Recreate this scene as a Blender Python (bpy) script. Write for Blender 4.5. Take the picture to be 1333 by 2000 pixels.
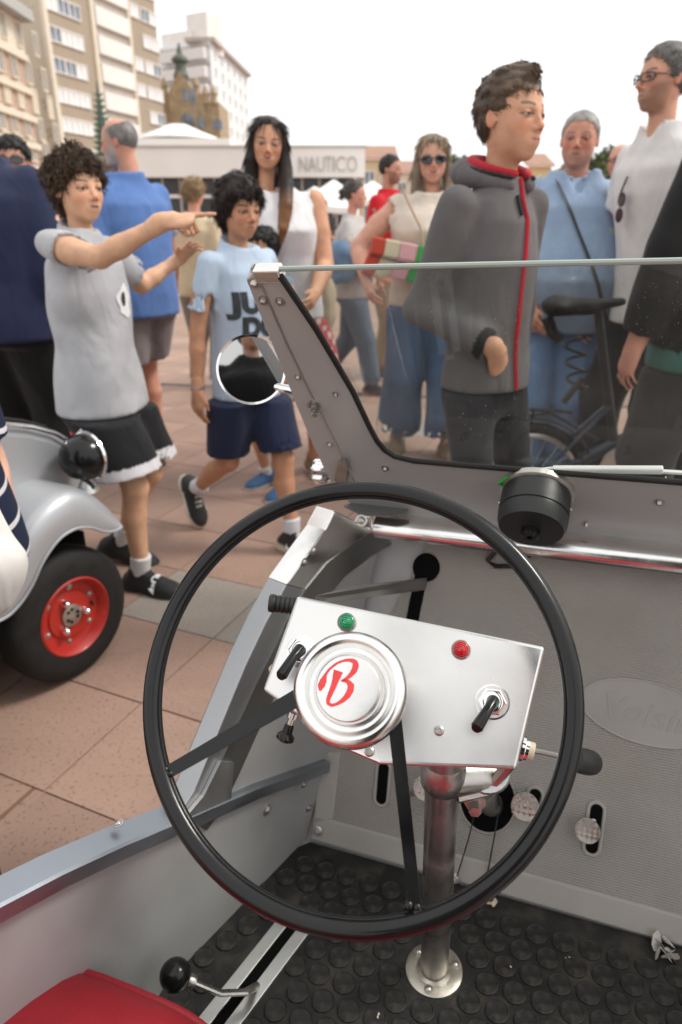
import bpy, math, random
import numpy as np
from mathutils import Matrix, Vector

# ------------------------------------------------------------------ scene
for o in list(bpy.data.objects):
    bpy.data.objects.remove(o)
SC = bpy.context.scene
COL = SC.collection
random.seed(7)
RNG = np.random.default_rng(7)

# ------------------------------------------------------------------ camera
CAM_H = 1.2
FPX = 1350.0                       # focal length in pixels of the 1333 x 2000 photograph
PITCH = math.atan(560 / FPX)
cam_d = bpy.data.cameras.new('camera')
cam = bpy.data.objects.new('camera', cam_d)
COL.objects.link(cam)
cam.location = (0, 0, CAM_H)
cam.rotation_euler = (math.pi / 2 - PITCH, 0, 0)
cam_d.sensor_fit = 'VERTICAL'
cam_d.sensor_height = 36.0
cam_d.sensor_width = 24.0
cam_d.lens = 36.0 * FPX / 2000.0
cam_d.clip_start = 0.02
cam_d.clip_end = 2000
cam_d.dof.use_dof = True
cam_d.dof.focus_distance = 0.72
cam_d.dof.aperture_fstop = 5.6
SC.camera = cam

# ------------------------------------------------------------------ sky (bright overcast) and sun
SUN_EL, SUN_AZ = math.radians(50), math.radians(84)     # azimuth from +Y towards +X
w = bpy.data.worlds.new('World')
SC.world = w
w.use_nodes = True
nt = w.node_tree
nt.nodes.clear()
out = nt.nodes.new('ShaderNodeOutputWorld')
bg = nt.nodes.new('ShaderNodeBackground')
sky = nt.nodes.new('ShaderNodeTexSky')
sky.sky_type = 'NISHITA'
sky.sun_disc = False
sky.sun_elevation = SUN_EL
sky.sun_rotation = SUN_AZ
sky.dust_density = 6.0
sky.air_density = 1.2
hs = nt.nodes.new('ShaderNodeHueSaturation')
hs.inputs['Saturation'].default_value = 0.12
nt.links.new(sky.outputs[0], hs.inputs['Color'])
cl = nt.nodes.new('ShaderNodeMix')              # an even cloud layer in front of the sky
cl.data_type = 'RGBA'
cl.inputs[0].default_value = 0.9
cl.inputs[7].default_value = (6.0, 6.03, 6.06, 1)
nt.links.new(hs.outputs[0], cl.inputs[6])
nt.links.new(cl.outputs[2], bg.inputs['Color'])
bg.inputs['Strength'].default_value = 0.15
nt.links.new(bg.outputs[0], out.inputs['Surface'])
sun_d = bpy.data.lights.new('sun', 'SUN')
sun_d.energy = 1.5
sun_d.angle = math.radians(14)
sun_d.color = (1.0, 0.95, 0.88)
sun = bpy.data.objects.new('sun', sun_d)
COL.objects.link(sun)
sdir = Vector((math.sin(SUN_AZ) * math.cos(SUN_EL), math.cos(SUN_AZ) * math.cos(SUN_EL), math.sin(SUN_EL)))
sun.rotation_euler = sdir.to_track_quat('Z', 'Y').to_euler()
sun.location = (0, 0, 30)

SC.view_settings.view_transform = 'Standard'
SC.view_settings.look = 'None'
SC.view_settings.gamma = 1.0
SC.view_settings.exposure = 0.55
SC.render.resolution_x = 682
SC.render.resolution_y = 1024

# ------------------------------------------------------------------ geometry helpers
CP, SP = math.cos(PITCH), math.sin(PITCH)
EYE = np.array([0, 0, CAM_H])
def V(*a): return np.array(a, float)
def unit(v):
    v = np.asarray(v, float)
    return v / np.linalg.norm(v)
def ray(px, py):
    u = (px - 666.5) / FPX; v = (py - 1000) / FPX
    return np.array([u, CP - v * SP, -(SP + v * CP)])
def hit(px, py, p0, n):
    """where the sight line of a photo point meets a plane of the place"""
    r = ray(px, py)
    t = np.dot(np.asarray(p0) - EYE, n) / np.dot(r, n)
    return EYE + r * t
def at(px, py, Y): return hit(px, py, (0, Y, 0), (0, 1, 0))
def ground(px, py, z=0.0): return hit(px, py, (0, 0, z), (0, 0, 1))

class MB:
    """collects pieces into one mesh"""
    def __init__(s): s.v = []; s.f = []
    def add(s, v, f):
        n = len(s.v)
        s.v += [tuple(map(float, p)) for p in v]
        s.f += [tuple(i + n for i in q) for q in f]
        return s
    def box(s, c, ax, hs):
        c = np.asarray(c, float); ax = [np.asarray(a, float) for a in ax]
        v = [c + ax[0] * hs[0] * i + ax[1] * hs[1] * j + ax[2] * hs[2] * k for i in (-1, 1) for j in (-1, 1) for k in (-1, 1)]
        f = [(0, 1, 3, 2), (4, 6, 7, 5), (0, 4, 5, 1), (2, 3, 7, 6), (0, 2, 6, 4), (1, 5, 7, 3)]
        return s.add(v, f)
    def abox(s, lo, hi):
        lo = np.asarray(lo, float); hi = np.asarray(hi, float)
        return s.box((lo + hi) / 2, np.eye(3), (hi - lo) / 2)
    def prism(s, pts, off):
        """polygon (3D points in a plane) pushed along off"""
        pts = [np.asarray(p, float) for p in pts]; off = np.asarray(off, float); n = len(pts)
        v = pts + [p + off for p in pts]
        f = [tuple(range(n))[::-1], tuple(range(n, 2 * n))] + [(i, (i + 1) % n, n + (i + 1) % n, n + i) for i in range(n)]
        return s.add(v, f)
    def tube(s, pts, r, seg=10, caps=True, closed=False, flat=None):
        pts = np.asarray(pts, float); n = len(pts)
        r = np.broadcast_to(np.asarray(r, float), (n,))
        if closed: tan = np.roll(pts, -1, 0) - np.roll(pts, 1, 0)
        else: tan = np.gradient(pts, axis=0)
        tan /= np.linalg.norm(tan, axis=1)[:, None] + 1e-12
        ref = np.array([0, 0, 1.]) if abs(tan[0][2]) < .9 else np.array([1., 0, 0])
        u = unit(np.cross(tan[0], ref)); v = []
        a = np.linspace(0, 2 * np.pi, seg, endpoint=False)
        for i in range(n):
            u = u - tan[i] * np.dot(u, tan[i]); u = unit(u); b = np.cross(tan[i], u)
            ku, kb = (1, 1) if flat is None else flat
            v.append(pts[i] + r[i] * (ku * np.outer(np.cos(a), u) + kb * np.outer(np.sin(a), b)))
        v = np.concatenate(v); f = []
        for i in range(n if closed else n - 1):
            j = (i + 1) % n
            for k in range(seg):
                l = (k + 1) % seg
                f.append((i * seg + k, i * seg + l, j * seg + l, j * seg + k))
        if caps and not closed:
            f.append(tuple(range(seg))[::-1]); f.append(tuple((n - 1) * seg + k for k in range(seg)))
        return s.add(v, f)
    def cyl(s, a, b, r, r2=None, seg=16): return s.tube([a, b], [r, r if r2 is None else r2], seg)
    def lathe(s, prof, o, ax, seg=32, ref=None, caps=True):
        """profile of (radius, height) turned about ax through o"""
        ax = unit(ax); o = np.asarray(o, float)
        if ref is None: ref = np.array([0, 0, 1.]) if abs(ax[2]) < .9 else np.array([1., 0, 0])
        u = unit(np.cross(ax, ref)); b = np.cross(ax, u)
        a = np.linspace(0, 2 * np.pi, seg, endpoint=False)
        v = []; f = []; n = len(prof)
        for r, h in prof: v += list(o + ax * h + max(r, 1e-5) * (np.outer(np.cos(a), u) + np.outer(np.sin(a), b)))
        for i in range(n - 1):
            for k in range(seg):
                l = (k + 1) % seg
                f.append((i * seg + k, i * seg + l, (i + 1) * seg + l, (i + 1) * seg + k))
        if caps: f.append(tuple(range(seg))[::-1]); f.append(tuple((n - 1) * seg + k for k in range(seg)))
        return s.add(v, f)
    def grid(s, P):
        """sheet from an (m, n, 3) array of points"""
        P = np.asarray(P, float); m, n = P.shape[:2]
        return s.add(P.reshape(-1, 3), [(i * n + j, i * n + j + 1, (i + 1) * n + j + 1, (i + 1) * n + j) for i in range(m - 1) for j in range(n - 1)])
    def sphere(s, c, r, R=None, nu=20, nv=12):
        r = np.broadcast_to(np.asarray(r, float), (3,)); v = []; f = []
        for i in range(nv + 1):
            t = math.pi * i / nv
            for j in range(nu):
                p = 2 * math.pi * j / nu
                q = np.array([math.sin(t) * math.cos(p) * r[0], math.sin(t) * math.sin(p) * r[1], math.cos(t) * r[2]])
                v.append(np.asarray(c) + (q if R is None else R @ q))
        for i in range(nv):
            for j in range(nu):
                k = (j + 1) % nu
                f.append((i * nu + j, (i + 1) * nu + j, (i + 1) * nu + k, i * nu + k))
        return s.add(v, f)
    def mesh(s, name, smooth=35):
        me = bpy.data.meshes.new(name)
        me.from_pydata(s.v, [], s.f)
        me.validate()
        if smooth:
            me.shade_smooth(); me.set_sharp_from_angle(angle=math.radians(smooth))
        return me
    def build(s, name, m, parent=None, smooth=35, bevel=0, seg=2):
        o = bpy.data.objects.new(name, s.mesh(name, smooth))
        o.data.materials.append(m)
        COL.objects.link(o)
        if parent is not None: attach(o, parent)
        if bevel:
            b = o.modifiers.new('bevel', 'BEVEL'); b.width = bevel; b.segments = seg; b.limit_method = 'ANGLE'; b.angle_limit = math.radians(40)
        return o

WORLD_M = {}
def world_m(o): return WORLD_M.get(o.name, Matrix.Identity(4))
def attach(o, parent):
    """child whose mesh is in world coordinates"""
    o.parent = parent
    o.matrix_parent_inverse = world_m(parent).inverted()
def empty(name, loc, rz=0.0):
    o = bpy.data.objects.new(name, None)
    o.empty_display_size = .1
    COL.objects.link(o)
    o.location = tuple(map(float, loc)); o.rotation_euler = (0, 0, rz)
    WORLD_M[o.name] = Matrix.Translation(Vector(o.location)) @ Matrix.Rotation(rz, 4, 'Z')
    return o
def tag(o, label, cat, group=None):
    o['label'] = label; o['category'] = cat
    if group: o['group'] = group
    return o
def structure(o): o['kind'] = 'structure'; return o
def place(name, me, M4, parent, m=None):
    """one more object sharing the mesh me, at the world matrix M4"""
    o = bpy.data.objects.new(name, me)
    COL.objects.link(o)
    if parent is not None:
        o.parent = parent
        o.matrix_parent_inverse = world_m(parent).inverted()
    o.matrix_basis = M4
    return o
def frame(o, x, y, z):
    M = Matrix.Identity(4)
    for i in range(3): M[i][0] = x[i]; M[i][1] = y[i]; M[i][2] = z[i]; M[i][3] = o[i]
    return M

# ------------------------------------------------------------------ materials
def mat(name, col=(.5, .5, .5), rough=.5, metal=0, var=.12, scale=9, bump=0, bscale=120, coat=0, attr=False, rvar=.1, spec=.5, stretch=None, sheen=0, dirt=None, sub=0, wr=0):
    m = bpy.data.materials.new(name); m.use_nodes = True
    t = m.node_tree; N = t.nodes; L = t.links
    p = N['Principled BSDF']
    tc = N.new('ShaderNodeTexCoord'); vec = tc.outputs['Object']
    if stretch:
        mp = N.new('ShaderNodeMapping'); mp.inputs['Scale'].default_value = stretch
        L.new(vec, mp.inputs['Vector']); vec = mp.outputs[0]
    nz = N.new('ShaderNodeTexNoise'); nz.inputs['Scale'].default_value = scale; nz.inputs['Detail'].default_value = 6
    L.new(vec, nz.inputs['Vector'])
    if attr:
        a = N.new('ShaderNodeVertexColor'); a.layer_name = 'Col'; base = a.outputs['Color']
    else:
        rgb = N.new('ShaderNodeRGB'); rgb.outputs[0].default_value = (*col, 1); base = rgb.outputs[0]
    mr = N.new('ShaderNodeMapRange'); mr.inputs[1].default_value = .3; mr.inputs[2].default_value = .7
    mr.inputs[3].default_value = 1 - var; mr.inputs[4].default_value = 1 + var
    L.new(nz.outputs['Fac'], mr.inputs[0])
    mx = N.new('ShaderNodeVectorMath'); mx.operation = 'SCALE'
    L.new(base, mx.inputs[0]); L.new(mr.outputs[0], mx.inputs['Scale'])
    colout = mx.outputs[0]
    if dirt:
        dc, amt, dsc = dirt
        n2 = N.new('ShaderNodeTexNoise'); n2.inputs['Scale'].default_value = dsc; n2.inputs['Detail'].default_value = 8
        L.new(vec, n2.inputs['Vector'])
        r2 = N.new('ShaderNodeMapRange'); r2.inputs[1].default_value = .5; r2.inputs[2].default_value = .75; r2.inputs[3].default_value = 0; r2.inputs[4].default_value = amt
        L.new(n2.outputs['Fac'], r2.inputs[0])
        mm = N.new('ShaderNodeMix'); mm.data_type = 'RGBA'
        L.new(r2.outputs[0], mm.inputs[0]); L.new(colout, mm.inputs[6]); mm.inputs[7].default_value = (*dc, 1)
        colout = mm.outputs[2]
    L.new(colout, p.inputs['Base Color'])
    rr = N.new('ShaderNodeMapRange'); rr.inputs[1].default_value = .3; rr.inputs[2].default_value = .7
    rr.inputs[3].default_value = max(.02, rough - rvar); rr.inputs[4].default_value = min(1, rough + rvar)
    L.new(nz.outputs['Fac'], rr.inputs[0]); L.new(rr.outputs[0], p.inputs['Roughness'])
    p.inputs['Metallic'].default_value = metal
    p.inputs['Specular IOR Level'].default_value = spec
    p.inputs['Coat Weight'].default_value = coat
    p.inputs['Coat Roughness'].default_value = .08
    if sheen: p.inputs['Sheen Weight'].default_value = sheen
    if sub:
        p.inputs['Subsurface Weight'].default_value = sub; p.inputs['Subsurface Radius'].default_value = (.012, .005, .003); p.inputs['Subsurface Scale'].default_value = .6
    if bump:
        b = N.new('ShaderNodeTexNoise'); b.inputs['Scale'].default_value = bscale; b.inputs['Detail'].default_value = 5
        L.new(vec, b.inputs['Vector'])
        bn = N.new('ShaderNodeBump'); bn.inputs['Strength'].default_value = bump; bn.inputs['Distance'].default_value = .01
        L.new(b.outputs['Fac'], bn.inputs['Height']); L.new(bn.outputs[0], p.inputs['Normal'])
        if wr:      # soft creases of worn cloth
            mp2 = N.new('ShaderNodeMapping'); mp2.inputs['Scale'].default_value = (1, 1, .45); mp2.inputs['Rotation'].default_value = (.3, .5, 0); L.new(tc.outputs['Object'], mp2.inputs['Vector'])
            w2 = N.new('ShaderNodeTexNoise'); w2.inputs['Scale'].default_value = 9; w2.inputs['Detail'].default_value = 2; w2.inputs['Distortion'].default_value = 1.2; L.new(mp2.outputs[0], w2.inputs['Vector'])
            b2 = N.new('ShaderNodeBump'); b2.inputs['Strength'].default_value = wr; b2.inputs['Distance'].default_value = .03; L.new(w2.outputs['Fac'], b2.inputs['Height']); L.new(b2.outputs[0], bn.inputs['Normal'])
    return m
M = {}
M['skin'] = mat('skin', rough=.55, var=.13, scale=24, attr=True, bump=.10, bscale=240, spec=.35, sub=.05)
M['cloth'] = mat('woven_cloth', rough=.85, var=.07, scale=14, attr=True, bump=.12, bscale=420, spec=.2, sheen=.1, wr=.42)
M['denim'] = mat('denim', rough=.85, var=.22, scale=7, attr=True, bump=.2, bscale=500, spec=.2, stretch=(1, 1, .35), wr=.45)
M['hair'] = mat('hair', rough=.5, var=.3, scale=60, attr=True, bump=.3, bscale=200, spec=.35, stretch=(1, 1, .3))
M['shoe'] = mat('shoe_fabric', rough=.7, var=.1, scale=40, attr=True, bump=.15, bscale=300)
M['alu'] = mat('brushed_aluminium', (.72, .72, .71), .38, 1, var=.06, scale=6, bump=.03, bscale=260, stretch=(1, 8, 1), rvar=.08)
M['alu_bright'] = mat('polished_aluminium', (.84, .83, .81), .2, 1, var=.06, scale=12, rvar=.1, bump=.015, bscale=90, dirt=((.5, .48, .45), .4, 14))
M['panel'] = mat('satin_panel_metal', (.80, .79, .77), .3, 1, var=.07, scale=7, rvar=.14, bump=.02, bscale=700, stretch=(1, 1, 1), dirt=((.42, .40, .37), .55, 5))
M['grey_paint'] = mat('grey_body_paint', (.385, .385, .38), .48, .15, var=.08, scale=5, bump=.03, bscale=180, dirt=((.2, .19, .18), .35, 9))
M['frame_grey'] = mat('windscreen_frame_grey', (.45, .45, .445), .48, .25, var=.06, scale=4, bump=.015, bscale=300)
M['silver_paint'] = mat('silver_car_paint', (.44, .45, .465), .4, .4, var=.05, scale=5, coat=.12, rvar=.05)
M['blk_gloss'] = mat('black_gloss_plastic', (.008, .008, .008), .22, 0, var=.2, scale=20, coat=.12, bump=.012, bscale=60, rvar=.08, spec=.32)
M['blk'] = mat('black_plastic', (.02, .02, .02), .42, 0, var=.2, scale=20, bump=.03)
M['blk_mat'] = mat('matt_black_and_hole_shade', (.004, .004, .004), .9, 0, var=.1, spec=.1)  # matt black parts, and flat patches standing in for the dark of holes
M['rubber'] = mat('black_rubber', (.018, .017, .016), .7, 0, var=.3, scale=30, bump=.1, bscale=200, spec=.3)
M['chrome'] = mat('chrome', (.9, .9, .9), .08, 1, var=.02, rvar=.04)
M['steel'] = mat('worn_steel', (.5, .47, .44), .35, 1, var=.2, scale=18, bump=.05, bscale=150, rvar=.15)
M['red_wheel'] = mat('red_wheel_paint', (.44, .022, .013), .38, 0, var=.08, scale=15, coat=.2)
M['red_vinyl'] = mat('red_vinyl', (.34, .010, .020), .45, 0, var=.08, scale=20, bump=.1, bscale=260, coat=.05)
M['red_ink'] = mat('red_emblem_paint', (.72, .05, .05), .4, 0, var=.1, scale=150)
M['white_paint'] = mat('white_paint', (.8, .8, .78), .45, 0, var=.05)
M['black_ink'] = mat('black_print', (.03, .035, .04), .7, 0, var=.35, scale=60)
M['white_ink'] = mat('white_print', (.8, .8, .8), .6, 0, var=.05)
# ================================================================== GROUND
def tile_material(name, a, b, grid=None):
    m = bpy.data.materials.new(name); m.use_nodes = True
    t = m.node_tree; N = t.nodes; L = t.links; p = N['Principled BSDF']
    tc = N.new('ShaderNodeTexCoord'); oi = N.new('ShaderNodeObjectInfo')
    geo = N.new('ShaderNodeNewGeometry'); vec = geo.outputs['Position']
    n1 = N.new('ShaderNodeTexNoise'); n1.inputs['Scale'].default_value = 9; n1.inputs['Detail'].default_value = 8
    L.new(vec, n1.inputs['Vector'])
    mx = N.new('ShaderNodeMix'); mx.data_type = 'RGBA'; mx.inputs[6].default_value = (*a, 1); mx.inputs[7].default_value = (*b, 1)
    L.new(n1.outputs['Fac'], mx.inputs[0])
    vo = N.new('ShaderNodeTexNoise'); vo.inputs['Scale'].default_value = 110; vo.inputs['Detail'].default_value = 3
    L.new(vec, vo.inputs['Vector'])
    r = N.new('ShaderNodeMapRange'); r.inputs[1].default_value = .56; r.inputs[2].default_value = .68; r.inputs[3].default_value = 1; r.inputs[4].default_value = .66
    L.new(vo.outputs['Fac'], r.inputs[0])
    rv = N.new('ShaderNodeMapRange'); rv.inputs[3].default_value = .88; rv.inputs[4].default_value = 1.1
    L.new(oi.outputs['Random'], rv.inputs[0])
    n3 = N.new('ShaderNodeTexNoise'); n3.inputs['Scale'].default_value = 2.2; n3.inputs['Detail'].default_value = 6
    L.new(vec, n3.inputs['Vector'])
    st = N.new('ShaderNodeMapRange'); st.inputs[1].default_value = .35; st.inputs[2].default_value = .65; st.inputs[3].default_value = .84; st.inputs[4].default_value = 1.06
    L.new(n3.outputs['Fac'], st.inputs[0])
    k = N.new('ShaderNodeMath'); k.operation = 'MULTIPLY'; L.new(r.outputs[0], k.inputs[0]); L.new(rv.outputs[0], k.inputs[1])
    k2 = N.new('ShaderNodeMath'); k2.operation = 'MULTIPLY'; L.new(k.outputs[0], k2.inputs[0]); L.new(st.outputs[0], k2.inputs[1])
    sc = N.new('ShaderNodeVectorMath'); sc.operation = 'SCALE'
    L.new(mx.outputs[2], sc.inputs[0]); L.new(k2.outputs[0], sc.inputs['Scale'])
    colout = sc.outputs[0]
    if grid:   # joints drawn by the material only where single slabs are too far to tell apart
        ang, pu, pv, jc = grid
        mp = N.new('ShaderNodeMapping'); mp.inputs['Rotation'].default_value = (0, 0, -ang); L.new(vec, mp.inputs['Vector'])
        br = N.new('ShaderNodeTexBrick'); br.offset = 0; br.inputs['Scale'].default_value = 1; br.inputs['Mortar Size'].default_value = .006
        br.inputs['Brick Width'].default_value = pu; br.inputs['Row Height'].default_value = pv
        br.inputs['Color1'].default_value = (1, 1, 1, 1); br.inputs['Color2'].default_value = (.9, .9, .9, 1); br.inputs['Mortar'].default_value = (*jc, 1)
        L.new(mp.outputs[0], br.inputs['Vector'])
        mu = N.new('ShaderNodeVectorMath'); mu.operation = 'MULTIPLY'; L.new(colout, mu.inputs[0]); L.new(br.outputs['Color'], mu.inputs[1]); colout = mu.outputs[0]
    L.new(colout, p.inputs['Base Color'])
    p.inputs['Roughness'].default_value = .72
    bn = N.new('ShaderNodeBump'); bn.inputs['Strength'].default_value = .25; bn.inputs['Distance'].default_value = .004
    L.new(r.outputs[0], bn.inputs['Height']); L.new(bn.outputs[0], p.inputs['Normal'])
    return m
TA = math.radians(66.2)
E1 = np.array([math.cos(TA), math.sin(TA), 0]); E2 = np.array([math.sin(TA), -math.cos(TA), 0])
PU, PV = .347, .383
T0 = ground(277, 1373)
M['tile'] = tile_material('pink_stone_paving', (.39, .252, .192), (.32, .205, .155))
M['tile_grey'] = tile_material('grey_stone_paving', (.33, .285, .24), (.28, .24, .205))
M['far_paving'] = tile_material('far_paving', (.37, .24, .178), (.315, .203, .15), (-math.radians(90 - 66.2), PV, PU, (.55, .45, .42)))
g = MB().grid([[(-400, -60, -.005), (400, -60, -.005)], [(-400, 700, -.005), (400, 700, -.005)]]).build('paved_ground', M['far_paving'], None, 0)
structure(g)
tm = MB().abox((-(PU - .005) / 2, -(PV - .005) / 2, -.007), ((PU - .005) / 2, (PV - .005) / 2, 0)).mesh('tile', 0)
tmg = tm.copy(); tm.materials.append(M['tile']); tmg.materials.append(M['tile_grey'])
greys = {(1, 0), (-2, 3), (5, 2), (8, -1), (4, 6), (12, 3), (9, 7)}
cells = []
for i in range(-12, 30):
    for j in range(-16, 16):
        c = T0 + E1 * PU * (i + .5) + E2 * PV * (j + .5)
        q = c - EYE; d = q[1] * CP - q[2] * SP
        if d < .3: continue
        px = 666.5 + FPX * q[0] / d
        if -150 < px < 1480 and c[1] > .35 and abs(c[0]) < 4: cells.append((c[1], i, j, c))
cells.sort(key=lambda a: a[0])
for _, i, j, c in cells[:298]:
    grey = (i, j) in {(1, -1)} or (i, j) in greys
    z = RNG.uniform(-.001, 0)
    place('paving_slab', tmg if grey else tm, frame((c[0], c[1], z), E1, -E2, (0, 0, 1)), g)
M['slot'] = mat('dark_drain_metal', (.05, .045, .04), .6, .3)
dA, dB = ground(600, 764), ground(1340, 800)
dd = unit(dB - dA); dn = np.cross((0, 0, 1), dd)
structure(MB().box((dA + dB) / 2 + V(0, 0, -.003), (dd, dn, V(0, 0, 1)), (3.2, .03, .005)).build('drain_channel', M['slot'], None, 0))

# ================================================================== BUILDINGS
M['brick'] = mat('far_brick', (.46, .33, .25), .85, var=.12, scale=2)
M['cream'] = mat('cream_render', (.70, .62, .50), .85, var=.06, scale=1.5)
M['tan'] = mat('tan_render', (.56, .475, .36), .85, var=.05, scale=.5)
M['brown'] = mat('brown_cladding', (.37, .30, .225), .85, var=.06, scale=.7)
M['wht'] = mat('white_render', (.78, .74, .70), .8, var=.04, scale=.6)
M['taupe'] = mat('taupe_window_band', (.45, .40, .35), .7, var=.1, scale=1.0)
M['pane'] = mat('far_window_glass', (.16, .20, .25), .12, 0, var=.5, scale=.9, spec=.8)
M['palepane'] = mat('pale_blind', (.75, .76, .76), .5, 0, var=.12, scale=1)
M['stone'] = mat('old_gold_stone', (.38, .29, .185), .85, var=.25, scale=1.2, bump=.3, bscale=4)
M['copper'] = mat('green_copper', (.10, .12, .10), .6, var=.2)
M['roof_red'] = mat('red_roof_tiles', (.36, .21, .15), .8, var=.15, scale=2)
M['darkglass'] = mat('dark_glazing', (.03, .03, .032), .25, 0, var=.4, scale=.6)
M['canvas'] = mat('white_canvas', (.82, .80, .76), .8, var=.05, scale=2)
M['leaf'] = mat('foliage', (.085, .11, .035), .6, var=.5, scale=2)
M['bark'] = mat('bark', (.12, .09, .06), .9, var=.3, scale=6)
M['greenglass'] = mat('green_bottle_glass', (.02, .15, .075), .2, 0, var=.5, scale=3, coat=.3)

def gpt(px, d): p = at(px, 440, d); return V(p[0], p[1], 0)
def window_meshes(w, h, wf, fm, pm, t=.12):
    a = MB()
    for (x0, x1, z0, z1) in ((-w / 2, w / 2, h / 2 - wf, h / 2), (-w / 2, w / 2, -h / 2, -h / 2 + wf), (-w / 2, -w / 2 + wf, -h / 2 + wf, h / 2 - wf), (w / 2 - wf, w / 2, -h / 2 + wf, h / 2 - wf), (-wf / 2, wf / 2, -h / 2 + wf, h / 2 - wf)):
        a.abox((x0, -t, z0), (x1, .05, z1))
    fme = a.mesh('window', 0); fme.materials.append(fm)
    pme = MB().abox((-w / 2 + wf * .5, -.03, -h / 2 + wf * .5), (w / 2 - wf * .5, .02, h / 2 - wf * .5)).mesh('pane', 0); pme.materials.append(pm)
    return fme, pme
def put_window(ms, c, u, n, parent):
    """u along the wall, n out of it"""
    Mx = frame(c, u, -n, (0, 0, 1))
    f = place('window', ms[0], Mx, parent)
    p = bpy.data.objects.new('pane', ms[1]); COL.objects.link(p); p.parent = f
def facade_frame(p0, p1):
    u = unit(p1 - p0); n = np.cross(u, (0, 0, 1))
    if np.dot(n, -p0) < 0: n = -n
    return u, n

# --- brick and cream block at the far left
p0, p1 = gpt(-75, 63), gpt(97, 82); u, n = facade_frame(p0, p1); Lw = np.linalg.norm(p1 - p0)
b = tag(empty('apartment_building', p0), 'low brick and cream apartment block with overhanging grey cornice', 'building')
def fz(px, py): return hit(px, py, p0, n)
zt = fz(70, 62)[2]; zr = [fz(70, y)[2] for y in (91, 151, 201, 252, 297)]
MB().box((p0 + p1) / 2 - n * 6 + V(0, 0, zt / 2), (u, n, V(0, 0, 1)), (Lw / 2, 6, zt / 2)).build('wall', M['brick'], b, 0)
MB().box((p0 + p1) / 2 - n * 5.3 + V(0, 0, zt + .5), (u, n, V(0, 0, 1)), (Lw / 2 + .6, 6.6, .5)).build('cornice', mat('grey_cornice', (.42, .42, .40), .8), b, 0)
for k in range(5):
    zb = zr[k] - 1.75
    MB().box((p0 + p1) / 2 + n * .12 + V(0, 0, zb), (u, n, V(0, 0, 1)), (Lw / 2 + .1, .25, .28)).build('string_course', M['cream'], b, 0)
MB().box((p0 + p1) / 2 + n * .03 + V(0, 0, zr[0] + .2), (u, n, V(0, 0, 1)), (Lw / 2, .1, 1.7)).build('cream_band', M['cream'], b, 0)
ws = window_meshes(1.35, 2.2, .16, M['cream'], M['pane'])
ws2 = window_meshes(1.5, 2.3, .12, M['cream'], mat('cream_shutter', (.72, .66, .52), .7))
for k in range(5):
    for px in (-22, 12, 40, 70) if k == 0 else (-30, -6, 20, 47, 76):
        q = hit(px - 4 + k * 4, 91, p0, n); q[2] = zr[k] + .1
        put_window(ws2 if k == 2 else ws, q + n * (.16 if k == 0 else .06), u, n, b)

# --- tall tan and brown tower
p0, p1 = gpt(140, 90), gpt(338, 112); u, n = facade_frame(p0, p1); Lw = np.linalg.norm(p1 - p0)
ps = gpt(38, 101); us, ns = facade_frame(ps, p0)
b = tag(empty('tower_block', p0), 'tall tan tower block with brown bands and rows of white windows', 'building')
HT = 42
MB().prism([p0, p1, p1 - n * 14, ps + (p1 - p0) * .2 - n * 12, ps], V(0, 0, HT)).build('wall', M['tan'], b, 0)
def on(px, py=440): return hit(px, py, p0, n)
def along(px): return np.dot(on(px) - p0, u)
def zone(px0, px1, m, t, name, z0=0, z1=HT - .5):
    a0, a1 = along(px0), along(px1)
    MB().box(p0 + u * (a0 + a1) / 2 + n * (t / 2 - .05) + V(0, 0, (z0 + z1) / 2), (u, n, V(0, 0, 1)), ((a1 - a0) / 2, t / 2 + .05, (z1 - z0) / 2)).build(name, m, b, 0)
zone(146, 218, M['brown'], .15, 'brown_panel'); zone(290, 337, M['brown'], .15, 'brown_panel')
zone(138, 145, M['cream'], .35, 'pilaster'); zone(221, 227, M['cream'], .4, 'pilaster'); zone(286, 290, M['cream'], .4, 'pilaster')
zone(228, 286, M['taupe'], .1, 'window_band_wall')
zrow = on(160, 31)[2]
wsm = window_meshes(2.0, 1.55, .12, M['wht'], M['palepane']); wsd = window_meshes(2.0, 1.55, .12, M['wht'], M['pane'])
bandm = MB().box((0, 0, 0), np.eye(3), ((along(286) - along(228)) / 2 - .1, .2, .95)).mesh('balcony_band', 0); bandm.materials.append(M['wht'])
for k in range(-4, 8):
    z = zrow - 2.95 * k
    if z < 2: continue
    for px in (155, 175, 194, 300, 318, 331):
        if px == 300 and k % 3 == 0: continue
        put_window(wsd if random.random() < .25 else wsm, p0 + u * along(px) + n * .2 + V(0, 0, z), u, n, b)
    place('balcony_band', bandm, frame(p0 + u * (along(228) + along(286)) / 2 + n * .3 + V(0, 0, z + .6), u, -n, (0, 0, 1)), b)
    q = p0 + (ps - p0) * .16 + V(0, 0, z - .6)
    put_window(window_meshes(.8, .9, .1, M['cream'], M['pane'] if k == 3 else M['tan']), q + ns * .05, us, ns, b)

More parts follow.
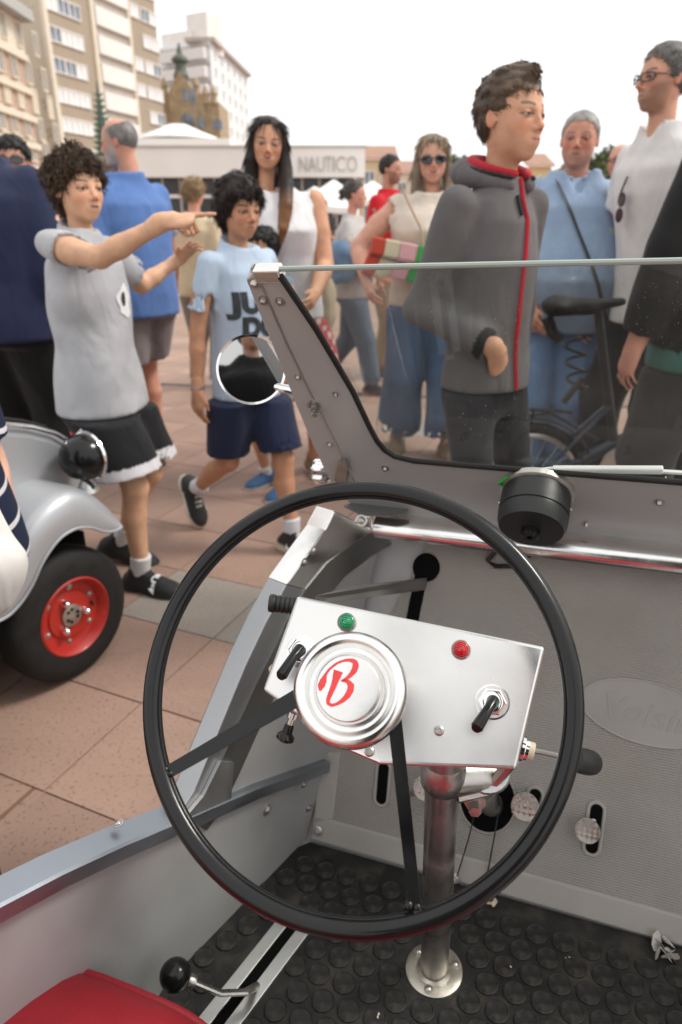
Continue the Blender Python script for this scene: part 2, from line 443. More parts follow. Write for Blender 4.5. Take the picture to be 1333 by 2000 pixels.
# --- white tower behind
p0, p1, p2 = gpt(318, 168), gpt(432, 160), gpt(497, 196); u, n = facade_frame(p0, p1); u2, n2 = facade_frame(p1, p2)
b = tag(empty('white_tower_block', p1), 'white high-rise apartment block with stacked balcony slabs', 'building')
zt = hit(432, 76, p1, n)[2]
M['cool'] = mat('cool_white_render', (.74, .75, .76), .8, var=.04, scale=.5)
MB().prism([p0, p1, p2, p2 - n * 4 + u * -14, p0 - n * 20], V(0, 0, zt)).build('wall', M['cool'], b, 0)
c = p1 - u * 5 - n * 5
MB().box(c + V(0, 0, zt + 2.2), (u, n, V(0, 0, 1)), (2.6, 2.5, 3.4)).build('stair_tower', M['wht'], b, 0)
MB().box(c - u * 5 + V(0, 0, zt + 1.2), (u, n, V(0, 0, 1)), (4, 3, 1.6)).build('penthouse', M['wht'], b, 0)
MB().box((p1 + p2) / 2 - n2 * 2 + V(0, 0, zt + .3), (u2, n2, V(0, 0, 1)), (np.linalg.norm(p2 - p1) / 2, 3, .35)).build('roof_edge', M['taupe'], b, 0)
sl = MB().box((0, 0, 0), np.eye(3), (5.6, .7, .95)).mesh('balcony', 0); sl.materials.append(mat('pinkish_balcony', (.73, .70, .69), .8))
gapm = MB().box((0, 0, 0), np.eye(3), (6.6, .1, .32)).mesh('balcony_gap_strip', 0); gapm.materials.append(M['taupe'])  # darker taupe strip on the wall between the balcony slabs
ww = window_meshes(1.5, 1.7, .15, M['wht'], mat('sky_blue_glass', (.42, .50, .58), .15, 0, var=.4, scale=.5))
L2 = np.linalg.norm(p2 - p1)
for k in range(14):
    z = zt - 1.6 - 3.1 * k
    if z < 3: break
    place('balcony', sl, frame(p1 - u * 6.2 + n * .7 + V(0, 0, z - .5), u, -n, (0, 0, 1)), b)
    place('balcony_gap_strip', gapm, frame(p1 - u * 6.8 + n * .1 + V(0, 0, z + .75), u, -n, (0, 0, 1)), b)
    for s in (.1, .26, .42, .58, .74, .9): put_window(ww, p1 + u2 * L2 * s + n2 * .05 + V(0, 0, z), u2, n2, b)

# --- old stone building with a pointed tower
Yb = 120
def bx(px, py): return at(px, py, Yb)
b = tag(empty('ornate_stone_building', gpt(390, Yb)), 'old golden stone building with a steep pointed gable and small dark cupola', 'building')
x0, x1 = bx(336, 440)[0], bx(441, 440)[0]; xw = bx(415, 440)[0]
zl, zw = bx(370, 182)[2], bx(430, 198)[2]
MB().abox((x0, Yb, 0), (xw, Yb + 10, zl)).build('wall', M['stone'], b, 0)
MB().abox((xw, Yb + .4, 0), (x1, Yb + 10, zw)).build('wing_wall', M['stone'], b, 0)
xa, xb, xm = bx(352, 440)[0], bx(402, 440)[0], bx(374, 440)[0]; zp = bx(372, 140)[2]
MB().prism([V(xa, Yb - .6, 0), V(xb, Yb - .6, 0), V(xb, Yb - .6, zl), V(xm, Yb - .6, zp), V(xa, Yb - .6, zl)], V(0, 5, 0)).build('gable', M['stone'], b, 0)
MB().lathe([(1.0, 0), (1.2, .8), (.9, 1.4), (.8, 2.4), (1.3, 2.7), (1.2, 3.1), (.5, 3.6), (.12, 5)], V(xm, Yb + 1, zp - 1.2), (0, 0, 1), 10).build('cupola', M['copper'], b)
for px in (402, 343, 418, 433):
    q = bx(px, 440); zz = (zl if px < 410 else zw)
    MB().lathe([(.45, 0), (.45, 1.2), (.6, 1.3), (.02, 2.6)], V(q[0], Yb + .3, zz - .3), (0, 0, 1), 8).build('pinnacle', M['stone'], b)
def arch(px0, px1, py0, py1, d):
    a, c = bx(px0, py1), bx(px1, py0); w = c[0] - a[0]
    pts = [V(a[0], Yb - d, a[2]), V(c[0], Yb - d, a[2])] + [V(a[0] + w / 2 + w / 2 * math.cos(t), Yb - d, c[2] - w / 2 + w / 2 * math.sin(t)) for t in np.linspace(0, math.pi, 8)]
    MB().prism(pts, V(0, .4, 0)).build('window', M['pane'], b, 0)
for a in ((362, 369, 172, 200), (375, 382, 175, 205), (357, 380, 222, 250), (390, 398, 228, 252)): arch(*a, .68)
for a in ((416, 434, 232, 252),): arch(*a, -.3)

# --- low white clubhouse with lettering
Yc = 30
def cxz(px, py, d=0): return at(px, py, Yc - d)
b = tag(empty('clubhouse_building', gpt(490, Yc)), 'long low white building with NAUTICO lettering above a dark glazed front', 'building')
xl, xr = cxz(232, 440)[0], cxz(712, 440)[0]; zt, zb = cxz(600, 288)[2], cxz(600, 346)[2]
MB().abox((xl, Yc, zb), (xr, Yc + 9, zt)).build('parapet_wall', M['wht'], b, 0)
MB().abox((xl + .3, Yc + .6, 0), (xr - .3, Yc + 9, zb)).build('glazed_front', M['darkglass'], b, 0)
MB().abox((xl, Yc - .06, zt), (xr + .05, Yc + 9, zt + .07)).build('coping', M['taupe'], b, 0)
MB().abox((xl, Yc + .45, cxz(600, 386)[2]), (xr, Yc + .58, cxz(600, 379)[2])).build('transom', M['wht'], b, 0)
for k in range(14):
    x = xl + .4 + (xr - xl - .8) * k / 13
    MB().abox((x - .04, Yc + .5, 0), (x + .04, Yc + .6, zb)).build('mullion', M['taupe'], b, 0)
x0 = cxz(450, 440)[0]
MB().abox((xl, Yc + 1.2, zt), (x0, Yc + 8, cxz(450, 270, -1.2)[2])).build('roof_terrace', M['wht'], b, 0)
def text_mesh(body, size, extrude, name, offset=0.0, shear=0.0, space=1.0):
    cu = bpy.data.curves.new(name, 'FONT'); cu.body = body; cu.size = size; cu.extrude = extrude; cu.align_x = 'CENTER'; cu.align_y = 'CENTER'
    cu.offset = offset; cu.shear = shear; cu.space_character = space
    to = bpy.data.objects.new(name, cu); COL.objects.link(to)
    dg = bpy.context.evaluated_depsgraph_get(); me = bpy.data.meshes.new_from_object(to.evaluated_get(dg))
    bpy.data.objects.remove(to); bpy.data.curves.remove(cu)
    return me
a0, a1 = cxz(583, 320), cxz(699, 320); hgt = cxz(600, 306)[2] - cxz(600, 335)[2]
widths = dict(N=.8, A=.8, U=.75, T=.6, I=.3, C=.95, O=1.0); tot = sum(widths[c] for c in 'NAUTICO'); x = a0[0]
for c in 'NAUTICO':
    me = text_mesh(c, 1.0, .03, 'letter', -.012)
    co = np.array([v.co[:] for v in me.vertices]); lo, hi = co.min(0), co.max(0)
    wd = (a1[0] - a0[0]) * widths[c] / tot
    sx = wd * .86 / max(hi[0] - lo[0], .02) if c != 'I' else .9; sy = hgt / (hi[1] - lo[1])
    me.transform(Matrix.Diagonal((sx, sy, 1, 1)) @ Matrix.Translation(Vector(-(lo + hi) / 2)))
    me.materials.append(M['taupe'])
    place('letter', me, frame((x + wd / 2, Yc - .03, (cxz(600, 306)[2] + cxz(600, 335)[2]) / 2), (1, 0, 0), (0, 0, 1), (0, -1, 0)), b); x += wd

def parasol(c, top, eave, half, label, group):
    b = tag(empty('parasol', c), label, 'parasol', group)
    MB().cyl(c, V(c[0], c[1], top), .035, seg=8).build('pole', M['alu'], b)
    P = []
    for r, z in ((.02, top), (.35, top - (top - eave) * .5), (.75, top - (top - eave) * .82), (1, eave), (1.0, eave - .18)):
        P.append([V(c[0] + half * r * math.cos(t) * (1 / max(abs(math.cos(t)), abs(math.sin(t)))) * .9, c[1] + half * r * math.sin(t) * (1 / max(abs(math.cos(t)), abs(math.sin(t)))) * .9, z - .12 * abs(math.sin(2 * t)) * r) for t in np.linspace(0, 2 * math.pi, 25)])
    MB().grid(P).build('canopy', M['canvas'], b, 60)
    MB().lathe([(.25, 0), (.25, .08), (.06, .1)], c, (0, 0, 1), 12).build('base', M['taupe'], b)
for i, (px, d, py) in enumerate(((615, 25, 364), (652, 26, 351), (694, 27, 349), (728, 28, 353))):
    q = at(px, py, d); parasol(V(q[0], d, 0), q[2], q[2] - .55, 1.5, ('white terrace parasol beside the far-off person in dark jacket', 'white terrace parasol below the first letters of the NAUTICO sign', 'white terrace parasol behind the woman with tied-back hair', 'white terrace parasol at the clubhouse corner behind the man in red')[i], 'terrace parasols')
q = at(338, 246, 33); rt = cxz(450, 270, -1.2)[2]
pr = tag(empty('roof_tent', V(q[0], 33, rt)), 'white peaked canvas tent on the flat clubhouse roof', 'tent')
MB().lathe([(1.75, .2), (1.7, .3), (1.0, .55), (.4, .8), (.06, (q[2] - rt) * .8)], V(q[0], 34, rt), (0, 0, 1), 16).build('canopy', M['canvas'], pr, 60)
for t in range(4): MB().cyl(V(q[0] + 1.4 * math.cos(t * 1.57 + .78), 34 + 1.4 * math.sin(t * 1.57 + .78), rt), V(q[0] + 1.4 * math.cos(t * 1.57 + .78), 34 + 1.4 * math.sin(t * 1.57 + .78), rt + .45), .04, seg=6).build('post', M['alu'], pr)

# --- green bottle cone
d = 46; q = at(217, 158, d); base = V(at(222, 440, d)[0], d, 0)
b = tag(empty('bottle_cone_sculpture', base), 'slender green glass bottle cone rising in front of the tan tower', 'sculpture')
MB().lathe([(1.0, 0), (.9, .3), (.03, q[2])], base, (0, 0, 1), 12).build('core', M['copper'], b)
mb = MB(); nr = 26
for k in range(nr):
    z = .4 + (q[2] - .8) * k / nr; r = 1.0 * (1 - z / q[2]) + .05
    for a in np.arange(0, 2 * math.pi, .16 / r):
        o = base + V(r * math.cos(a), r * math.sin(a), z); mb.tube([o, o + V(.16 * math.cos(a), .16 * math.sin(a), .09)], [.05, .03], 5)
ob = mb.build('bottles', M['greenglass'], b); ob['kind'] = 'stuff'

# --- low far houses and trees on the right
def house(px0, px1, py, d, wm, label, rows):
    a, c = at(px0, py, d), at(px1, py, d)
    b = tag(empty('house', V((a[0] + c[0]) / 2, d, 0)), label, 'building')
    MB().abox((a[0], d, 0), (c[0], d + 8, a[2])).build('wall', wm, b, 0)
    MB().prism([V(a[0] - .3, d - .3, a[2]), V(c[0] + .3, d - .3, a[2]), V(c[0] + .3, d + 4, a[2] + 1.3), V(a[0] - .3, d + 4, a[2] + 1.3)], V(0, .2, .22)).build('roof', M['roof_red'], b, 0)
    ws = window_meshes(1.0, 1.4, .1, M['wht'], M['pane'])
    nx = max(2, int((c[0] - a[0]) / 2.2))
    for r in range(rows):
        for k in range(nx): put_window(ws, V(a[0] + (c[0] - a[0]) * (k + .5) / nx, d - .02, a[2] - 1.6 - 2.9 * r), V(1, 0, 0), V(0, -1, 0), b)
house(706, 772, 312, 70, mat('pale_yellow_render', (.66, .52, .33), .85), 'pale yellow house beside the clubhouse, behind the man in red', 3)
house(770, 835, 338, 85, M['cream'], 'low house with a red roof behind the woman in sunglasses', 2)
house(1035, 1078, 326, 75, mat('ochre_render', (.72, .50, .24), .85), 'ochre house glimpsed between the hooded boy and the grey-haired man', 2)
house(1120, 1160, 322, 88, mat('pinkish_render', (.62, .44, .34), .85), 'pinkish house beyond the grey-haired man', 2)
def tree(px, py, d, r, label):
    c = at(px, py, d); root = V(c[0], d, 0)
    b = tag(empty('tree', root), label, 'tree', 'far trees along the skyline')
    mb = MB().tube([root, root + V(.1, 0, c[2] * .5), V(c[0], d, c[2])], [.22, .16, .05], 8)
    for k in range(5):
        a = k * 1.3; mb.tube([root + V(0, 0, c[2] * (.45 + .08 * k)), V(c[0] + r * .6 * math.cos(a), d + r * .6 * math.sin(a), c[2] * .95)], [.08, .02], 6)
    mb.build('trunk', M['bark'], b)
    mb = MB(); cl = [(RNG.normal(0, r * .45), RNG.normal(0, r * .45), RNG.normal(-r * .25, r * .3), RNG.uniform(.35, .6) * r) for _ in range(14)]
    for x, y, z, rr in cl:
        for _ in range(130):
            o = RNG.normal(0, 1, 3); o = o / np.linalg.norm(o) * rr * RNG.uniform(.6, 1.05)
            p = V(c[0] + x, d + y, c[2] + z) + o; u = unit(RNG.normal(0, 1, 3)); v = unit(np.cross(u, RNG.normal(0, 1, 3))); s = RNG.uniform(.12, .26)
            mb.add([p - u * s, p + v * s * .5, p + u * s, p - v * s * .5], [(0, 1, 2, 3)])
    mb.build('crown', M['leaf'], b, 0)
tree(905, 332, 60, 1.5, 'olive green far tree to the left of the hooded boy')
tree(935, 336, 66, 1.3, 'smaller dull green far tree close to the hooded boy')
tree(1175, 322, 55, 1.4, 'green far tree behind the grey-haired man')
tree(1140, 330, 64, 1.3, 'small round far tree rising over the shoulder of the grey-haired man')
tree(1225, 318, 70, 1.5, 'dark far tree behind the bald man in glasses')
# kiosk under the parasols
k0 = at(598, 430, 26.5); k1 = at(672, 430, 26.5)
b = tag(empty('terrace_kiosk', V(k0[0], 26.5, 0)), 'dark terrace kiosk counter under the white parasols', 'kiosk')
MB().abox((k0[0], 26.5, 0), (k1[0], 28, 1.15)).build('counter', M['darkglass'], b, 0)
MB().abox((k0[0] - .1, 26.4, 1.15), (k1[0] + .1, 28.1, 1.22)).build('counter_top', M['taupe'], b, 0)
for s in (0, 1):
    x = (k0[0], k1[0])[s]; MB().abox((x - .05, 26.45, 1.22), (x + .05, 26.55, 2.1)).build('post', M['darkglass'], b, 0)
# ================================================================== SMALL OPEN CAR (foreground)
A = unit(V(.934, -.355, .037)); F = unit(V(.355, .935, 0)); F = unit(F - A * np.dot(F, A)); U = np.cross(A, F)
FP = ground(848, 1900, .22)
def fl(px, py, dz=0): return hit(px, py, FP + U * dz, U)
K0 = fl(600, 1640)
T = unit(U * math.cos(math.radians(25)) + F * math.sin(math.radians(25))); nW = unit(np.cross(A, T))      # firewall, normal to the driver
def fw(px, py, d=0.0): return hit(px, py, K0 + nW * d, nW)
D0 = ground(735, 1027, .74)
S1 = fl(305, 1950)
nS = unit(np.cross(S1 - K0, D0 - K0)); nS = nS if np.dot(nS, A) > 0 else -nS
def sd(px, py, d=0.0): return hit(px, py, K0 + nS * d, nS)
WIDTH = 1.0
MC = K0 + A * WIDTH / 2
def mirror(p): return p - 2 * np.dot(p - MC, A) * A
base = V(*(MC - F * .4)[:2], 0)
car = tag(empty('open_microcar', base), 'small open grey metal car with black steering wheel and red seat', 'car')

def rubber_mat_material():
    m = mat('grey_embossed_rubber', (.35, .328, .30), .6, 0, var=.1, scale=6, dirt=((.30, .26, .21), .5, 5))
    t = m.node_tree; N = t.nodes; L = t.links; p = N['Principled BSDF']
    geo = N.new('ShaderNodeNewGeometry')
    def wave(v):
        d = N.new('ShaderNodeVectorMath'); d.operation = 'DOT_PRODUCT'; d.inputs[1].default_value = tuple(v * 2 * math.pi / .0048)
        L.new(geo.outputs['Position'], d.inputs[0])
        s = N.new('ShaderNodeMath'); s.operation = 'SINE'; L.new(d.outputs['Value'], s.inputs[0]); return s.outputs[0]
    a, b = wave(unit(A + T * .8)), wave(unit(A - T * .8))
    mn = N.new('ShaderNodeMath'); mn.operation = 'MULTIPLY'; L.new(a, mn.inputs[0]); L.new(b, mn.inputs[1])
    bp = N.new('ShaderNodeBump'); bp.inputs['Strength'].default_value = .55; bp.inputs['Distance'].default_value = .0016
    L.new(mn.outputs[0], bp.inputs['Height']); L.new(bp.outputs[0], p.inputs['Normal'])
    return m
M['embossed'] = rubber_mat_material()
M['rubber_plain'] = mat('grey_rubber', (.38, .357, .33), .6, 0, var=.08, scale=8, bump=.05, bscale=200, dirt=((.30, .26, .21), .4, 6))

# floor, firewall, sides
rear = F * -.95
MB().prism([K0 - A * .03, K0 + A * (WIDTH + .03), K0 + A * (WIDTH + .32) + rear, K0 - A * .36 + rear], U * -.02).build('floor', M['grey_paint'], car, 0)
H_FW = .56
MB().prism([K0 - A * .05, K0 + A * (WIDTH + .05), K0 + A * (WIDTH + .05) + T * H_FW, K0 - A * .05 + T * H_FW], -nW * .015).build('firewall', M['grey_paint'], car, 0)
mo = V(*(nW * .006))
fmat = MB().prism([K0 + A * .012 + T * .012 + mo * .2, K0 + A * (WIDTH - .01) + T * .012 + mo * .2, K0 + A * (WIDTH - .01) + T * H_FW + mo * .2, K0 + A * .16 + T * H_FW + mo * .2, K0 + A * .012 + T * .16 + mo * .2], mo).build('firewall_mat', M['embossed'], car, 0, bevel=.002)
MB().prism([K0 + A * .01 + T * .006 + mo * .4, K0 + A * WIDTH + T * .006 + mo * .4, K0 + A * WIDTH + T * .048 + mo * .4, K0 + A * .01 + T * .048 + mo * .4], mo * 1.2).build('mat_border', M['rubber_plain'], fmat, 0, bevel=.003)
MB().prism([K0 + A * .01 + T * .03 + mo * .5, K0 + A * .045 + T * .05 + mo * .5, K0 + A * .045 + T * .165 + mo * .5, K0 + A * .01 + T * .155 + mo * .5], mo * 1.1).build('mat_border', M['rubber_plain'], fmat, 0, bevel=.003)

curve_o = [(655, 998), (636, 1035), (600, 1085), (560, 1142), (520, 1215), (480, 1300), (445, 1385), (410, 1470), (380, 1545), (352, 1590)]
curve_i = [(733, 1036), (690, 1062), (640, 1100), (598, 1152), (555, 1230), (510, 1320), (470, 1405), (432, 1490), (398, 1560), (370, 1597)]
rail_px = [(640, 1487), (500, 1537), (360, 1597), (240, 1647), (120, 1702), (0, 1764), (-150, 1850), (-330, 1960)]
wall_pts = [sd(*q) for q in curve_o] + [sd(x, y + 6) for x, y in rail_px[3:]]
end = wall_pts[-1]; low = fl(-150, 2420)
side_poly = wall_pts + [low - nS * .0, sd(305, 1952), K0 + nS * 0, sd(745, 1045)]
nSm = nS - 2 * np.dot(nS, A) * A
MB().prism(side_poly, -nS * .03).build('side_panel', M['grey_paint'], car, 0)
MB().prism([mirror(p) for p in side_poly], -nSm * .03).build('side_panel', M['grey_paint'], car, 0)
strip = [sd(*q, .004) for q in curve_o] + [sd(*q, .004) for q in curve_i[::-1]]
nb_ = 4
up_ = [sd(*q, .004) for q in curve_o[:nb_]] + [sd(*q, .004) for q in curve_i[:nb_][::-1]]; dn2 = [sd(*q, .0035) for q in curve_o[nb_ - 1:]] + [sd(*q, .0035) for q in curve_i[nb_ - 1:][::-1]]
MB().prism(up_, -nS * .036).build('door_edge_strip', M['alu_bright'], car, 0, bevel=.002)
M['strip'] = mat('grey_strip_aluminium', (.42, .43, .44), .42, .9, var=.1, scale=5, bump=.02, bscale=150)  # darker grey for the lower part of the strip
MB().prism(dn2, -nS * .035).build('door_edge_strip', M['strip'], car, 0, bevel=.002)
MB().prism([mirror(p) for p in strip], -nSm * .036).build('door_edge_strip', M['alu_bright'], car, 0, bevel=.002)
inner = [sd(*q, .006) for q in curve_i] + [sd(x + 34, y + 26, .006) for x, y in curve_i[::-1]]
MB().prism(inner, -nS * .008).build('door_edge_lip', mat('dark_aluminium', (.32, .32, .31), .4, 1, var=.1), car, 0)
MB().prism([sd(*q, .010) for q in ((398, 1556), (362, 1598), (452, 1562), (458, 1490), (432, 1488))], -nS * .006).build('strip_foot', M['alu'], car, 0)
def rail(ps, sgn=1, outw=.034):
    P = []
    for k, p in enumerate(ps):
        o = (-nS if sgn > 0 else -nSm); o = unit(V(o[0], o[1], 0)); w = outw if k > 1 else .012
        P.append([p + U * .0, p + o * w + U * .002, p + o * w - U * .03, p - U * .022 + o * .004, p - U * .022 - o * .003, p - o * .004 - U * .002, p])
    return MB().grid(P)
rp = [sd(*q, .008) for q in rail_px]
M['rail'] = mat('sill_aluminium', (.36, .39, .43), .40, 1, var=.08, scale=4, bump=.02, bscale=120, stretch=(1, 1, 6))
rail(rp).build('sill_rail', M['rail'], car, 50)
rail([mirror(p) for p in rp], -1).build('sill_rail', M['rail'], car, 50)
def dome(p, n, r, name, m, parent, h=.6): return MB().lathe([(r * 1.5, 0), (r * 1.5, r * .25), (r, r * .3), (r * .95, r * .6), (r * .6, r * .6 + r * h * .5), (0, r * .7 + r * h * .5)], p, n, 14).build(name, m, parent)
dome(sd(247, 1627, .0) + U * .006 - nS * .014, U, .0042, 'rivet', M['steel'], car)
dome(sd(352, 1572, .0) - nS * .02, U, .005, 'rivet', M['steel'], car)
dome(sd(522, 1581, .0), nS, .006, 'bolt', M['steel'], car); dome(sd(594, 1533, .012), nS, .004, 'bolt', M['steel'], car)
dome(sd(603, 1578, .0), nS, .005, 'bolt', M['steel'], car)
for q in ((622, 1616), (612, 1075), (594, 1098)): dome(sd(*q, .006), nS, .0045, 'screw', M['steel'], car)

# dashboard bar and deck
barE = D0 + A * (WIDTH - .02)
pr = [(-.016, -.014), (-.019, -.004), (-.015, .008), (-.004, .015), (.01, .018), (.03, .02), (.03, .014), (.006, .010), (-.006, .002), (-.008, -.012)]
P = [[D0 + A * s + F * x + U * z for x, z in pr] for s in np.linspace(0, WIDTH - .02, 12)]
MB().grid(P).build('dashboard_bar', M['alu_bright'], car, 60)
W1 = ground(720, 990, .765)
MB().prism([D0 + F * .028 + U * .017, barE + F * .028 + U * .017, barE + F * .10 + U * .03, D0 + F * .10 + U * .03], U * -.004).build('dashboard_deck', M['grey_paint'], car, 0)
for s in np.arange(.03, .95, .0075): pass
tabp = D0 + A * -.012 + U * .010 - F * .018
MB().box(tabp, (A, F, U), (.012, .004, .016)).build('bar_tab', M['alu_bright'], car, 0, bevel=.003)
dome(sd(706, 1017, .006), nS * .3 + U * .5 - F * .6, .0065, 'bolt', M['steel'], car)
fp_ = [hit(x, y, D0 + U * .03, U) for x, y in ((672, 990), (720, 975), (800, 992), (795, 1003), (762, 1012), (700, 1004))]
MB().prism(fp_, U * .003).build('rubber_flap', mat('grey_flap', (.16, .16, .155), .6, 0, bump=.2, bscale=80), car, 0)

# windscreen
R = unit(U * math.cos(math.radians(35)) - F * math.sin(math.radians(35))); nG = unit(np.cross(A, R))
def wsx(px, py, d=0.0): return hit(px, py, W1 + nG * d, nG)
def ar(p): return np.dot(p - W1, A), np.dot(p - W1, R)
def wp(a, r, d=0.0): return W1 + A * a + R * r + nG * d
AC = WIDTH / 2 - .02
outer = [ar(wsx(*q)) for q in ((483, 545), (560, 737), (605, 850), (640, 925), (655, 955), (690, 984))]
inn = [ar(wsx(*q)) for q in ((553, 540), (620, 640), (690, 760), (724, 832), (738, 858), (752, 875), (772, 888), (810, 897), (900, 905))]
rt = ar(wsx(546, 527))[1]; rb = inn[-1][1]
top = [ar(wsx(*q)) for q in ((497, 529), (546, 527))]
mir = lambda L: [(2 * AC - a, r) for a, r in L]
poly = [outer[0], top[0], top[1]] + inn + mir(inn)[::-1] + [mir(top)[1], mir(top)[0], mir(outer)[0]] + mir(outer)[1:] + [(2 * AC + .02, -.012), (-.02, -.012)] 
poly = [outer[0], top[0], top[1]] + inn + mir(inn)[::-1] + mir([top[1], top[0], outer[0]]) + mir(outer[1:]) + [(2 * AC - .015, -.02), (.015, -.02)] + outer[1:][::-1]
wf = MB().prism([wp(a, r, .003) for a, r in poly], -nG * .006).build('windscreen_frame', M['frame_grey'], car, 0, bevel=.0015)
# folded outer flange of the left post
P = [[wsx(*q, .003), wsx(q[0] - 1, q[1], .003) - nG * .03 - A * .004] for q in ((483, 545), (560, 737), (605, 850), (640, 925), (655, 955))]
MB().grid(P).build('frame_flange', M['frame_grey'], wf, 0)
P = [wsx(*q, .0032) for q in ((508, 548), (560, 670), (610, 775), (655, 862), (700, 958))]
MB().tube(P, .0016, 6).build('frame_crease', mat('bright_crease', (.5, .49, .47), .3, .9), wf)
MB().prism([wp(top[0][0] - .002, rt - .014, .006), wp(top[1][0] + .002, rt - .014, .006), wp(top[1][0] + .001, rt + .003, .006), wp(top[0][0], rt + .003, .006)], -nG * .016).build('post_cap', M['alu_bright'], wf, 0, bevel=.002)
q = wsx(497, 529)
MB().prism([wsx(484, 548, -.02), wsx(497, 514, -.02), wsx(517, 540, -.02)], -nG * .003).build('post_gusset', M['steel'], wf, 0)
gl = [(top[1][0] - .003, rt)] + [(a - .006, r - .004) for a, r in inn]
gl = gl + mir(gl)[::-1]
def glass_material():
    m = bpy.data.materials.new('dusty_windscreen_glass'); m.use_nodes = True
    t = m.node_tree; N = t.nodes; L = t.links; N.clear()
    out = N.new('ShaderNodeOutputMaterial'); tr = N.new('ShaderNodeBsdfTransparent'); tr.inputs[0].default_value = (.90, .915, .90, 1)
    gs = N.new('ShaderNodeBsdfGlossy'); gs.inputs['Roughness'].default_value = .02
    lw = N.new('ShaderNodeLayerWeight'); pw = N.new('ShaderNodeMath'); pw.operation = 'POWER'; pw.inputs[1].default_value = 5
    L.new(lw.outputs['Facing'], pw.inputs[0])
    fr = N.new('ShaderNodeMath'); fr.operation = 'MULTIPLY_ADD'; fr.inputs[1].default_value = .9; fr.inputs[2].default_value = .035; L.new(pw.outputs[0], fr.inputs[0])
    df = N.new('ShaderNodeBsdfDiffuse'); df.inputs[0].default_value = (.62, .62, .6, 1)
    geo = N.new('ShaderNodeNewGeometry')
    def noise(s, lo, hi, a, b, det=4):
        n = N.new('ShaderNodeTexNoise'); n.inputs['Scale'].default_value = s; n.inputs['Detail'].default_value = det; L.new(geo.outputs['Position'], n.inputs['Vector'])
        r = N.new('ShaderNodeMapRange'); r.inputs[1].default_value = lo; r.inputs[2].default_value = hi; r.inputs[3].default_value = a; r.inputs[4].default_value = b
        L.new(n.outputs['Fac'], r.inputs[0]); return r.outputs[0]
    s1 = noise(420, .70, .76, 0, .75, 2); s2 = noise(7, .35, .75, .0, .07, 6); s3 = noise(11, .45, .62, 0.05, 1)
    mu = N.new('ShaderNodeMath'); mu.operation = 'MULTIPLY'; L.new(s1, mu.inputs[0]); L.new(s3, mu.inputs[1])
    ad = N.new('ShaderNodeMath'); ad.operation = 'ADD'; ad.use_clamp = True; L.new(mu.outputs[0], ad.inputs[0]); L.new(s2, ad.inputs[1])
    m1 = N.new('ShaderNodeMixShader'); L.new(fr.outputs[0], m1.inputs[0]); L.new(tr.outputs[0], m1.inputs[1]); L.new(gs.outputs[0], m1.inputs[2])
    m2 = N.new('ShaderNodeMixShader'); L.new(ad.outputs[0], m2.inputs[0]); L.new(m1.outputs[0], m2.inputs[1]); L.new(df.outputs[0], m2.inputs[2])
    L.new(m2.outputs[0], out.inputs['Surface'])
    return m
M['glass'] = glass_material()
MB().prism([wp(a, r, -.001) for a, r in gl], -nG * .0012).build('glass_pane', M['glass'], wf, 0)
MB().tube([wp(top[1][0] - .004, rt, -.0016), wp(2 * AC - top[1][0] + .004, rt, -.0016)], .0030, 8).build('glass_top_edge', mat('green_glass_edge', (.34, .40, .36), .2, 0, var=.05), wf)
MB().tube([wp(a, r, .003) for a, r in [(top[1][0], rt - .006)] + inn + mir(inn)[::-1] + [(2 * AC - top[1][0], rt - .006)]], .0042, 8).build('glass_seal', M['rubber'], wf)
for q, r in (((498, 552), .0050), ((516, 586), .0046), ((548, 588), .0042), ((583, 736), .0036), ((657, 770), .0036), ((645, 867), .0036), ((753, 914), .004), ((1288, 980), .0045), ((1145, 1023), .0045)):
    dome(wsx(*q, .003), nG, r, 'screw', M['steel'], wf, 1.6)
MB().lathe([(.009, 0), (.009, .006), (.0065, .0065), (.0065, .013), (.004, .0135), (.004, .022), (.001, .023)], wsx(613, 790, .003), nG + A * .35, 6).build('nut', M['steel'], wf, 25)
# wing nut plate and scalloped knob on the hinge of the post
hp = wsx(664, 925, .003)
MB().prism([wsx(*q, .012) for q in ((660, 908), (674, 897), (680, 912), (676, 945), (662, 955), (652, 935))], -nG * .004).build('hinge_lever', M['steel'], wf, 0, bevel=.001)
kc = wsx(634, 921, -.012); ka = unit(-A - U * .02)
n = 56; prof = []
for h, s in ((-.004, .9), (0, 1), (.012, 1), (.016, .9)):
    prof.append([kc + ka * h + s * (.0205 + .0022 * math.cos(7 * t)) * (F * math.cos(t) + U * math.sin(t)) for t in np.linspace(0, 2 * math.pi, n + 1)])
mb = MB().grid(prof); mb.add(prof[3][:-1], [tuple(range(n))]); mb.add(prof[0][:-1], [tuple(range(n))[::-1]])
mb.build('clamp_knob', M['chrome'], wf, 40)
MB().cyl(kc, kc - ka * .03, .008).build('clamp_stud', M['steel'], wf)

# wing mirror
pm = wsx(600, 792); tm_ = (pm - EYE)[1] * CP - (pm - EYE)[2] * SP
mc = EYE + ray(491, 722) * (tm_ + .03); mn_ = unit(unit(EYE - mc) + V(.02, 0, .05))
rr_ = 66 / FPX * (tm_ + .03)
MB().lathe([(rr_ * .2, -.03), (rr_ * .8, -.022), (rr_ * .98, -.008), (rr_ * 1.03, 0), (rr_ * 1.02, .003), (rr_ * .955, .002), (rr_ * .95, -.001)], mc, mn_, 48).build('mirror_housing', M['chrome'], car)
ob = car.children[-1] if False else None
mh = [o for o in COL.objects if o.name.startswith('mirror_housing')][0]
MB().lathe([(rr_ * .952, -.0012), (rr_ * .952, .0006), (rr_ * .6, .0010), (0, .0011)], mc, mn_, 48).build('mirror_glass', mat('mirror_silver', (.50, .50, .49), .03, 1, var=.01, rvar=.0), mh, 60)
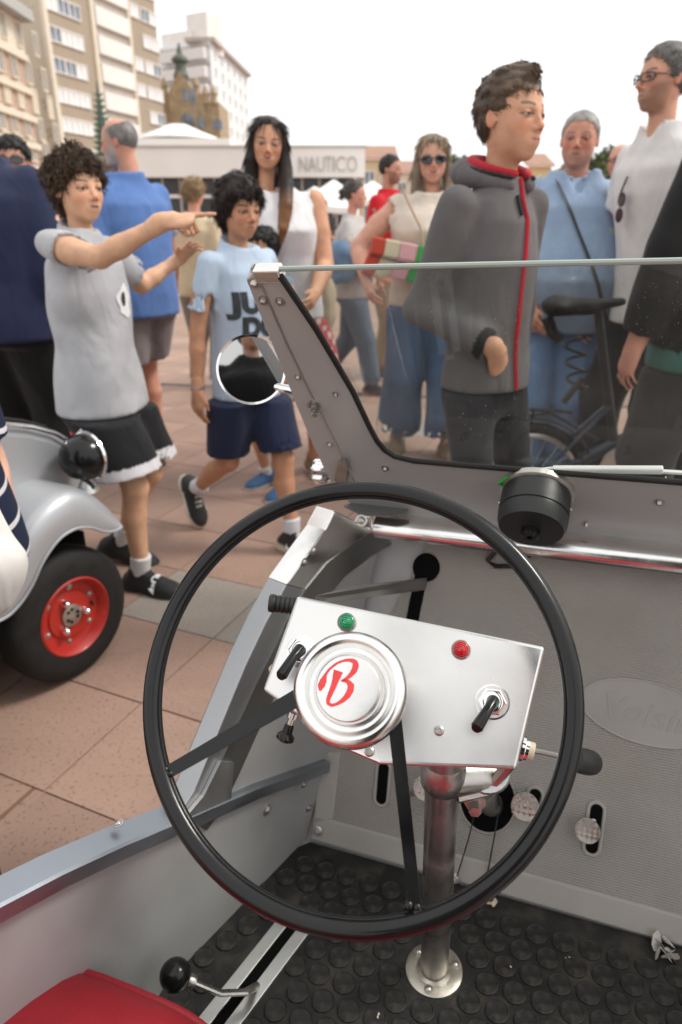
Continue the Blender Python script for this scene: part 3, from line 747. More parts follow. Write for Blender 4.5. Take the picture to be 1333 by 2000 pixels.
MB().tube([mc - mn_ * .02, mc - mn_ * .03 + (pm - mc) * .35 - U * .004, pm - nG * .02 + (mc - pm) * .25 - U * .008, pm - nG * .012], [.006, .006, .007, .007], 10).build('mirror_arm', M['chrome'], mh)

# wiper motor and wiper
mcn = wsx(1050, 955, .003); rm = .047
wm = MB().lathe([(rm, .01), (rm * 1.02, .014), (rm * 1.02, .043), (rm * .985, .0435), (rm * .985, .046), (rm * 1.02, .0465), (rm * 1.0, .060), (rm * .93, .068), (0, .070)], mcn, nG, 40).build('wiper_motor', M['blk'], car, 40)
MB().lathe([(rm * 1.08, 0), (rm * 1.08, .008), (rm * .98, .011), (.01, .011)], mcn, nG, 40).build('motor_plate', mat('cast_alloy', (.55, .54, .5), .45, 1, bump=.2, bscale=90), wm)
MB().lathe([(.013, .068), (.013, .078), (.009, .082), (.004, .082), (.004, .077)], mcn, nG, 12).build('motor_cap', M['blk_gloss'], wm)
for s in (-1, 1): dome(mcn + A * s * rm * 1.02 + nG * .03, A * s, .003, 'screw', M['steel'], wm)
M['green_wire'] = mat('green_wire', (.03, .35, .03), .5)
MB().tube([mcn - A * rm * .9 + nG * .006 + R * .01, mcn - A * rm * 1.1 + R * .022 + nG * .012, mcn - A * rm * .8 + R * .035 + nG * .008], .002, 8).build('wire', M['green_wire'], wm)
def arm(q0, q1, w, t, name, d=-.03):
    a, c = wsx(*q0, d), wsx(*q1, d); u = unit(c - a); v = np.cross(nG, u)
    return MB().box((a + c) / 2, (u, v, nG), (np.linalg.norm(c - a) / 2, w, t))
wi = arm((1080, 917), (1296, 918), .0058, .004, 'w').build('wiper_arm', M['white_paint'], car, 0, bevel=.002)
arm((1296, 921), (1500, 933), .0022, .002, 'w').build('wiper_rod', M['white_paint'], wi, 0)
arm((1262, 939), (1302, 937), .006, .004, 'w').build('wiper_clip', M['white_paint'], wi, 0, bevel=.002)
arm((1238, 935), (1268, 938), .003, .003, 'w').build('wiper_clip', M['white_paint'], wi, 0)
arm((1300, 941), (1500, 955), .003, .003, 'w').build('wiper_rod', M['white_paint'], wi, 0)
arm((1100, 925), (1300, 933), .002, .003, 'w', -.024).build('wiper_blade', M['rubber'], wi, 0)
MB().tube([wsx(1050, 916, -.03), wsx(1085, 917, -.03)], [.001, .005], 8).build('wiper_tip', M['white_paint'], wi)

# floor mat with round studs
mpx = [(606, 1648), (1420, 1879), (1560, 2360), (240, 2360), (300, 1965), (352, 1890), (392, 1838), (430, 1800), (482, 1738), (520, 1715), (560, 1668)]
fmp = [fl(*q, .001) for q in mpx]
M['mat'] = mat('dirty_black_rubber', (.016, .0155, .015), .5, 0, var=.35, scale=12, bump=.15, bscale=220, dirt=((.085, .07, .05), .55, 24), spec=.4)
floor_mat = MB().prism(fmp, U * .004).build('floor_mat', M['mat'], car, 0)
st = MB().lathe([(.0162, 0), (.0158, .0022), (.0148, .0026), (.0138, .0014), (0, .0009)], (0, 0, 0), (0, 0, 1), 14).mesh('stud', 40)
M['stud'] = mat('worn_black_rubber', (.02, .019, .018), .45, 0, var=.4, scale=90, bump=.1, bscale=300, dirt=((.10, .085, .065), .5, 60), spec=.4)
st.materials.append(M['stud'])
def inside(p2, poly2):
    r = False; j = len(poly2) - 1
    for i in range(len(poly2)):
        (xi, yi), (xj, yj) = poly2[i], poly2[j]
        if (yi > p2[1]) != (yj > p2[1]) and p2[0] < (xj - xi) * (p2[1] - yi) / (yj - yi) + xi: r = not r
        j = i
    return r
mp2 = [(np.dot(p - K0, A), np.dot(p - K0, F)) for p in fmp]
slotA, slotB = fl(560, 1826), fl(430, 1985)
cnt = 0
for j in range(0, 26):
    for i in range(-14, 30):
        a = i * .0375 + (j % 2) * .01875; f = -.02 - j * .0325
        if not inside((a, f), mp2) or not all(inside((a + dx, f + dy), mp2) for dx in (-.017, .017) for dy in (-.017, .017)): continue
        p = K0 + A * a + F * f
        if np.linalg.norm(np.cross(unit(slotB - slotA), p - slotA)) < .042 and -.05 < np.dot(p - slotA, unit(slotB - slotA)) < .3: continue
        if np.linalg.norm(p - FP) < .055: continue
        q = p - EYE; d = q[1] * CP - q[2] * SP; x, y = q[0] / d * FPX + 666.5, 1000 + FPX * (-(q[2] * CP + q[1] * SP) / d)
        if -60 < x < 1400 and y < 2060 and cnt < 290:
            place('stud', st, frame(p + U * .0049, A, F, U), floor_mat); cnt += 1
M['crumb'] = mat('dry_petal', (.62, .52, .38), .8, var=.3, scale=80)

# steering column
colT = EYE + ray(866, 1508) * .735
sc = MB().tube([FP + U * .004, FP + (colT - FP) * .5, colT + (colT - FP) * .12], .0192, 24).build('steering_column', M['steel'], car)
MB().lathe([(.040, .004), (.040, .008), (.0385, .009), (.025, .0095), (.021, .013), (.0185, .016)], FP, U, 40).build('column_flange', mat('worn_alloy', (.62, .58, .5), .4, 1, var=.2, scale=30, bump=.05), sc)
for k in range(3):
    a = 2.6 + k * 2.1; dome(FP + U * .009 + .031 * (A * math.cos(a) + F * math.sin(a)), U, .0042, 'bolt', M['steel'], sc)
ca = unit(colT - FP)
MB().lathe([(.020, -.02), (.024, -.014), (.024, .012), (.02, .02)], colT, ca, 24).build('column_collar', M['steel'], sc)
hole = fw(952, 1560, .006)
j0 = colT + A * .03 - U * .01; 
MB().tube([j0 - A * .03, j0 + A * .012 + F * .03, fw(935, 1545, .12), fw(962, 1572, -.005)], [.02, .021, .020, .019], 18).build('steering_shaft', M['steel'], sc)
MB().lathe([(.024, -.008), (.026, -.004), (.026, .006), (.023, .01)], j0 + A * .012 + F * .03, unit(fw(935, 1545, .12) - j0), 24).build('shaft_clamp', M['alu'], sc)
MB().tube([colT + A * .016 - U * .03, colT + A * .045 - U * .028 + F * .02, colT + A * .07 + U * .02 + F * .02], [.006, .007, .006], 8).build('clamp_bolt', M['steel'], sc)
MB().lathe([(.012, 0), (.012, .008), (.007, .009), (.007, .02), (.001, .021)], colT + A * .03 - U * .055 + F * .03, -F + A * .2, 6).build('clamp_nut', M['steel'], sc, 25)

# openings in the firewall: hole shade painted as flat black patches on the mat
def hole_dark_patch(pts, name='hole_dark_patch', depth=.004):
    o = MB().prism(pts, nW * .0012); return o.build(name, M['blk_mat'], fmat, 0)
def ell(c, ra, rt_, tilt=0, n=36):
    u = A * math.cos(tilt) + T * math.sin(tilt); v = -A * math.sin(tilt) + T * math.cos(tilt)
    return [c + u * ra * math.cos(t) + v * rt_ * math.sin(t) for t in np.linspace(0, 2 * math.pi, n, endpoint=False)]
FD = .0085
hc = fw(952, 1562, FD); hole_dark_patch(ell(hc, .043, .050))
MB().tube(ell(hc, .0445, .0515), .0022, 8, closed=True).build('opening_rim', M['rubber_plain'], fmat)
def slot(q0, q1, w):
    a, c = fw(*q0, FD), fw(*q1, FD); u = unit(c - a); v = np.cross(nW, u); pts = []
    for t in np.linspace(-math.pi / 2, math.pi / 2, 9): pts.append(c + w * (u * math.cos(t) + v * math.sin(t)))
    for t in np.linspace(math.pi / 2, 3 * math.pi / 2, 9): pts.append(a + w * (u * math.cos(t) + v * math.sin(t)))
    return pts
for q0, q1 in (((1156, 1655), (1166, 1582)), ((1035, 1590), (1046, 1552)), ((745, 1560), (750, 1500))):
    s = slot(q0, q1, .0085); hole_dark_patch(s); s2 = slot(q0, q1, .0115)
    MB().tube(s2, .0028, 8, closed=True).build('slot_rim', M['rubber_plain'], fmat)
k1 = slot((806, 1210), (822, 1130), .0105); kc_ = fw(833, 1108, FD)
hole_dark_patch(k1, 'lever_slot_dark_patch'); MB().prism(ell(kc_ + nW * .0004, .023, .024), nW * .0012).build('lever_slot_dark_patch', M['blk_mat'], fmat, 0)
for q, d in (((622, 1622), .012), ((888, 1715), .012)):
    MB().lathe([(.0085, 0), (.0085, .002), (.0055, .0025), (.0055, .005), (.002, .0052), (.002, .003)], fw(*q, d), nW, 20).build('grommet', M['alu'], fmat)
MB().tube([hit(893, 1712, K0 + nW * .02, nW), fw(915, 1640, .02), fw(932, 1570, .03)], .0012, 6).build('cable', M['blk'], car)
MB().tube([fw(950, 1720, .012), fw(965, 1640, .02), fw(975, 1580, .02)], .0013, 6).build('cable', M['blk'], car)
MB().tube([D0 + A * .21 + F * .035 - U * .01, fw(952, 1095, .01), fw(968, 1106, .012), fw(1000, 1106, .012), D0 + A * .27 + F * .03 - U * .012], .004, 8).build('wire_loop', M['blk'], car)

# pedals
def pedal(q, d, r, tgt):
    c = fw(*q, d)
    p = MB().lathe([(r * .9, -.008), (r, -.005), (r, .0015), (r * .95, .0025), (0, .0025)], c, nW + U * .15, 28).build('pedal', mat('worn_pedal_alloy', (.50, .46, .40), .5, .3, var=.15, scale=70), car)
    for s in range(-2, 3):
        for ax, bx_ in ((A, T), (T, A)):
            L_ = r * math.sqrt(max(0.05, 1 - (s * .4) ** 2)) * .95
            MB().box(c + (nW + U * .15) * .0030 + ax * s * r * .4, (bx_, ax, nW), (L_, r * .07, .0008)).build('tread_bar', M['steel'], p, 0)
    MB().tube([c - nW * .006, c - nW * d * .6 + T * .004, fw(*tgt, .004)], [.006, .0055, .0055], 8).build('pedal_stem', M['steel'], p)
pedal((1148, 1623), .03, .0178, (1163, 1600)); pedal((1026, 1576), .035, .021, (1043, 1566)); pedal((832, 1540), .035, .020, (800, 1552))

# oval badge on the mat
bc = fw(1262, 1392, FD - .002); tl = math.radians(-4)
M['badge'] = mat('badge_rubber', (.335, .315, .29), .6, 0, var=.08, scale=8, dirt=((.30, .26, .21), .4, 6))
bd = MB().prism(ell(bc, .094, .047, tl, 48), nW * .0022).build('badge', M['badge'], fmat, 0, bevel=.001)
MB().tube(ell(bc + nW * .0022, .093, .046, tl, 48), .0015, 6, closed=True).build('badge_rim', M['rubber_plain'], bd)
me = text_mesh('Voisin', .052, .0012, 'badge_lettering', .0, .2); me.materials.append(M['badge'])
bu = A * math.cos(tl) + T * math.sin(tl); bv = np.cross(nW, bu)
place('badge_lettering', me, frame(bc + nW * .0018 + bv * -.003, bu, bv, nW), bd)

# gear lever with ribbed grip
g0, g1, g2 = fw(835, 1140, .004), EYE + ray(690, 1158) * .95, EYE + ray(618, 1172) * .84
u = unit(g1 - g0); v = unit(np.cross(u, V(.2, -.8, .6)))
gv = unit(U - F * .1)
bar = MB().grid([[g0 - gv * .011, g0 + gv * .011], [g1 - gv * .011, g1 + gv * .011], [g2 - gv * .009, g2 + gv * .009]])
lev = MB().prism([g0 - gv * .012, g1 - gv * .011, g2 - gv * .006, g2 + gv * .006, g1 + gv * .011, g0 + gv * .012], -nW * -.003).build('gear_lever', mat('lever_steel', (.26, .25, .24), .5, .8, var=.1), car, 0, bevel=.001)
gc = EYE + ray(548, 1180) * .83; gax = unit((EYE + ray(600, 1186) * .83) - gc)
prof = [(.0085, -.014), (.0105, -.013), (.0112, -.009), (.0105, -.006)]
for k in range(6): prof += [(.0092, -.005 + k * .0055), (.0104, -.004 + k * .0055), (.0104, -.0008 + k * .0055), (.0092, 0 + k * .0055)]
prof += [(.006, .03), (.006, .06)]
MB().lathe(prof, gc, gax, 24).build('lever_grip', M['blk'], lev, 30)
gc2 = EYE + ray(570, 1222) * .80
MB().lathe([(.008, -.006), (.011, -.003), (.0115, .002), (.011, .012), (.007, .015), (.006, .03)], gc2, gax - U * .5, 20).build('lever_knob', M['blk'], lev)
MB().tube([g2, gc2 + gax * .02, gc + gax * .04], .004, 8).build('lever_rod', M['blk'], lev)

# instrument panel
YA = math.radians(10.8); EL = math.radians(40)
Fh = V(math.sin(YA), math.cos(YA), 0); aw = np.cross(Fh, (0, 0, 1)); nw = -Fh * math.cos(EL) + V(0, 0, 1) * math.sin(EL); bw = np.cross(nw, aw)
C = V(.012, .517, .812)
PD = -.088
def pn(px, py, d=0.0): return hit(px, py, C + nw * (PD + d), nw)
pp = [pn(*q) for q in ((580, 1163), (1066, 1263), (1010, 1503), (742, 1493), (672, 1463), (513, 1347))]
pan = MB().prism(pp, -nw * .022).build('instrument_panel', M['panel'], car, 0, bevel=.0035, seg=3)
def lamp(q, col, r=.0088):
    c = pn(*q, .0)
    MB().lathe([(r * 1.12, 0), (r * 1.14, .003), (r * 1.02, .0042), (r * .98, .0035)], c, nw, 28).build('lamp_ring', M['steel'], pan)
    m = mat('lamp_lens', col, .08, 0, var=.25, scale=260, coat=1)
    m.node_tree.nodes['Principled BSDF'].inputs['Transmission Weight'].default_value = .25
    MB().lathe([(r * .98, .001), (r * .95, .004), (r * .8, .0062), (r * .72, .0058), (r * .55, .0075), (r * .48, .0070), (r * .3, .0083), (r * .24, .0078), (0, .0085)], c, nw, 28).build('lamp_lens', m, pan, 25)
lamp((678, 1216), (.0, .33, .12)); lamp((901, 1269), (.70, .01, .015))
def switch(q, q2):
    c = pn(*q)
    MB().lathe([(.0172, 0), (.0172, .0012), (.0155, .0016), (.0155, .0018)], c, nw, 40).build('switch_washer', M['alu_bright'], pan)
    MB().lathe([(.0140, .0016), (.0140, .0042), (.0125, .005), (.011, .005)], c, nw, 6).build('switch_nut', M['chrome'], pan, 20)
    MB().lathe([(.0098, .004), (.0098, .0075), (.0075, .0085), (.006, .0085)], c, nw, 28).build('switch_collar', M['chrome'], pan)
    e = pn(*q2, .028)
    MB().tube([c + nw * .004, c + nw * .012, c + nw * .014 + (e - c) * .25, e - (e - c) * .06, e], [.0062, .0066, .0048, .0062, .0045], 14).build('switch_lever', M['blk_gloss'], pan)
switch((962, 1371), (930, 1424)); switch((590, 1272), (548, 1322))
for q in ((858, 1427), (722, 1468)):
    MB().lathe([(.0052, 0), (.0050, .002), (.0034, .0032), (.0022, .0032), (.0020, .0014), (0, .0014)], pn(*q), nw, 20).build('screw', M['steel'], pan)
rs = unit(np.cross(nw, unit(pp[1] - pp[2]))); rs = rs if np.dot(rs, aw) > 0 else -rs
c = (pp[2] + (pp[1] - pp[2]) * .17) - nw * .010
MB().lathe([(.0125, 0), (.0125, .003), (.0105, .004), (.0105, .007)], c, rs, 28).build('button_ring', M['chrome'], pan)
MB().lathe([(.0088, .004), (.0088, .012), (.0080, .0128), (0, .0128)], c, rs, 24).build('push_button', mat('ivory_plastic', (.62, .53, .38), .4), pan)
c = (pp[4] + (pp[5] - pp[4]) * .62) - nw * .008; dn_ = unit(pn(556, 1446, -.02) - c)
MB().lathe([(.006, 0), (.006, .006), (.0035, .0065), (.0035, .018)], c, dn_, 16).build('pull_knob_stem', M['chrome'], pan)
MB().lathe([(.0035, .014), (.005, .016), (.0055, .024), (.0095, .028), (.0098, .031), (.006, .0335), (0, .034)], c, dn_, 20).build('pull_knob', M['blk_gloss'], pan)
dome(pp[5] + (pp[0] - pp[5]) * .22 - aw * .001 - nw * .012, -aw, .0035, 'rivet', mat('ivory_rivet', (.6, .52, .4), .4), pan)
l0, l1 = (pp[2] + (pp[1] - pp[2]) * .17) - nw * .016, EYE + ray(1142, 1487) * .74
MB().tube([l0, l0 + (l1 - l0) * .5, l1], .0028, 8).build('lever_rod', M['steel'], pan)
MB().lathe([(.004, -.02), (.0125, -.016), (.0135, -.004), (.0138, .008), (.0125, .016), (.008, .020), (0, .0212)], l1 - unit(l1 - l0) * .002, unit(l1 - l0), 24).build('lever_ball', M['blk'], pan)

# steering wheel
RW = .1912
cir = [C + RW * (aw * math.cos(t) + bw * math.sin(t)) for t in np.linspace(0, 2 * math.pi, 128, endpoint=False)]
wheel = MB().tube(cir, .0089, 20, closed=True).build('steering_wheel', M['blk_gloss'], car)
def wl(px, py, d=0.0): return hit(px, py, C + nw * d, nw)
for q0, q1, w0, w1 in (((322, 1512), (600, 1352), .0056, .0076), ((812, 1778), (770, 1390), .0050, .0060)):
    a, c = wl(*q0, .001), wl(*q1, .022); u = unit(c - a); v = unit(np.cross(nw, u)); n3 = np.cross(u, v)
    vs = []
    for s, ww in ((0, w0), (.25, w0 * 1.05), (1, w1)):
        p = a + (c - a) * s; vs.append([p - v * ww + n3 * .002, p + v * ww + n3 * .002, p + v * ww - n3 * .002, p - v * ww - n3 * .002, p - v * ww + n3 * .002])
    vs = np.array(vs); MB().grid(vs).build('spoke', M['blk_gloss'], wheel, 20)
    MB().box(a + (c - a) * .5 - n3 * .006, (u, v, n3), (np.linalg.norm(c - a) * .5, .0014, .006)).build('spoke_web', M['blk_gloss'], wheel, 0)
    mb = MB()
    for k in range(7): mb.sphere(a + u * RNG.uniform(-.004, .006) + v * RNG.uniform(-.009, .009) + n3 * .001, RNG.uniform(.0025, .0045), nu=10, nv=6)
    mb.build('weld', M['blk_gloss'], wheel)
HB = wl(681, 1345, .05)
MB().lathe([(.036, -.085), (.036, -.03)], HB, nw, 32).build('hub_boss', M['blk'], wheel)
MB().lathe([(.0400, -.030), (.0455, -.029), (.0478, -.026), (.0490, -.014), (.0487, -.008), (.0468, -.0035), (.0440, -.0012), (.0412, -.0006), (.0385, -.0016), (.0362, -.0042), (.0345, -.0058), (.0325, -.0062), (.0308, -.0058), (.0300, -.0044), (.0287, -.0005), (.0274, .0028), (.0262, .0040), (.0245, .0043), (0, .0045)], HB, nw, 64).build('hub_cap', M['alu_bright'], wheel, 30)
def hb(x, y): return hit(560 + x / 5.127, 1200 + y / 5.127, HB + nw * .0048, nw)
def ribbon(pts, ws):
    k = np.linspace(0, 1, len(pts)); kk = np.linspace(0, 1, len(pts) * 8)
    pts = np.array(pts, float); xy = np.stack([np.interp(kk, k, pts[:, i]) for i in (0, 1)], 1)
    for _ in range(6): xy[1:-1] = (xy[:-2] + xy[2:] + 2 * xy[1:-1]) / 4
    w = np.interp(kk, k, ws); t = np.gradient(xy, axis=0); t /= np.linalg.norm(t, axis=1)[:, None]; nn = np.stack([-t[:, 1], t[:, 0]], 1)
    w = w * 1.12 + np.sin(kk * 90) * .8
    l, r = xy + nn * w[:, None], xy - nn * w[:, None]
    P = []
    for a_, b_ in zip(l, r):
        p, q = hb(*a_), hb(*b_); P.append([p - nw * .0006, p, q, q - nw * .0006])
    return MB().grid(P)
em = ribbon([(335, 765), (345, 715), (368, 665), (390, 600), (430, 545), (500, 490), (560, 465), (620, 455), (680, 468), (695, 505), (680, 560), (640, 610), (590, 650), (545, 668)], [10, 32, 30, 12, 10, 10, 10, 14, 22, 28, 27, 20, 14, 8]).build('emblem_letter', M['red_ink'], wheel, 0)
ribbon([(520, 565), (505, 610), (490, 660), (470, 720), (440, 790), (415, 850), (415, 890), (450, 912), (500, 900), (560, 865), (610, 815), (640, 760), (645, 710), (615, 672), (560, 662)], [42, 38, 30, 26, 22, 18, 16, 15, 14, 20, 27, 30, 30, 20, 10]).build('emblem_letter', M['red_ink'], wheel, 0)

# red seats
def cushion(c, ax, fx, ha, hf, hz, name, parent):
    P = []
    def ring(s, z, n=60):
        r = []
        for t in np.linspace(0, 2 * math.pi, n + 1):
            ct, st_ = math.cos(t), math.sin(t); e = .62
            x = math.copysign(abs(ct) ** e, ct); y = math.copysign(abs(st_) ** e, st_)
            r.append(c + ax * ha * s * x + fx * hf * s * y + U * z)
        return r
    for s, z in ((.97, -.09), (1.0, -.06), (1.01, -.02), (.99, 0), (.95, .014), (.86, .030), (.7, .045), (.45, .055), (.2, .059), (.01, .06)): P.append(ring(s, z * hz / .06))
    o = MB().grid(P).build(name, M['red_vinyl'], parent, 60)
    MB().tube(ring(.985, .002)[:-1], .0045, 8, closed=True).build('piping', M['red_vinyl'], o)
    return o
sc0 = hit(10, 2330, FP + U * .155, U)
cushion(sc0, A, F, .20, .20, .045, 'seat_cushion', car)
cushion(sc0 + A * .46, A, F, .20, .20, .045, 'seat_cushion', car)
MB().prism([sc0 - A * .2 - F * .22 - U * .05, sc0 + A * .66 - F * .22 - U * .05, sc0 + A * .66 - F * .32 + U * .12, sc0 - A * .2 - F * .32 + U * .12], F * -.06).build('seat_back', M['red_vinyl'], car, 0, bevel=.02, seg=4)
MB().box(sc0 + A * .23 - U * .14, (A, F, U), (.42, .16, .055)).build('seat_base', M['grey_paint'], car, 0)

# handbrake
s0, s1 = fl(560, 1826, .006), fl(432, 1992, .006); u = unit(s1 - s0); v = np.cross(U, u); ln = np.linalg.norm(s1 - s0)
hb_ = MB()
for sg in (-1, 1): hb_.box((s0 + s1) / 2 + v * sg * .0175 + u * .01, (u, v, U), (ln / 2 + .03, .0095, .002))
hb_.box(s1 + u * .028, (u, v, U), (.012, .0095, .0018)); hb_.box(s0 - u * .03, (u, v, U), (.006, .0095, .0018))
hbk = hb_.build('handbrake_plate', M['alu'], car, 0, bevel=.0008)
MB().box((s0 + s1) / 2 - U * .0015, (u, v, U), (ln / 2 + .025, .008, .0008)).build('handbrake_slot_dark_patch', M['blk_mat'], hbk, 0)  # black strip stands in for the shade inside the slot
for sg in (-1, 1): dome(s1 + u * .028 + v * sg * .0155 + U * .002, U, .0036, 'bolt', M['steel'], hbk)
bl = EYE + ray(343, 1904) * .90
MB().tube([fl(508, 1922, .0), fl(480, 1938, .03), EYE + ray(430, 1940) * .92, EYE + ray(385, 1921) * .905, bl], [.006, .006, .006, .0055, .005], 10, flat=(1, .7)).build('handbrake_lever', M['steel'], hbk)
MB().sphere(bl, .0205, nu=32, nv=20).build('handbrake_ball', M['blk_gloss'], hbk)
MB().lathe([(.008, -.004), (.009, 0), (.008, .006)], bl + unit((EYE + ray(385, 1921) * .905) - bl) * .022, unit((EYE + ray(385, 1921) * .905) - bl), 14).build('ball_collar', M['steel'], hbk)

# body outside: bonnet, nose and wheels
P = []
for f, z, hw in ((.04, .735, .50), (.14, .715, .49), (.26, .67, .46), (.38, .60, .41), (.48, .50, .35), (.54, .38, .31), (.55, .25, .30)):
    row = []
    for s in np.linspace(-1, 1, 25):
        drop = (abs(s) ** 4) * .16
        row.append(MC + F * (np.dot(D0 - MC, F) + f + .03) + A * hw * s * (1 - .04 * s * s) + V(0, 0, z - MC[2] - drop))
    P.append(row)
MB().grid(P).build('bonnet', M['silver_paint'], car, 60)
def wheel_parts(c, ax, R_, parent, w=.085):
    """ax points outwards"""
    up = V(0, 0, 1); k = R_ / .2
    ty = MB().lathe([(.115 * k, -w / 2), (.15 * k, -w / 2 - .004), (.185 * k, -w / 2 + .004), (.197 * k, -w / 2 + .018), (.2 * k, -.01), (.2 * k, .01), (.197 * k, w / 2 - .018), (.185 * k, w / 2 - .004), (.15 * k, w / 2 + .004), (.118 * k, w / 2), (.112 * k, w / 2 - .008)], c, ax, 56, caps=False).build('tyre', M['rubber'], parent, 40)
    tr = bpy.data.objects.new('tyre_tread', None); bpy.data.objects.remove(tr)
    rb = MB().lathe([(.112 * k, w / 2 - .010), (.119 * k, w / 2 + .001), (.114 * k, w / 2 + .004), (.107 * k, w / 2 - .004), (.097 * k, w / 2 - .026), (.086 * k, w / 2 - .030), (.074 * k, w / 2 - .029), (.070 * k, w / 2 - .024), (.03 * k, w / 2 - .022), (0, w / 2 - .022)], c, ax, 48, caps=False).build('rim', M['red_wheel'], ty, 30)
    MB().lathe([(.033 * k, w / 2 - .024), (.033 * k, w / 2 - .016), (.031 * k, w / 2 - .015), (0, w / 2 - .015)], c, ax, 32).build('hub_plate', mat('hub_alloy', (.5, .47, .42), .45, 1, var=.2, scale=40), rb)
    u = unit(np.cross(ax, up)); v = np.cross(ax, u)
    for i in range(3):
        a = math.radians(50 + 120 * i); p = c + ax * (w / 2 - .026) + .048 * k * (u * math.cos(a) + v * math.sin(a))
        MB().lathe([(.012 * k, 0), (.012 * k, .014), (.0095 * k, .020), (.004 * k, .026), (0, .027)], p, ax, 12).build('wheel_nut', M['chrome'], rb)
        for s in (-.011, .011): MB().lathe([(.005 * k, 0), (.005 * k, .001), (0, .001)], c + ax * (w / 2 - .0148) + (.018 * k) * (u * math.cos(a) + v * math.sin(a)) + s * .6 * (v * math.cos(a) - u * math.sin(a)), ax, 10).build('hub_hole_dark_patch', M['blk_mat'], rb, 0)  # flat black discs, the dark of a hole put into the colour
    for i in range(6):
        a = math.radians(20 + 60 * i); dome(c + ax * (w / 2 - .029) + .084 * k * (u * math.cos(a) + v * math.sin(a)), ax, .006 * k, 'bolt', M['steel'], rb)
    MB().tube([c + ax * (w / 2 - .028) - u * .08 * k, c + ax * (w / 2 - .012) - u * .072 * k], [.005, .004], 8).build('valve', M['blk'], rb)
    return ty
for f, a in ((.30, .10), (.30, WIDTH - .10), (-.85, -.18), (-.85, WIDTH + .18)):
    c = K0 + F * f + A * a; c = V(c[0], c[1], .2); ax = unit(V(A[0], A[1], 0)) * (1 if a > .5 else -1)
    wheel_parts(c, ax, .2, car, .08)
# crushed petals on the mat
cr = fl(1302, 1862, .006)
mb = MB()
for k in range(9):
    o = cr + A * RNG.uniform(-.014, .016) + F * RNG.uniform(-.012, .016) + U * RNG.uniform(.002, .01); a_, b_ = unit(RNG.normal(0, 1, 3)), unit(RNG.normal(0, 1, 3)); s = RNG.uniform(.007, .013)
    mb.grid([[o - a_ * s - b_ * s * .6, o - a_ * s * .2 - b_ * s + U * .004, o + a_ * s - b_ * s * .7], [o - a_ * s * 1.1, o + U * .006, o + a_ * s * 1.1 + U * .003], [o - a_ * s + b_ * s * .8, o + b_ * s + U * .002, o + a_ * s * .8 + b_ * s * .8]])
tag(mb.build('crumpled_tissue', mat('crumpled_paper', (.62, .58, .52), .8, bump=.3, bscale=300), None, 60), 'scrap of crumpled pale tissue on the black floor mat', 'litter')
for i, (x, y) in enumerate(((962, 1760), (1000, 1890), (740, 1985), (1110, 1870))):
    o = fl(x, y, .0085); mb = MB(); s = .0045 if i == 0 else .0016
    for k in range(4 if i == 0 else 2):
        p = o + RNG.normal(0, s * .8, 3) * V(1, 1, .2); a_ = unit(RNG.normal(0, 1, 3) * V(1, 1, .3)); b_ = np.cross(U, a_)
        mb.grid([[p - a_ * s, p + b_ * s + U * .001], [p - b_ * s * .8, p + a_ * s * 1.2 + U * .002]])
    tag(mb.build('petal_crumb', M['crumb'], None, 60), ('small dry petal at the foot of the firewall mat', 'pale crumb on the studded mat to the right of the steering column', 'tiny crumb on the mat in front of the column flange', 'tiny straw crumb near the crumpled tissue')[i], 'litter')
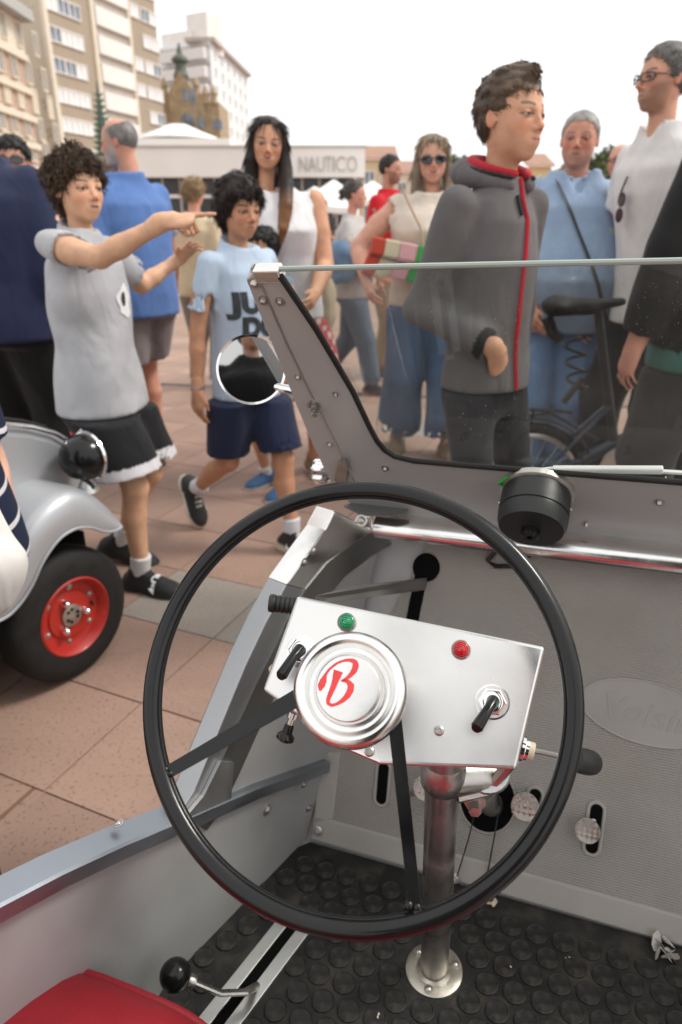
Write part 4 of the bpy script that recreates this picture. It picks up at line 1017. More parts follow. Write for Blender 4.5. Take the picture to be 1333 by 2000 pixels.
# ================================================================== PEOPLE: bodies grown from distance fields
def smin(a, b, k):
    if k <= 0: return np.minimum(a, b)
    h = np.clip(.5 + .5 * (b - a) / k, 0, 1)
    return b + (a - b) * h - k * h * (1 - h)
class Grid:
    def __init__(s, lo, hi, h):
        s.h = h; s.lo = np.asarray(lo, float)
        s.n = np.maximum(np.ceil((np.asarray(hi, float) - s.lo) / h).astype(int) + 1, 4)
        s.D = np.full(tuple(s.n), 1.0, np.float32)
        s.ax = [(s.lo[i] + h * np.arange(s.n[i])).astype(np.float32) for i in range(3)]
    def reg(s, lo, hi):
        a = np.clip(np.floor((np.asarray(lo) - s.lo) / s.h).astype(int), 0, s.n - 1); b = np.clip(np.ceil((np.asarray(hi) - s.lo) / s.h).astype(int) + 1, 1, s.n)
        sl = tuple(slice(a[i], max(b[i], a[i] + 1)) for i in range(3))
        X = s.ax[0][sl[0]][:, None, None]; Y = s.ax[1][sl[1]][None, :, None]; Z = s.ax[2][sl[2]][None, None, :]
        return sl, X, Y, Z
    def op(s, fn, lo, hi, k=0.0, cut=False, pad=None):
        pad = (k * 1.2 + 2.5 * s.h) if pad is None else pad
        sl, X, Y, Z = s.reg(np.asarray(lo) - pad, np.asarray(hi) + pad)
        d = fn(X, Y, Z).astype(np.float32)
        if cut: s.D[sl] = -smin(-s.D[sl], d, k)
        else: s.D[sl] = smin(s.D[sl], d, k)
    def rcone(s, a, b, r1, r2, k=0.0, cut=False):
        a = np.asarray(a, float); b = np.asarray(b, float); ba = b - a; L2 = max(np.dot(ba, ba), 1e-9)
        def fn(X, Y, Z):
            px, py, pz = X - a[0], Y - a[1], Z - a[2]
            t = np.clip((px * ba[0] + py * ba[1] + pz * ba[2]) / L2, 0, 1)
            return np.sqrt((px - ba[0] * t) ** 2 + (py - ba[1] * t) ** 2 + (pz - ba[2] * t) ** 2) - (r1 + (r2 - r1) * t)
        m = max(r1, r2); s.op(fn, np.minimum(a, b) - m, np.maximum(a, b) + m, k, cut)
    def chain(s, pts, rs, k=0.0):
        for i in range(len(pts) - 1): s.rcone(pts[i], pts[i + 1], rs[i], rs[i + 1], k if i == 0 else .004)
    def ell(s, c, r, k=0.0, cut=False, Rm=None):
        c = np.asarray(c, float); r = np.asarray(r, float)
        def fn(X, Y, Z):
            x, y, z = X - c[0], Y - c[1], Z - c[2]
            if Rm is not None:
                x, y, z = (x * Rm[0, 0] + y * Rm[1, 0] + z * Rm[2, 0], x * Rm[0, 1] + y * Rm[1, 1] + z * Rm[2, 1], x * Rm[0, 2] + y * Rm[1, 2] + z * Rm[2, 2])
            q = np.sqrt((x / r[0]) ** 2 + (y / r[1]) ** 2 + (z / r[2]) ** 2) + 1e-6
            g = np.sqrt((x / r[0] ** 2) ** 2 + (y / r[1] ** 2) ** 2 + (z / r[2] ** 2) ** 2) + 1e-6
            return q * (q - 1) / g
        m = r.max() if Rm is not None else r
        s.op(fn, c - m, c + m, k, cut)
    def loft(s, tab, k=0.0, cut=False, p=2.2):
        """tab rows: z, cx, cy, a, b -- upright body of elliptic sections"""
        tab = np.asarray(tab, float); tab = tab[np.argsort(tab[:, 0])]
        def fn(X, Y, Z):
            z = Z.ravel(); f = lambda i: np.interp(z, tab[:, 0], tab[:, i])[None, None, :]
            a, b = f(3), f(4); x = np.abs(X - f(1)) / a; y = np.abs(Y - f(2)) / b
            d = ((x ** p + y ** p) ** (1 / p) - 1) * np.minimum(a, b)
            return np.maximum(d, np.maximum(tab[0, 0] - Z, Z - tab[-1, 0]))
        m = tab[:, 3:5].max(); s.op(fn, (tab[:, 1].min() - m, tab[:, 2].min() - m, tab[0, 0]), (tab[:, 1].max() + m, tab[:, 2].max() + m, tab[-1, 0]), k, cut)
    def plane(s, p, n, k=0.0):
        """removes everything on the n side of p"""
        n = unit(n); X = s.ax[0][:, None, None]; Y = s.ax[1][None, :, None]; Z = s.ax[2][None, None, :]
        d = (X - p[0]) * n[0] + (Y - p[1]) * n[1] + (Z - p[2]) * n[2]
        s.D = -smin(-s.D, -d.astype(np.float32), k)
    def folds(s, amp, seed, fx=26, fz=9, swirl=1.6):
        r = np.random.default_rng(seed); X = s.ax[0][:, None, None]; Y = s.ax[1][None, :, None]; Z = s.ax[2][None, None, :]
        ph = r.uniform(0, 6.28, 8)
        w = swirl * np.sin(fz * Z + ph[0]) + .9 * np.sin(fz * .6 * Z + 7 * X + ph[1])
        d = np.sin(fx * X + w + ph[2]) * np.sin(fx * .7 * Y - w * .8 + ph[3]) + .5 * np.sin(fx * 1.3 * (X + Y) * .7 + 14 * Z + ph[4] + w) * np.sin(11 * Z + ph[5])
        s.D += (amp * d).astype(np.float32)
    def mesh(s):
        D = s.D; D = D.copy(); D[0] = D[-1] = 1; D[:, 0] = D[:, -1] = 1; D[:, :, 0] = D[:, :, -1] = 1
        S = D < 0
        n = np.array(D.shape)
        c8 = np.zeros(tuple(n - 1), np.int8)
        for i in (0, 1):
            for j in (0, 1):
                for k in (0, 1): c8 += S[i:n[0] - 1 + i, j:n[1] - 1 + j, k:n[2] - 1 + k]
        act = np.argwhere((c8 > 0) & (c8 < 8))
        if len(act) == 0: return np.zeros((0, 3)), np.zeros((0, 4), int)
        idx = np.full(c8.shape, -1, np.int64); idx[tuple(act.T)] = np.arange(len(act))
        acc = np.zeros((len(act), 3)); cnt = np.zeros(len(act))
        for ax in range(3):
            o1, o2 = [a for a in range(3) if a != ax]
            for i in (0, 1):
                for j in (0, 1):
                    off = np.zeros(3, int); off[o1] = i; off[o2] = j; p = act + off; q = p.copy(); q[:, ax] += 1
                    da, db = D[tuple(p.T)], D[tuple(q.T)]; m = (da < 0) != (db < 0)
                    t = np.where(m, da / (da - db + 1e-12), 0)
                    pos = p.astype(float); pos[:, ax] += t
                    acc[m] += pos[m]; cnt[m] += 1
        vtx = s.lo + s.h * acc / cnt[:, None]
        quads = []
        for ax in range(3):
            o1, o2 = (ax + 1) % 3, (ax + 2) % 3
            sa = [slice(1, -1)] * 3; sb = [slice(1, -1)] * 3; sa[ax] = slice(0, -1); sb[ax] = slice(1, None)
            a, b = S[tuple(sa)], S[tuple(sb)]
            for flip, mk in ((False, a & ~b), (True, ~a & b)):
                e = np.argwhere(mk); e[:, o1] += 1; e[:, o2] += 1
                q = []
                for d1, d2 in ((-1, -1), (0, -1), (0, 0), (-1, 0)):
                    c = e.copy(); c[:, o1] += d1; c[:, o2] += d2; q.append(idx[tuple(c.T)])
                q = np.stack(q, 1); quads.append(q[:, ::-1] if flip else q)
        q = np.concatenate(quads); q = q[(q >= 0).all(1)]
        return vtx, q
def vsmooth(v, q, it=2, f=.5):
    e = np.concatenate([q[:, [0, 1]], q[:, [1, 2]], q[:, [2, 3]], q[:, [3, 0]]]); n = len(v)
    deg = np.bincount(e[:, 0], minlength=n) + np.bincount(e[:, 1], minlength=n)
    for _ in range(it):
        a = np.stack([np.bincount(e[:, 0], v[e[:, 1], i], n) + np.bincount(e[:, 1], v[e[:, 0], i], n) for i in range(3)], 1)
        v = v + f * (a / np.maximum(deg, 1)[:, None] - v)
    return v
def raw_object(name, v, q, col, m, parent, smooth=True):
    me = bpy.data.meshes.new(name); n, f = len(v), len(q); w = q.shape[1]
    me.vertices.add(n); me.vertices.foreach_set('co', np.asarray(v, np.float32).ravel())
    me.loops.add(f * w); me.loops.foreach_set('vertex_index', q.astype(np.int32).ravel())
    me.polygons.add(f); me.polygons.foreach_set('loop_start', np.arange(0, f * w, w, dtype=np.int32))
    me.update(calc_edges=True); me.validate()
    if smooth: me.polygons.foreach_set('use_smooth', np.ones(len(me.polygons), bool))
    ca = me.color_attributes.new('Col', 'FLOAT_COLOR', 'POINT')
    c4 = np.ones((n, 4), np.float32); c4[:, :3] = col
    ca.data.foreach_set('color', c4.ravel())
    me.materials.append(m)
    o = bpy.data.objects.new(name, me); COL.objects.link(o); o.parent = parent
    return o
def lerpc(c, tgt, w): return c + (np.asarray(tgt) - c) * np.clip(w, 0, 1)[:, None]
def rotz(a): c, s = math.cos(a), math.sin(a); return np.array([[c, -s, 0], [s, c, 0], [0, 0, 1.]])
def rotx(a): c, s = math.cos(a), math.sin(a); return np.array([[1, 0, 0], [0, c, -s], [0, s, c.real]])
def ik(a, c, l1, l2, pole):
    a, c = np.asarray(a, float), np.asarray(c, float); d = c - a; L = np.linalg.norm(d); m = (l1 + l2) * .998
    if L > m: c = a + d / L * m; d = c - a; L = m
    L = max(L, abs(l1 - l2) * 1.05); u = d / np.linalg.norm(d); x = (l1 * l1 - l2 * l2 + L * L) / (2 * L); h = math.sqrt(max(l1 * l1 - x * x, 0))
    p = np.asarray(pole, float); p = p - u * np.dot(p, u); p = unit(p)
    return a + u * x + p * h, c

# ------------------------------------------------------------------ head
def head_mesh(P):
    """head in units of its own height; +y is the face, +z up"""
    ch = P.get('child', 0.0); fat = P.get('fat', 0.0); vox = P.get('vox', .0135) * 1.1; nose = P.get('nose', 1.0 - .55 * min(ch, 1)); fem = P.get('fem', 0)
    G = Grid((-.5, -.6, -.95), (.5, .65, .62), vox)
    G.ell((0, -.05, .12), (.325 + .012 * ch, .405, .375))
    G.ell((0, .08, -.14), (.255 + .03 * fat, .275, .33 - .02 * ch), .14)
    G.ell((0, .05, -.2), (.235 + .05 * fat - .02 * fem, .22, .22), .1)
    G.ell((0, .235, -.395 + .015 * ch), (.085 - .01 * ch, .075, .075), .11)
    for s in (-1, 1):
        G.ell((s * .15, .215, -.09 - .02 * ch), (.085, .075, .085), .09)
        G.ell((s * .140, .40, .0), (.085, .085, .055), .05, True)
        G.ell((s * .142, .285, -.005), (.062, .062, .05), .008)
        G.rcone((s * .055, .318, .062), (s * .2, .262, .07), .036, .026, .06)
        G.ell((s * .338, -.045, -.02), (.022, .06, .10), .02, Rm=rotz(s * .35))
        G.ell((s * .372, -.025, .0), (.022, .038, .065), .015, True)
        G.ell((s * .046, .365, -.155), (.036, .042, .032), .03)
    G.rcone((0, .335, .045), (0, .385 + .035 * nose, -.115), .026, .036 * (1 - .1 * ch), .05)
    G.ell((0, .385 + .035 * nose, -.13), (.042, .04, .036), .025)
    for s in (-1, 1): G.ell((s * .022, .38 + .02 * nose, -.168), (.014, .02, .01), .006, True)
    G.ell((0, .30, -.27), (.11, .065, .075), .07)
    op = P.get('open', .0); sm = P.get('smile', .25); mw = .078 + .022 * sm
    lipz = lambda x_: .055 * sm * (np.clip(np.abs(x_), 0, .12) / .1) ** 2
    for s in (-1, 1):
        G.rcone((0, .345, -.248), (s * mw * .8, .305, -.252 + lipz(mw * .8)), .017, .008, .012)
        G.rcone((0, .338, -.284), (s * mw * .7, .305, -.277 + lipz(mw * .7)), .019, .009, .012)
        G.rcone((0, .378, -.265), (s * mw, .325, -.265 + lipz(mw)), .006 + op, .004 + op * .3, .006, True)
    G.rcone((0, -.10, -.2), (0, -.15, -.9), .208 + .03 * fat - .042 * fem - .03 * ch, .222 + .03 * fat - .045 * fem - .035 * ch, .1)
    if P.get('beard'):
        b = P['beard']; G.ell((0, .16, -.36), (.2, .18, .14 * b), .06); G.ell((0, .30, -.215), (.1, .06, .03), .03)
        G.ell((0, .40, -.262), (.07, .06, .012), .006, True)
    v, q = G.mesh(); v = vsmooth(v, q, 1, .4)
    x, y, z = v.T; ax = np.abs(x)
    sk = np.asarray(P.get('skin', (.52, .28, .19))); c = np.tile(sk, (len(v), 1)); front = y > .12
    # own colouring of the skin: warmer cheeks, nose tip and ears
    g = lambda cx, cz, sx, sz: np.exp(-((ax - cx) / sx) ** 2 - ((z - cz) / sz) ** 2) * front
    red = np.array([sk[0] * 1.02, sk[1] * .72, sk[2] * .68])
    c = lerpc(c, red, .55 * g(.18, -.12, .1, .09) * P.get('blush', 1)); c = lerpc(c, red, .6 * g(0, -.13, .06, .05)); c = lerpc(c, red, .55 * (ax > .335) * (z < .14) * (z > -.16))
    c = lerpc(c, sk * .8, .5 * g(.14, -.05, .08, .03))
    lip = P.get('lip', (.40, .18, .145)); zl = z - lipz(x)
    for (cz, sx, sz) in ((-.249, mw * 1.02, .019), (-.283, mw * .92, .022)):
        d = (x / sx) ** 2 + ((zl - cz) / sz) ** 2; c = lerpc(c, lip, np.clip(1.5 - d * 1.2, 0, .75) * (y > .24))
    c = lerpc(c, (.62, .57, .52) if P.get('teeth') else (.10, .035, .03), np.clip(1.5 - (x / mw) ** 2 - ((zl + .265) / (.0085 + op)) ** 2, 0, .92) * (y > .24))
    br = np.asarray(P.get('brow', (.05, .03, .02)))
    bz = .096 + .02 * np.sin(np.clip((ax - .06) / .16, 0, 1) * 2.4) - .01; c = lerpc(c, br, np.clip(1.5 - np.abs((z - bz) / .017) ** 2 - np.clip(np.abs(ax - .14) - .065, 0, 1) / .02, 0, P.get('browk', .85)) * (y > .2))
    ez = -.005; sq = P.get('squint', .0185)
    dx = (ax - .142) / .06; e = dx ** 2 + ((z - ez) / sq) ** 2
    c = lerpc(c, sk * np.array([.62, .55, .52]), np.clip(1.25 - ((ax - .14) / .085) ** 2 - ((z - ez - .012) / .045) ** 2, 0, .55) * (y > .18)); c = lerpc(c, (.025, .014, .012), np.clip(2.2 - e, 0, .95) * (y > .2) * (z > ez - .3 * sq))  # eye-socket shade painted as darker skin round the eyes, then the lash line
    c = lerpc(c, (.42, .38, .35), np.clip((1.0 - e) * 3, 0, 1) * (y > .22))
    gx = P.get('gaze', 0.0) * .02
    ir = ((ax - .142 + gx * np.sign(x)) / .032) ** 2 + ((z - ez) / .030) ** 2
    c = lerpc(c, P.get('iris', (.035, .018, .01)), np.clip((1.15 - ir) * 3, 0, 1) * (e < 1.1) * (y > .22))
    if P.get('stubble') or P.get('beard'):
        amt = P.get('stubble', 1.0); bc = np.asarray(P.get('beardcol', (.25, .22, .2)))
        m = np.clip((-.16 - z + .5 * np.clip(ax - .14, 0, 1) * 1.6) / .05, 0, 1) * np.clip((z + .56) / .06, 0, 1) * np.clip((y + .03) / .08, 0, 1) * (ax < .33)
        m = m * np.clip(((x / .075) ** 2 + ((z + .265) / .045) ** 2 - .8) * 2, 0, 1); c = lerpc(c, bc, amt * m)
    if P.get('scalp'):
        sc_, amt = P['scalp']; m = np.clip((z - (.02 - .45 * (y - .0))) / .08, 0, 1) * (y < .22) * np.clip((.40 - z) / .1, 0, 1); c = lerpc(c, sc_, amt * m)
    return v, q, c

def tufts(v, nrm, n, L, wd, base, rng, comb, curl=0.0, lift=.25, cvar=.5, seg=4):
    """tapered locks of hair growing from the points v"""
    i = rng.choice(len(v), n); p0 = v[i]; nn = nrm[i]; d = comb(p0, rng)
    d = d - nn * np.sum(d * nn, 1)[:, None]; d /= np.linalg.norm(d, axis=1)[:, None] + 1e-9
    side = np.cross(nn, d); Ls = L * rng.uniform(.6, 1.3, n); ph = rng.uniform(0, 6.28, n); V_, Q_, C_ = [], [], []
    cv = base * np.exp(rng.normal(0, cvar, n))[:, None]; tone = rng.uniform(.9, 1.15, (n, 1)) * np.array([1.04, 1, .93]); cv = cv * tone
    pts = []
    for s in np.linspace(0, 1, seg):
        cur = curl * s
        p = p0 + d * (Ls * s * (1 - .25 * s))[:, None] + nn * (Ls * lift * np.sin(s * 2.2))[:, None] * .6 + side * (cur * Ls * np.sin(ph + s * 5))[:, None] + nn * (cur * Ls * .6 * np.cos(ph + s * 5))[:, None]
        p[:, 2] -= Ls * .18 * s * s; pts.append(p)
    base_i = 0; k = 3
    ang = np.array([0, 2.1, 4.2])
    for s, p in enumerate(pts):
        w = wd * (1 - (s / (seg - 1)) ** 1.6 * .92) * (1 if s else .8)
        for a in ang: V_.append(p + w * (math.cos(a) * side + math.sin(a) * .5 * nn))
    V_ = np.stack(V_, 1); nv = seg * k
    fq = [(s * k + a, s * k + (a + 1) % k, (s + 1) * k + (a + 1) % k, (s + 1) * k + a) for s in range(seg - 1) for a in range(k)]
    Q_ = (np.arange(n)[:, None, None] * nv + np.array(fq)[None]).reshape(-1, 4)
    return V_.reshape(-1, 3), Q_, np.repeat(cv, nv, 0)
def normals(v, q):
    fn = np.cross(v[q[:, 2]] - v[q[:, 0]], v[q[:, 3]] - v[q[:, 1]]); n = np.zeros_like(v)
    for i in range(4):
        for j in range(3): n[:, j] += np.bincount(q[:, i], fn[:, j], len(v))
    return n / (np.linalg.norm(n, axis=1)[:, None] + 1e-12)
def hair_mesh(P, rng):
    """P: style dict -- hair in head units"""
    t = P.get('t', .05); G = Grid((-.62, -.72, P.get('zlo', -.62)), (.62, .66 if P.get('zlo', 0) > -2 else .8, .78), P.get('vox', .02))
    G.ell((0, -.06, .13), (.335 + t, .415 + t, .375 + t * P.get('top', 1.2)))
    for c, r in P.get('blobs', ()): G.ell(c, (r, r, r) if np.isscalar(r) else r, .06)
    X = G.ax[0][:, None, None]; Y = G.ax[1][None, :, None]; Z = G.ax[2][None, None, :]
    a = P.get('bump', .02); f = P.get('freq', 17)
    G.D += (a * (np.sin(f * X + 3 * np.sin(6 * Z + 1)) * np.sin(f * Y + 2 * np.sin(7 * X)) * np.sin(f * Z + 1.7) + .6 * np.sin(f * 1.9 * X + 2) * np.sin(f * 2.1 * Z + 4 * Y))).astype(np.float32)
    fz, nz = P.get('front', .27), P.get('nape', -.38); side = P.get('side', -.05)
    yf, yb = .34, -.36
    # hairline: high at the forehead, dropping past the temples to the nape
    yy = [-.8, yb, -.12, .02, .14, .24, yf, .8]; zz = [nz - .05, nz, side - .12, side, P.get('temple', .1), fz - .05, fz, fz + .02]
    hl = np.interp(Y.ravel(), yy, zz)[None, :, None] + P.get('part', 0) * X + P.get('jag', .02) * np.sin(23 * X + 1) * np.sin(9 * X + 15 * Y)
    G.D = G.D + (P.get('taper', .8) * t * (1 - np.clip((Z - hl) / .16, 0, 1))).astype(np.float32)
    G.D = np.maximum(G.D, (hl - Z).astype(np.float32) * .8)
    if P.get('bald'): G.ell((0, .1, .5), (.30, .42, .36), .03, True)
    for ch_, rs in P.get('locks', ()): 
        for i in range(len(ch_) - 1): G.rcone(ch_[i], ch_[i + 1], rs[i], rs[i + 1], .05)
    if P.get('face_cut'): G.ell((P.get('fcx', 0), .42, -.12), P['face_cut'], .03, True)
    v, q = G.mesh(); v = vsmooth(v, q, 1)
    base = np.asarray(P['col'], float); n = normals(v, q)
    c = base * np.exp(.25 * np.sin(13 * v[:, 0] + 5 * v[:, 2]) * np.sin(11 * v[:, 1] + 3))[:, None] * .6
    if P.get('soft'): c = lerpc(c, np.asarray(P['skin']) * .75, (1 - np.clip((v[:, 2] - np.interp(v[:, 1], yy, zz)) / P['soft'], 0, 1)) * .85)
    if P.get('tip') is not None: c = lerpc(c, P['tip'], np.clip((P.get('tipz', -.3) - v[:, 2]) / .5, 0, 1))
    nt_ = P.get('n', 900)
    if nt_:
        crown = np.array(P.get('crown', (0, -.12, .5)))
        rnd = P.get('rand', .4)
        def comb(p, rg):
            d = p - crown; d = d / (np.linalg.norm(d, axis=1)[:, None] + 1e-6) + np.asarray(P.get('dir', (0, 0, 0)))
            return d + rg.normal(0, rnd, p.shape)
        hv_ = np.interp(v[:, 1], yy, zz) + P.get('part', 0) * v[:, 0]; ok = (n[:, 2] > -.75) & ((v[:, 2] > hv_ + P.get('edge', .0)) | (v[:, 1] < -.1))
        vv, nn = v[ok], n[ok]
        tv, tq, tc = tufts(vv - nn * .015, nn, nt_, P.get('L', .16), P.get('w', .02), base, rng, comb, P.get('curl', .0), P.get('lift', .25), P.get('cvar', .4))
        if P.get('tip') is not None: tc = lerpc(tc, P['tip'], np.clip((P.get('tipz', -.3) - tv[:, 2]) / .5, 0, .9))
        q = np.concatenate([q, tq + len(v)]); c = np.concatenate([c, tc]); v = np.concatenate([v, tv])
    return v, q, c

# ------------------------------------------------------------------ hand
def hand_parts(G, w, d, up, s, curl, mirror_, thumb=.35, spread=.12, rf=.0078):
    """palm and five fingers on grid G; w wrist, d direction, up = back of the hand, s = hand length, curl per finger"""
    d = unit(d); up = unit(up - d * np.dot(up, d)); r = np.cross(d, up) * mirror_      # r points to the thumb side
    Rm = np.stack([r, d, up], 1); L = s * .5
    G.ell(w + d * L * .55, (s * .21, L * .62, s * .085), .012, Rm=Rm)
    G.ell(w + d * L * .85, (s * .205, L * .28, s * .08), .012, Rm=Rm)
    G.rcone(w - d * s * .12, w + d * L * .4, s * .145, s * .13, .014)
    for k, (off, ln) in enumerate(((.155, .47), (.055, .53), (-.05, .49), (-.145, .38))):
        b = w + d * L * (1.0 - .06 * abs(k - 1)) + r * s * off; a = curl[k]; dd = unit(d + r * spread * (1.2 - k) * .8); p = b; rr = rf * (1 - .06 * k)
        ang = 0
        for j, fl_ in enumerate((.45, .31, .24)):
            ang += a * (1.0, 1.1, .8)[j]
            n = p + (dd * math.cos(ang) - up * math.sin(ang)) * ln * s * fl_
            G.rcone(p, n, rr * (1.05 - .1 * j), rr * (.98 - .12 * j), .004); p = n
    tb = w + d * L * .32 + r * s * .15; td = unit(d * .75 + r * (.75 - thumb) - up * thumb)
    t1 = tb + td * s * .2; t2 = t1 + unit(d * .95 + r * (.25 - .4 * thumb) - up * thumb * .9) * s * .2
    G.rcone(tb - td * s * .05, t1, rf * 1.45, rf * 1.2, .012); G.rcone(t1, t2, rf * 1.15, rf * .85, .004)

# ------------------------------------------------------------------ whole person
def person(name, label, x, y, face, H, skin=(.52, .28, .19), head=None, hair=None, top=None, bottom=None, shoes=None, pose=None, build=1.0, child=0.0, vox=.009, hvox=.0065, seed=1, headface=None, pitch=0, tilt=0, group=None, category='person', hands=True, z=0.0, headpos=None, hh=None):
    pose = pose or {}; rng = np.random.default_rng(seed)
    f = math.radians(face); root = empty('person', (x, y, z), f + math.pi); tag(root, label, category, group)      # local +y is the way the body faces, +x its right
    B = build; lean = np.array(pose.get('lean', (0, 0)), float); z0 = pose.get('drop', 0.0)
    S = lambda *a: np.array(a, float) * H
    shw = (.108 if child else .117) * (1 if not (top or {}).get('fem') else .92)
    def tz(zf): return (lean * np.clip((zf - .5) / .33, 0, 1.3)) * H
    hips = {s: S(s * .052, 0, .51) + V(pose.get('hipx', 0), 0, -z0) for s in (1, -1)}
    sh = {s: S(s * shw * (.9 + .1 * B), -.005, (.803 + .008 * min(child, 1)) + pose.get('shz', {}).get(s, 0)) + V(*tz(.81), -z0) for s in (1, -1)}
    tw = pose.get('twist', 0)
    if tw:
        for s in (1, -1): cc = V(*tz(.81), sh[s][2]); sh[s] = cc + rotz(math.radians(tw)) @ (sh[s] - cc)
    la, lf, lt, ls = .172 * H, .150 * H, .245 * H, .235 * H
    arm, leg = {}, {}
    for s, k in ((1, 'R'), (-1, 'L')):
        tgt = pose.get('hand' + k, None)
        if pose.get('hand' + k + 'px'):      # reach along the sight line of a photo point, arm stretched by the given share
            px, py, fr_ = pose['hand' + k + 'px']; R3_ = rotz(f + math.pi); sw = V(x, y, z) + R3_ @ sh[s]; rd = ray(px, py); oc = EYE - sw
            qa, qb, qc = np.dot(rd, rd), 2 * np.dot(rd, oc), np.dot(oc, oc) - (fr_ * (la + lf)) ** 2; ds = qb * qb - 4 * qa * qc
            tt = (-qb - math.sqrt(max(ds, 0)) * pose.get('near', {}).get(s, 1)) / (2 * qa); tgt = R3_.T @ (EYE + rd * tt - V(x, y, z)) / H
        tgt = sh[s] + S(s * .03, .03, -.315) if tgt is None else np.array(tgt, float) * (H if pose.get('rel', 1) else 1)
        e, w = ik(sh[s], tgt, la, lf, pose.get('pole' + k, (s * .4, -1, -.2))); arm[s] = (sh[s], e, w)
        ft = pose.get('foot' + k, None); ft = S(s * .058, -.005, .045) if ft is None else np.array(ft, float) * H
        kn, an = ik(hips[s], ft, lt, ls, pose.get('knee' + k, (s * .1, 1, .1))); leg[s] = (hips[s], kn, an)
    skin = tuple(min(.8, c_ * 1.18) for c_ in skin); sk = np.asarray(skin, float)
    # --- skin: arms, legs, neck and trunk in one surface
    allp = np.array([p for s in (1, -1) for p in (*arm[s], *leg[s])]); lo, hi = allp.min(0) - .13 * H, allp.max(0) + .13 * H; lo[2] = -.02; hi[2] = .9 * H
    G = Grid(lo, hi, vox * 1.3); c5 = lambda zf: V(*tz(zf), 0)
    nb = .86
    G.loft([(zf * H - z0, tz(zf)[0], tz(zf)[1], a * H * B * (.8 if child else .88), b * H * B * .85) for zf, a, b in ((.47, .08, .06), (.53, .085, .062), (.62, .072, .055), (.72, .085, .06), (.775, .082, .05), (.80, .055, .042), (.83, .036, .036))])
    for s in (1, -1):
        a, e, w = arm[s]; b = B * (.86 if child else 1)
        cov = 1.0 if not top or top.get('sleeve', .55) < .2 else .72
        G.rcone(a, a + (e - a) * .45, .033 * H * b * cov, .031 * H * b * (cov if top and top.get('sleeve', .55) > 1 else 1), .02); G.rcone(a + (e - a) * .45, e, .031 * H * b, .0245 * H * b, .01)
        m = e + (w - e) * .3; G.rcone(e, m, .0245 * H * b, .0255 * H * b, .012); G.rcone(m, w, .0255 * H * b, .0165 * H * b, .012)
        hp, k, an = leg[s]; b = .5 + .5 * B if not child else .88
        G.rcone(hp, k, (.028 if bottom else .056) * H * b, .036 * H * b, .02); back = unit(np.cross(np.cross(an - k, V(0, 1, 0)), an - k)) if True else 0
        m = k + (an - k) * .33 - V(0, .010 * H, 0); G.rcone(k, m, .034 * H * b, .0335 * H * b, .014); G.rcone(m, an, .0335 * H * b, .0205 * H * b, .012)
        G.rcone(an, an + V(0, 0, -.02) * H, .02 * H * b, .02 * H * b, .006)
    bv, bq = G.mesh(); bv = vsmooth(bv, bq, 2); bc = np.tile(sk, (len(bv), 1))
    parts = [(bv, bq, bc)]
    hspec = pose.get('hands', {})
    for s in (1, -1):
        a, e, w = arm[s]; hsp = dict(curl=(.35, .4, .45, .5), up=None, d=None, fine=hvox * 1.05, thumb=.35, hide=False); hsp.update(hspec.get(s, {}))
        if hsp['hide'] or not hands: continue
        d = unit(w - e) if hsp['d'] is None else unit(hsp['d']); up = V(s * 1, .3, 0) if hsp['up'] is None else np.array(hsp['up'], float)
        hl = .103 * H; Gh = Grid(w - hl * 1.25, w + hl * 1.25, hsp['fine'])
        Gh.rcone(w - unit(w - e) * .028 * H, w, .0175 * H * B, .0155 * H * B, .01)
        hand_parts(Gh, w, d, up, hl, hsp['curl'], -1 if s > 0 else 1, hsp['thumb'], rf=.0046 * H)
        v, q = Gh.mesh(); v = vsmooth(v, q, 1); hc = np.tile(sk, (len(v), 1)); far = np.clip(np.linalg.norm(v - w, axis=1) / hl - .75, 0, .3)[:, None]; hc = hc * (1 - far * np.array([0, .35, .35])); parts.append((v, q, hc))
    # --- head
    hh = hh or ((.123 if not child else .129 + .008 * child) * H)
    P = dict(skin=skin, child=child); P.update(head or {})
    hv, hq, hc = head_mesh(P); yaw = math.radians((headface if headface is not None else face) - face)
    Rh = rotz(yaw) @ rotx(math.radians(-pitch)) @ np.array([[math.cos(math.radians(tilt)), 0, math.sin(math.radians(tilt))], [0, 1, 0], [-math.sin(math.radians(tilt)), 0, math.cos(math.radians(tilt))]])
    hcn = V(*tz(.93), H - hh * .5 - z0) + V(0, .012 * H, 0) if headpos is None else np.array(headpos, float)
    tf = lambda v: hcn + (v * hh) @ Rh.T
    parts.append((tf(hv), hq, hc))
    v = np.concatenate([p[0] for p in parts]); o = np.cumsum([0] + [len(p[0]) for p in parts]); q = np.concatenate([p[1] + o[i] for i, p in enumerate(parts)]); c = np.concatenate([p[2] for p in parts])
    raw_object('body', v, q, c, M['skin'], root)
    if hair:
        hs = hair if isinstance(hair, list) else [hair]
        for h_ in hs:
            h_['skin'] = skin; v, q, c = hair_mesh(h_, rng); raw_object(h_.get('name', 'hair'), tf(v), q, c, M['hair'], root)
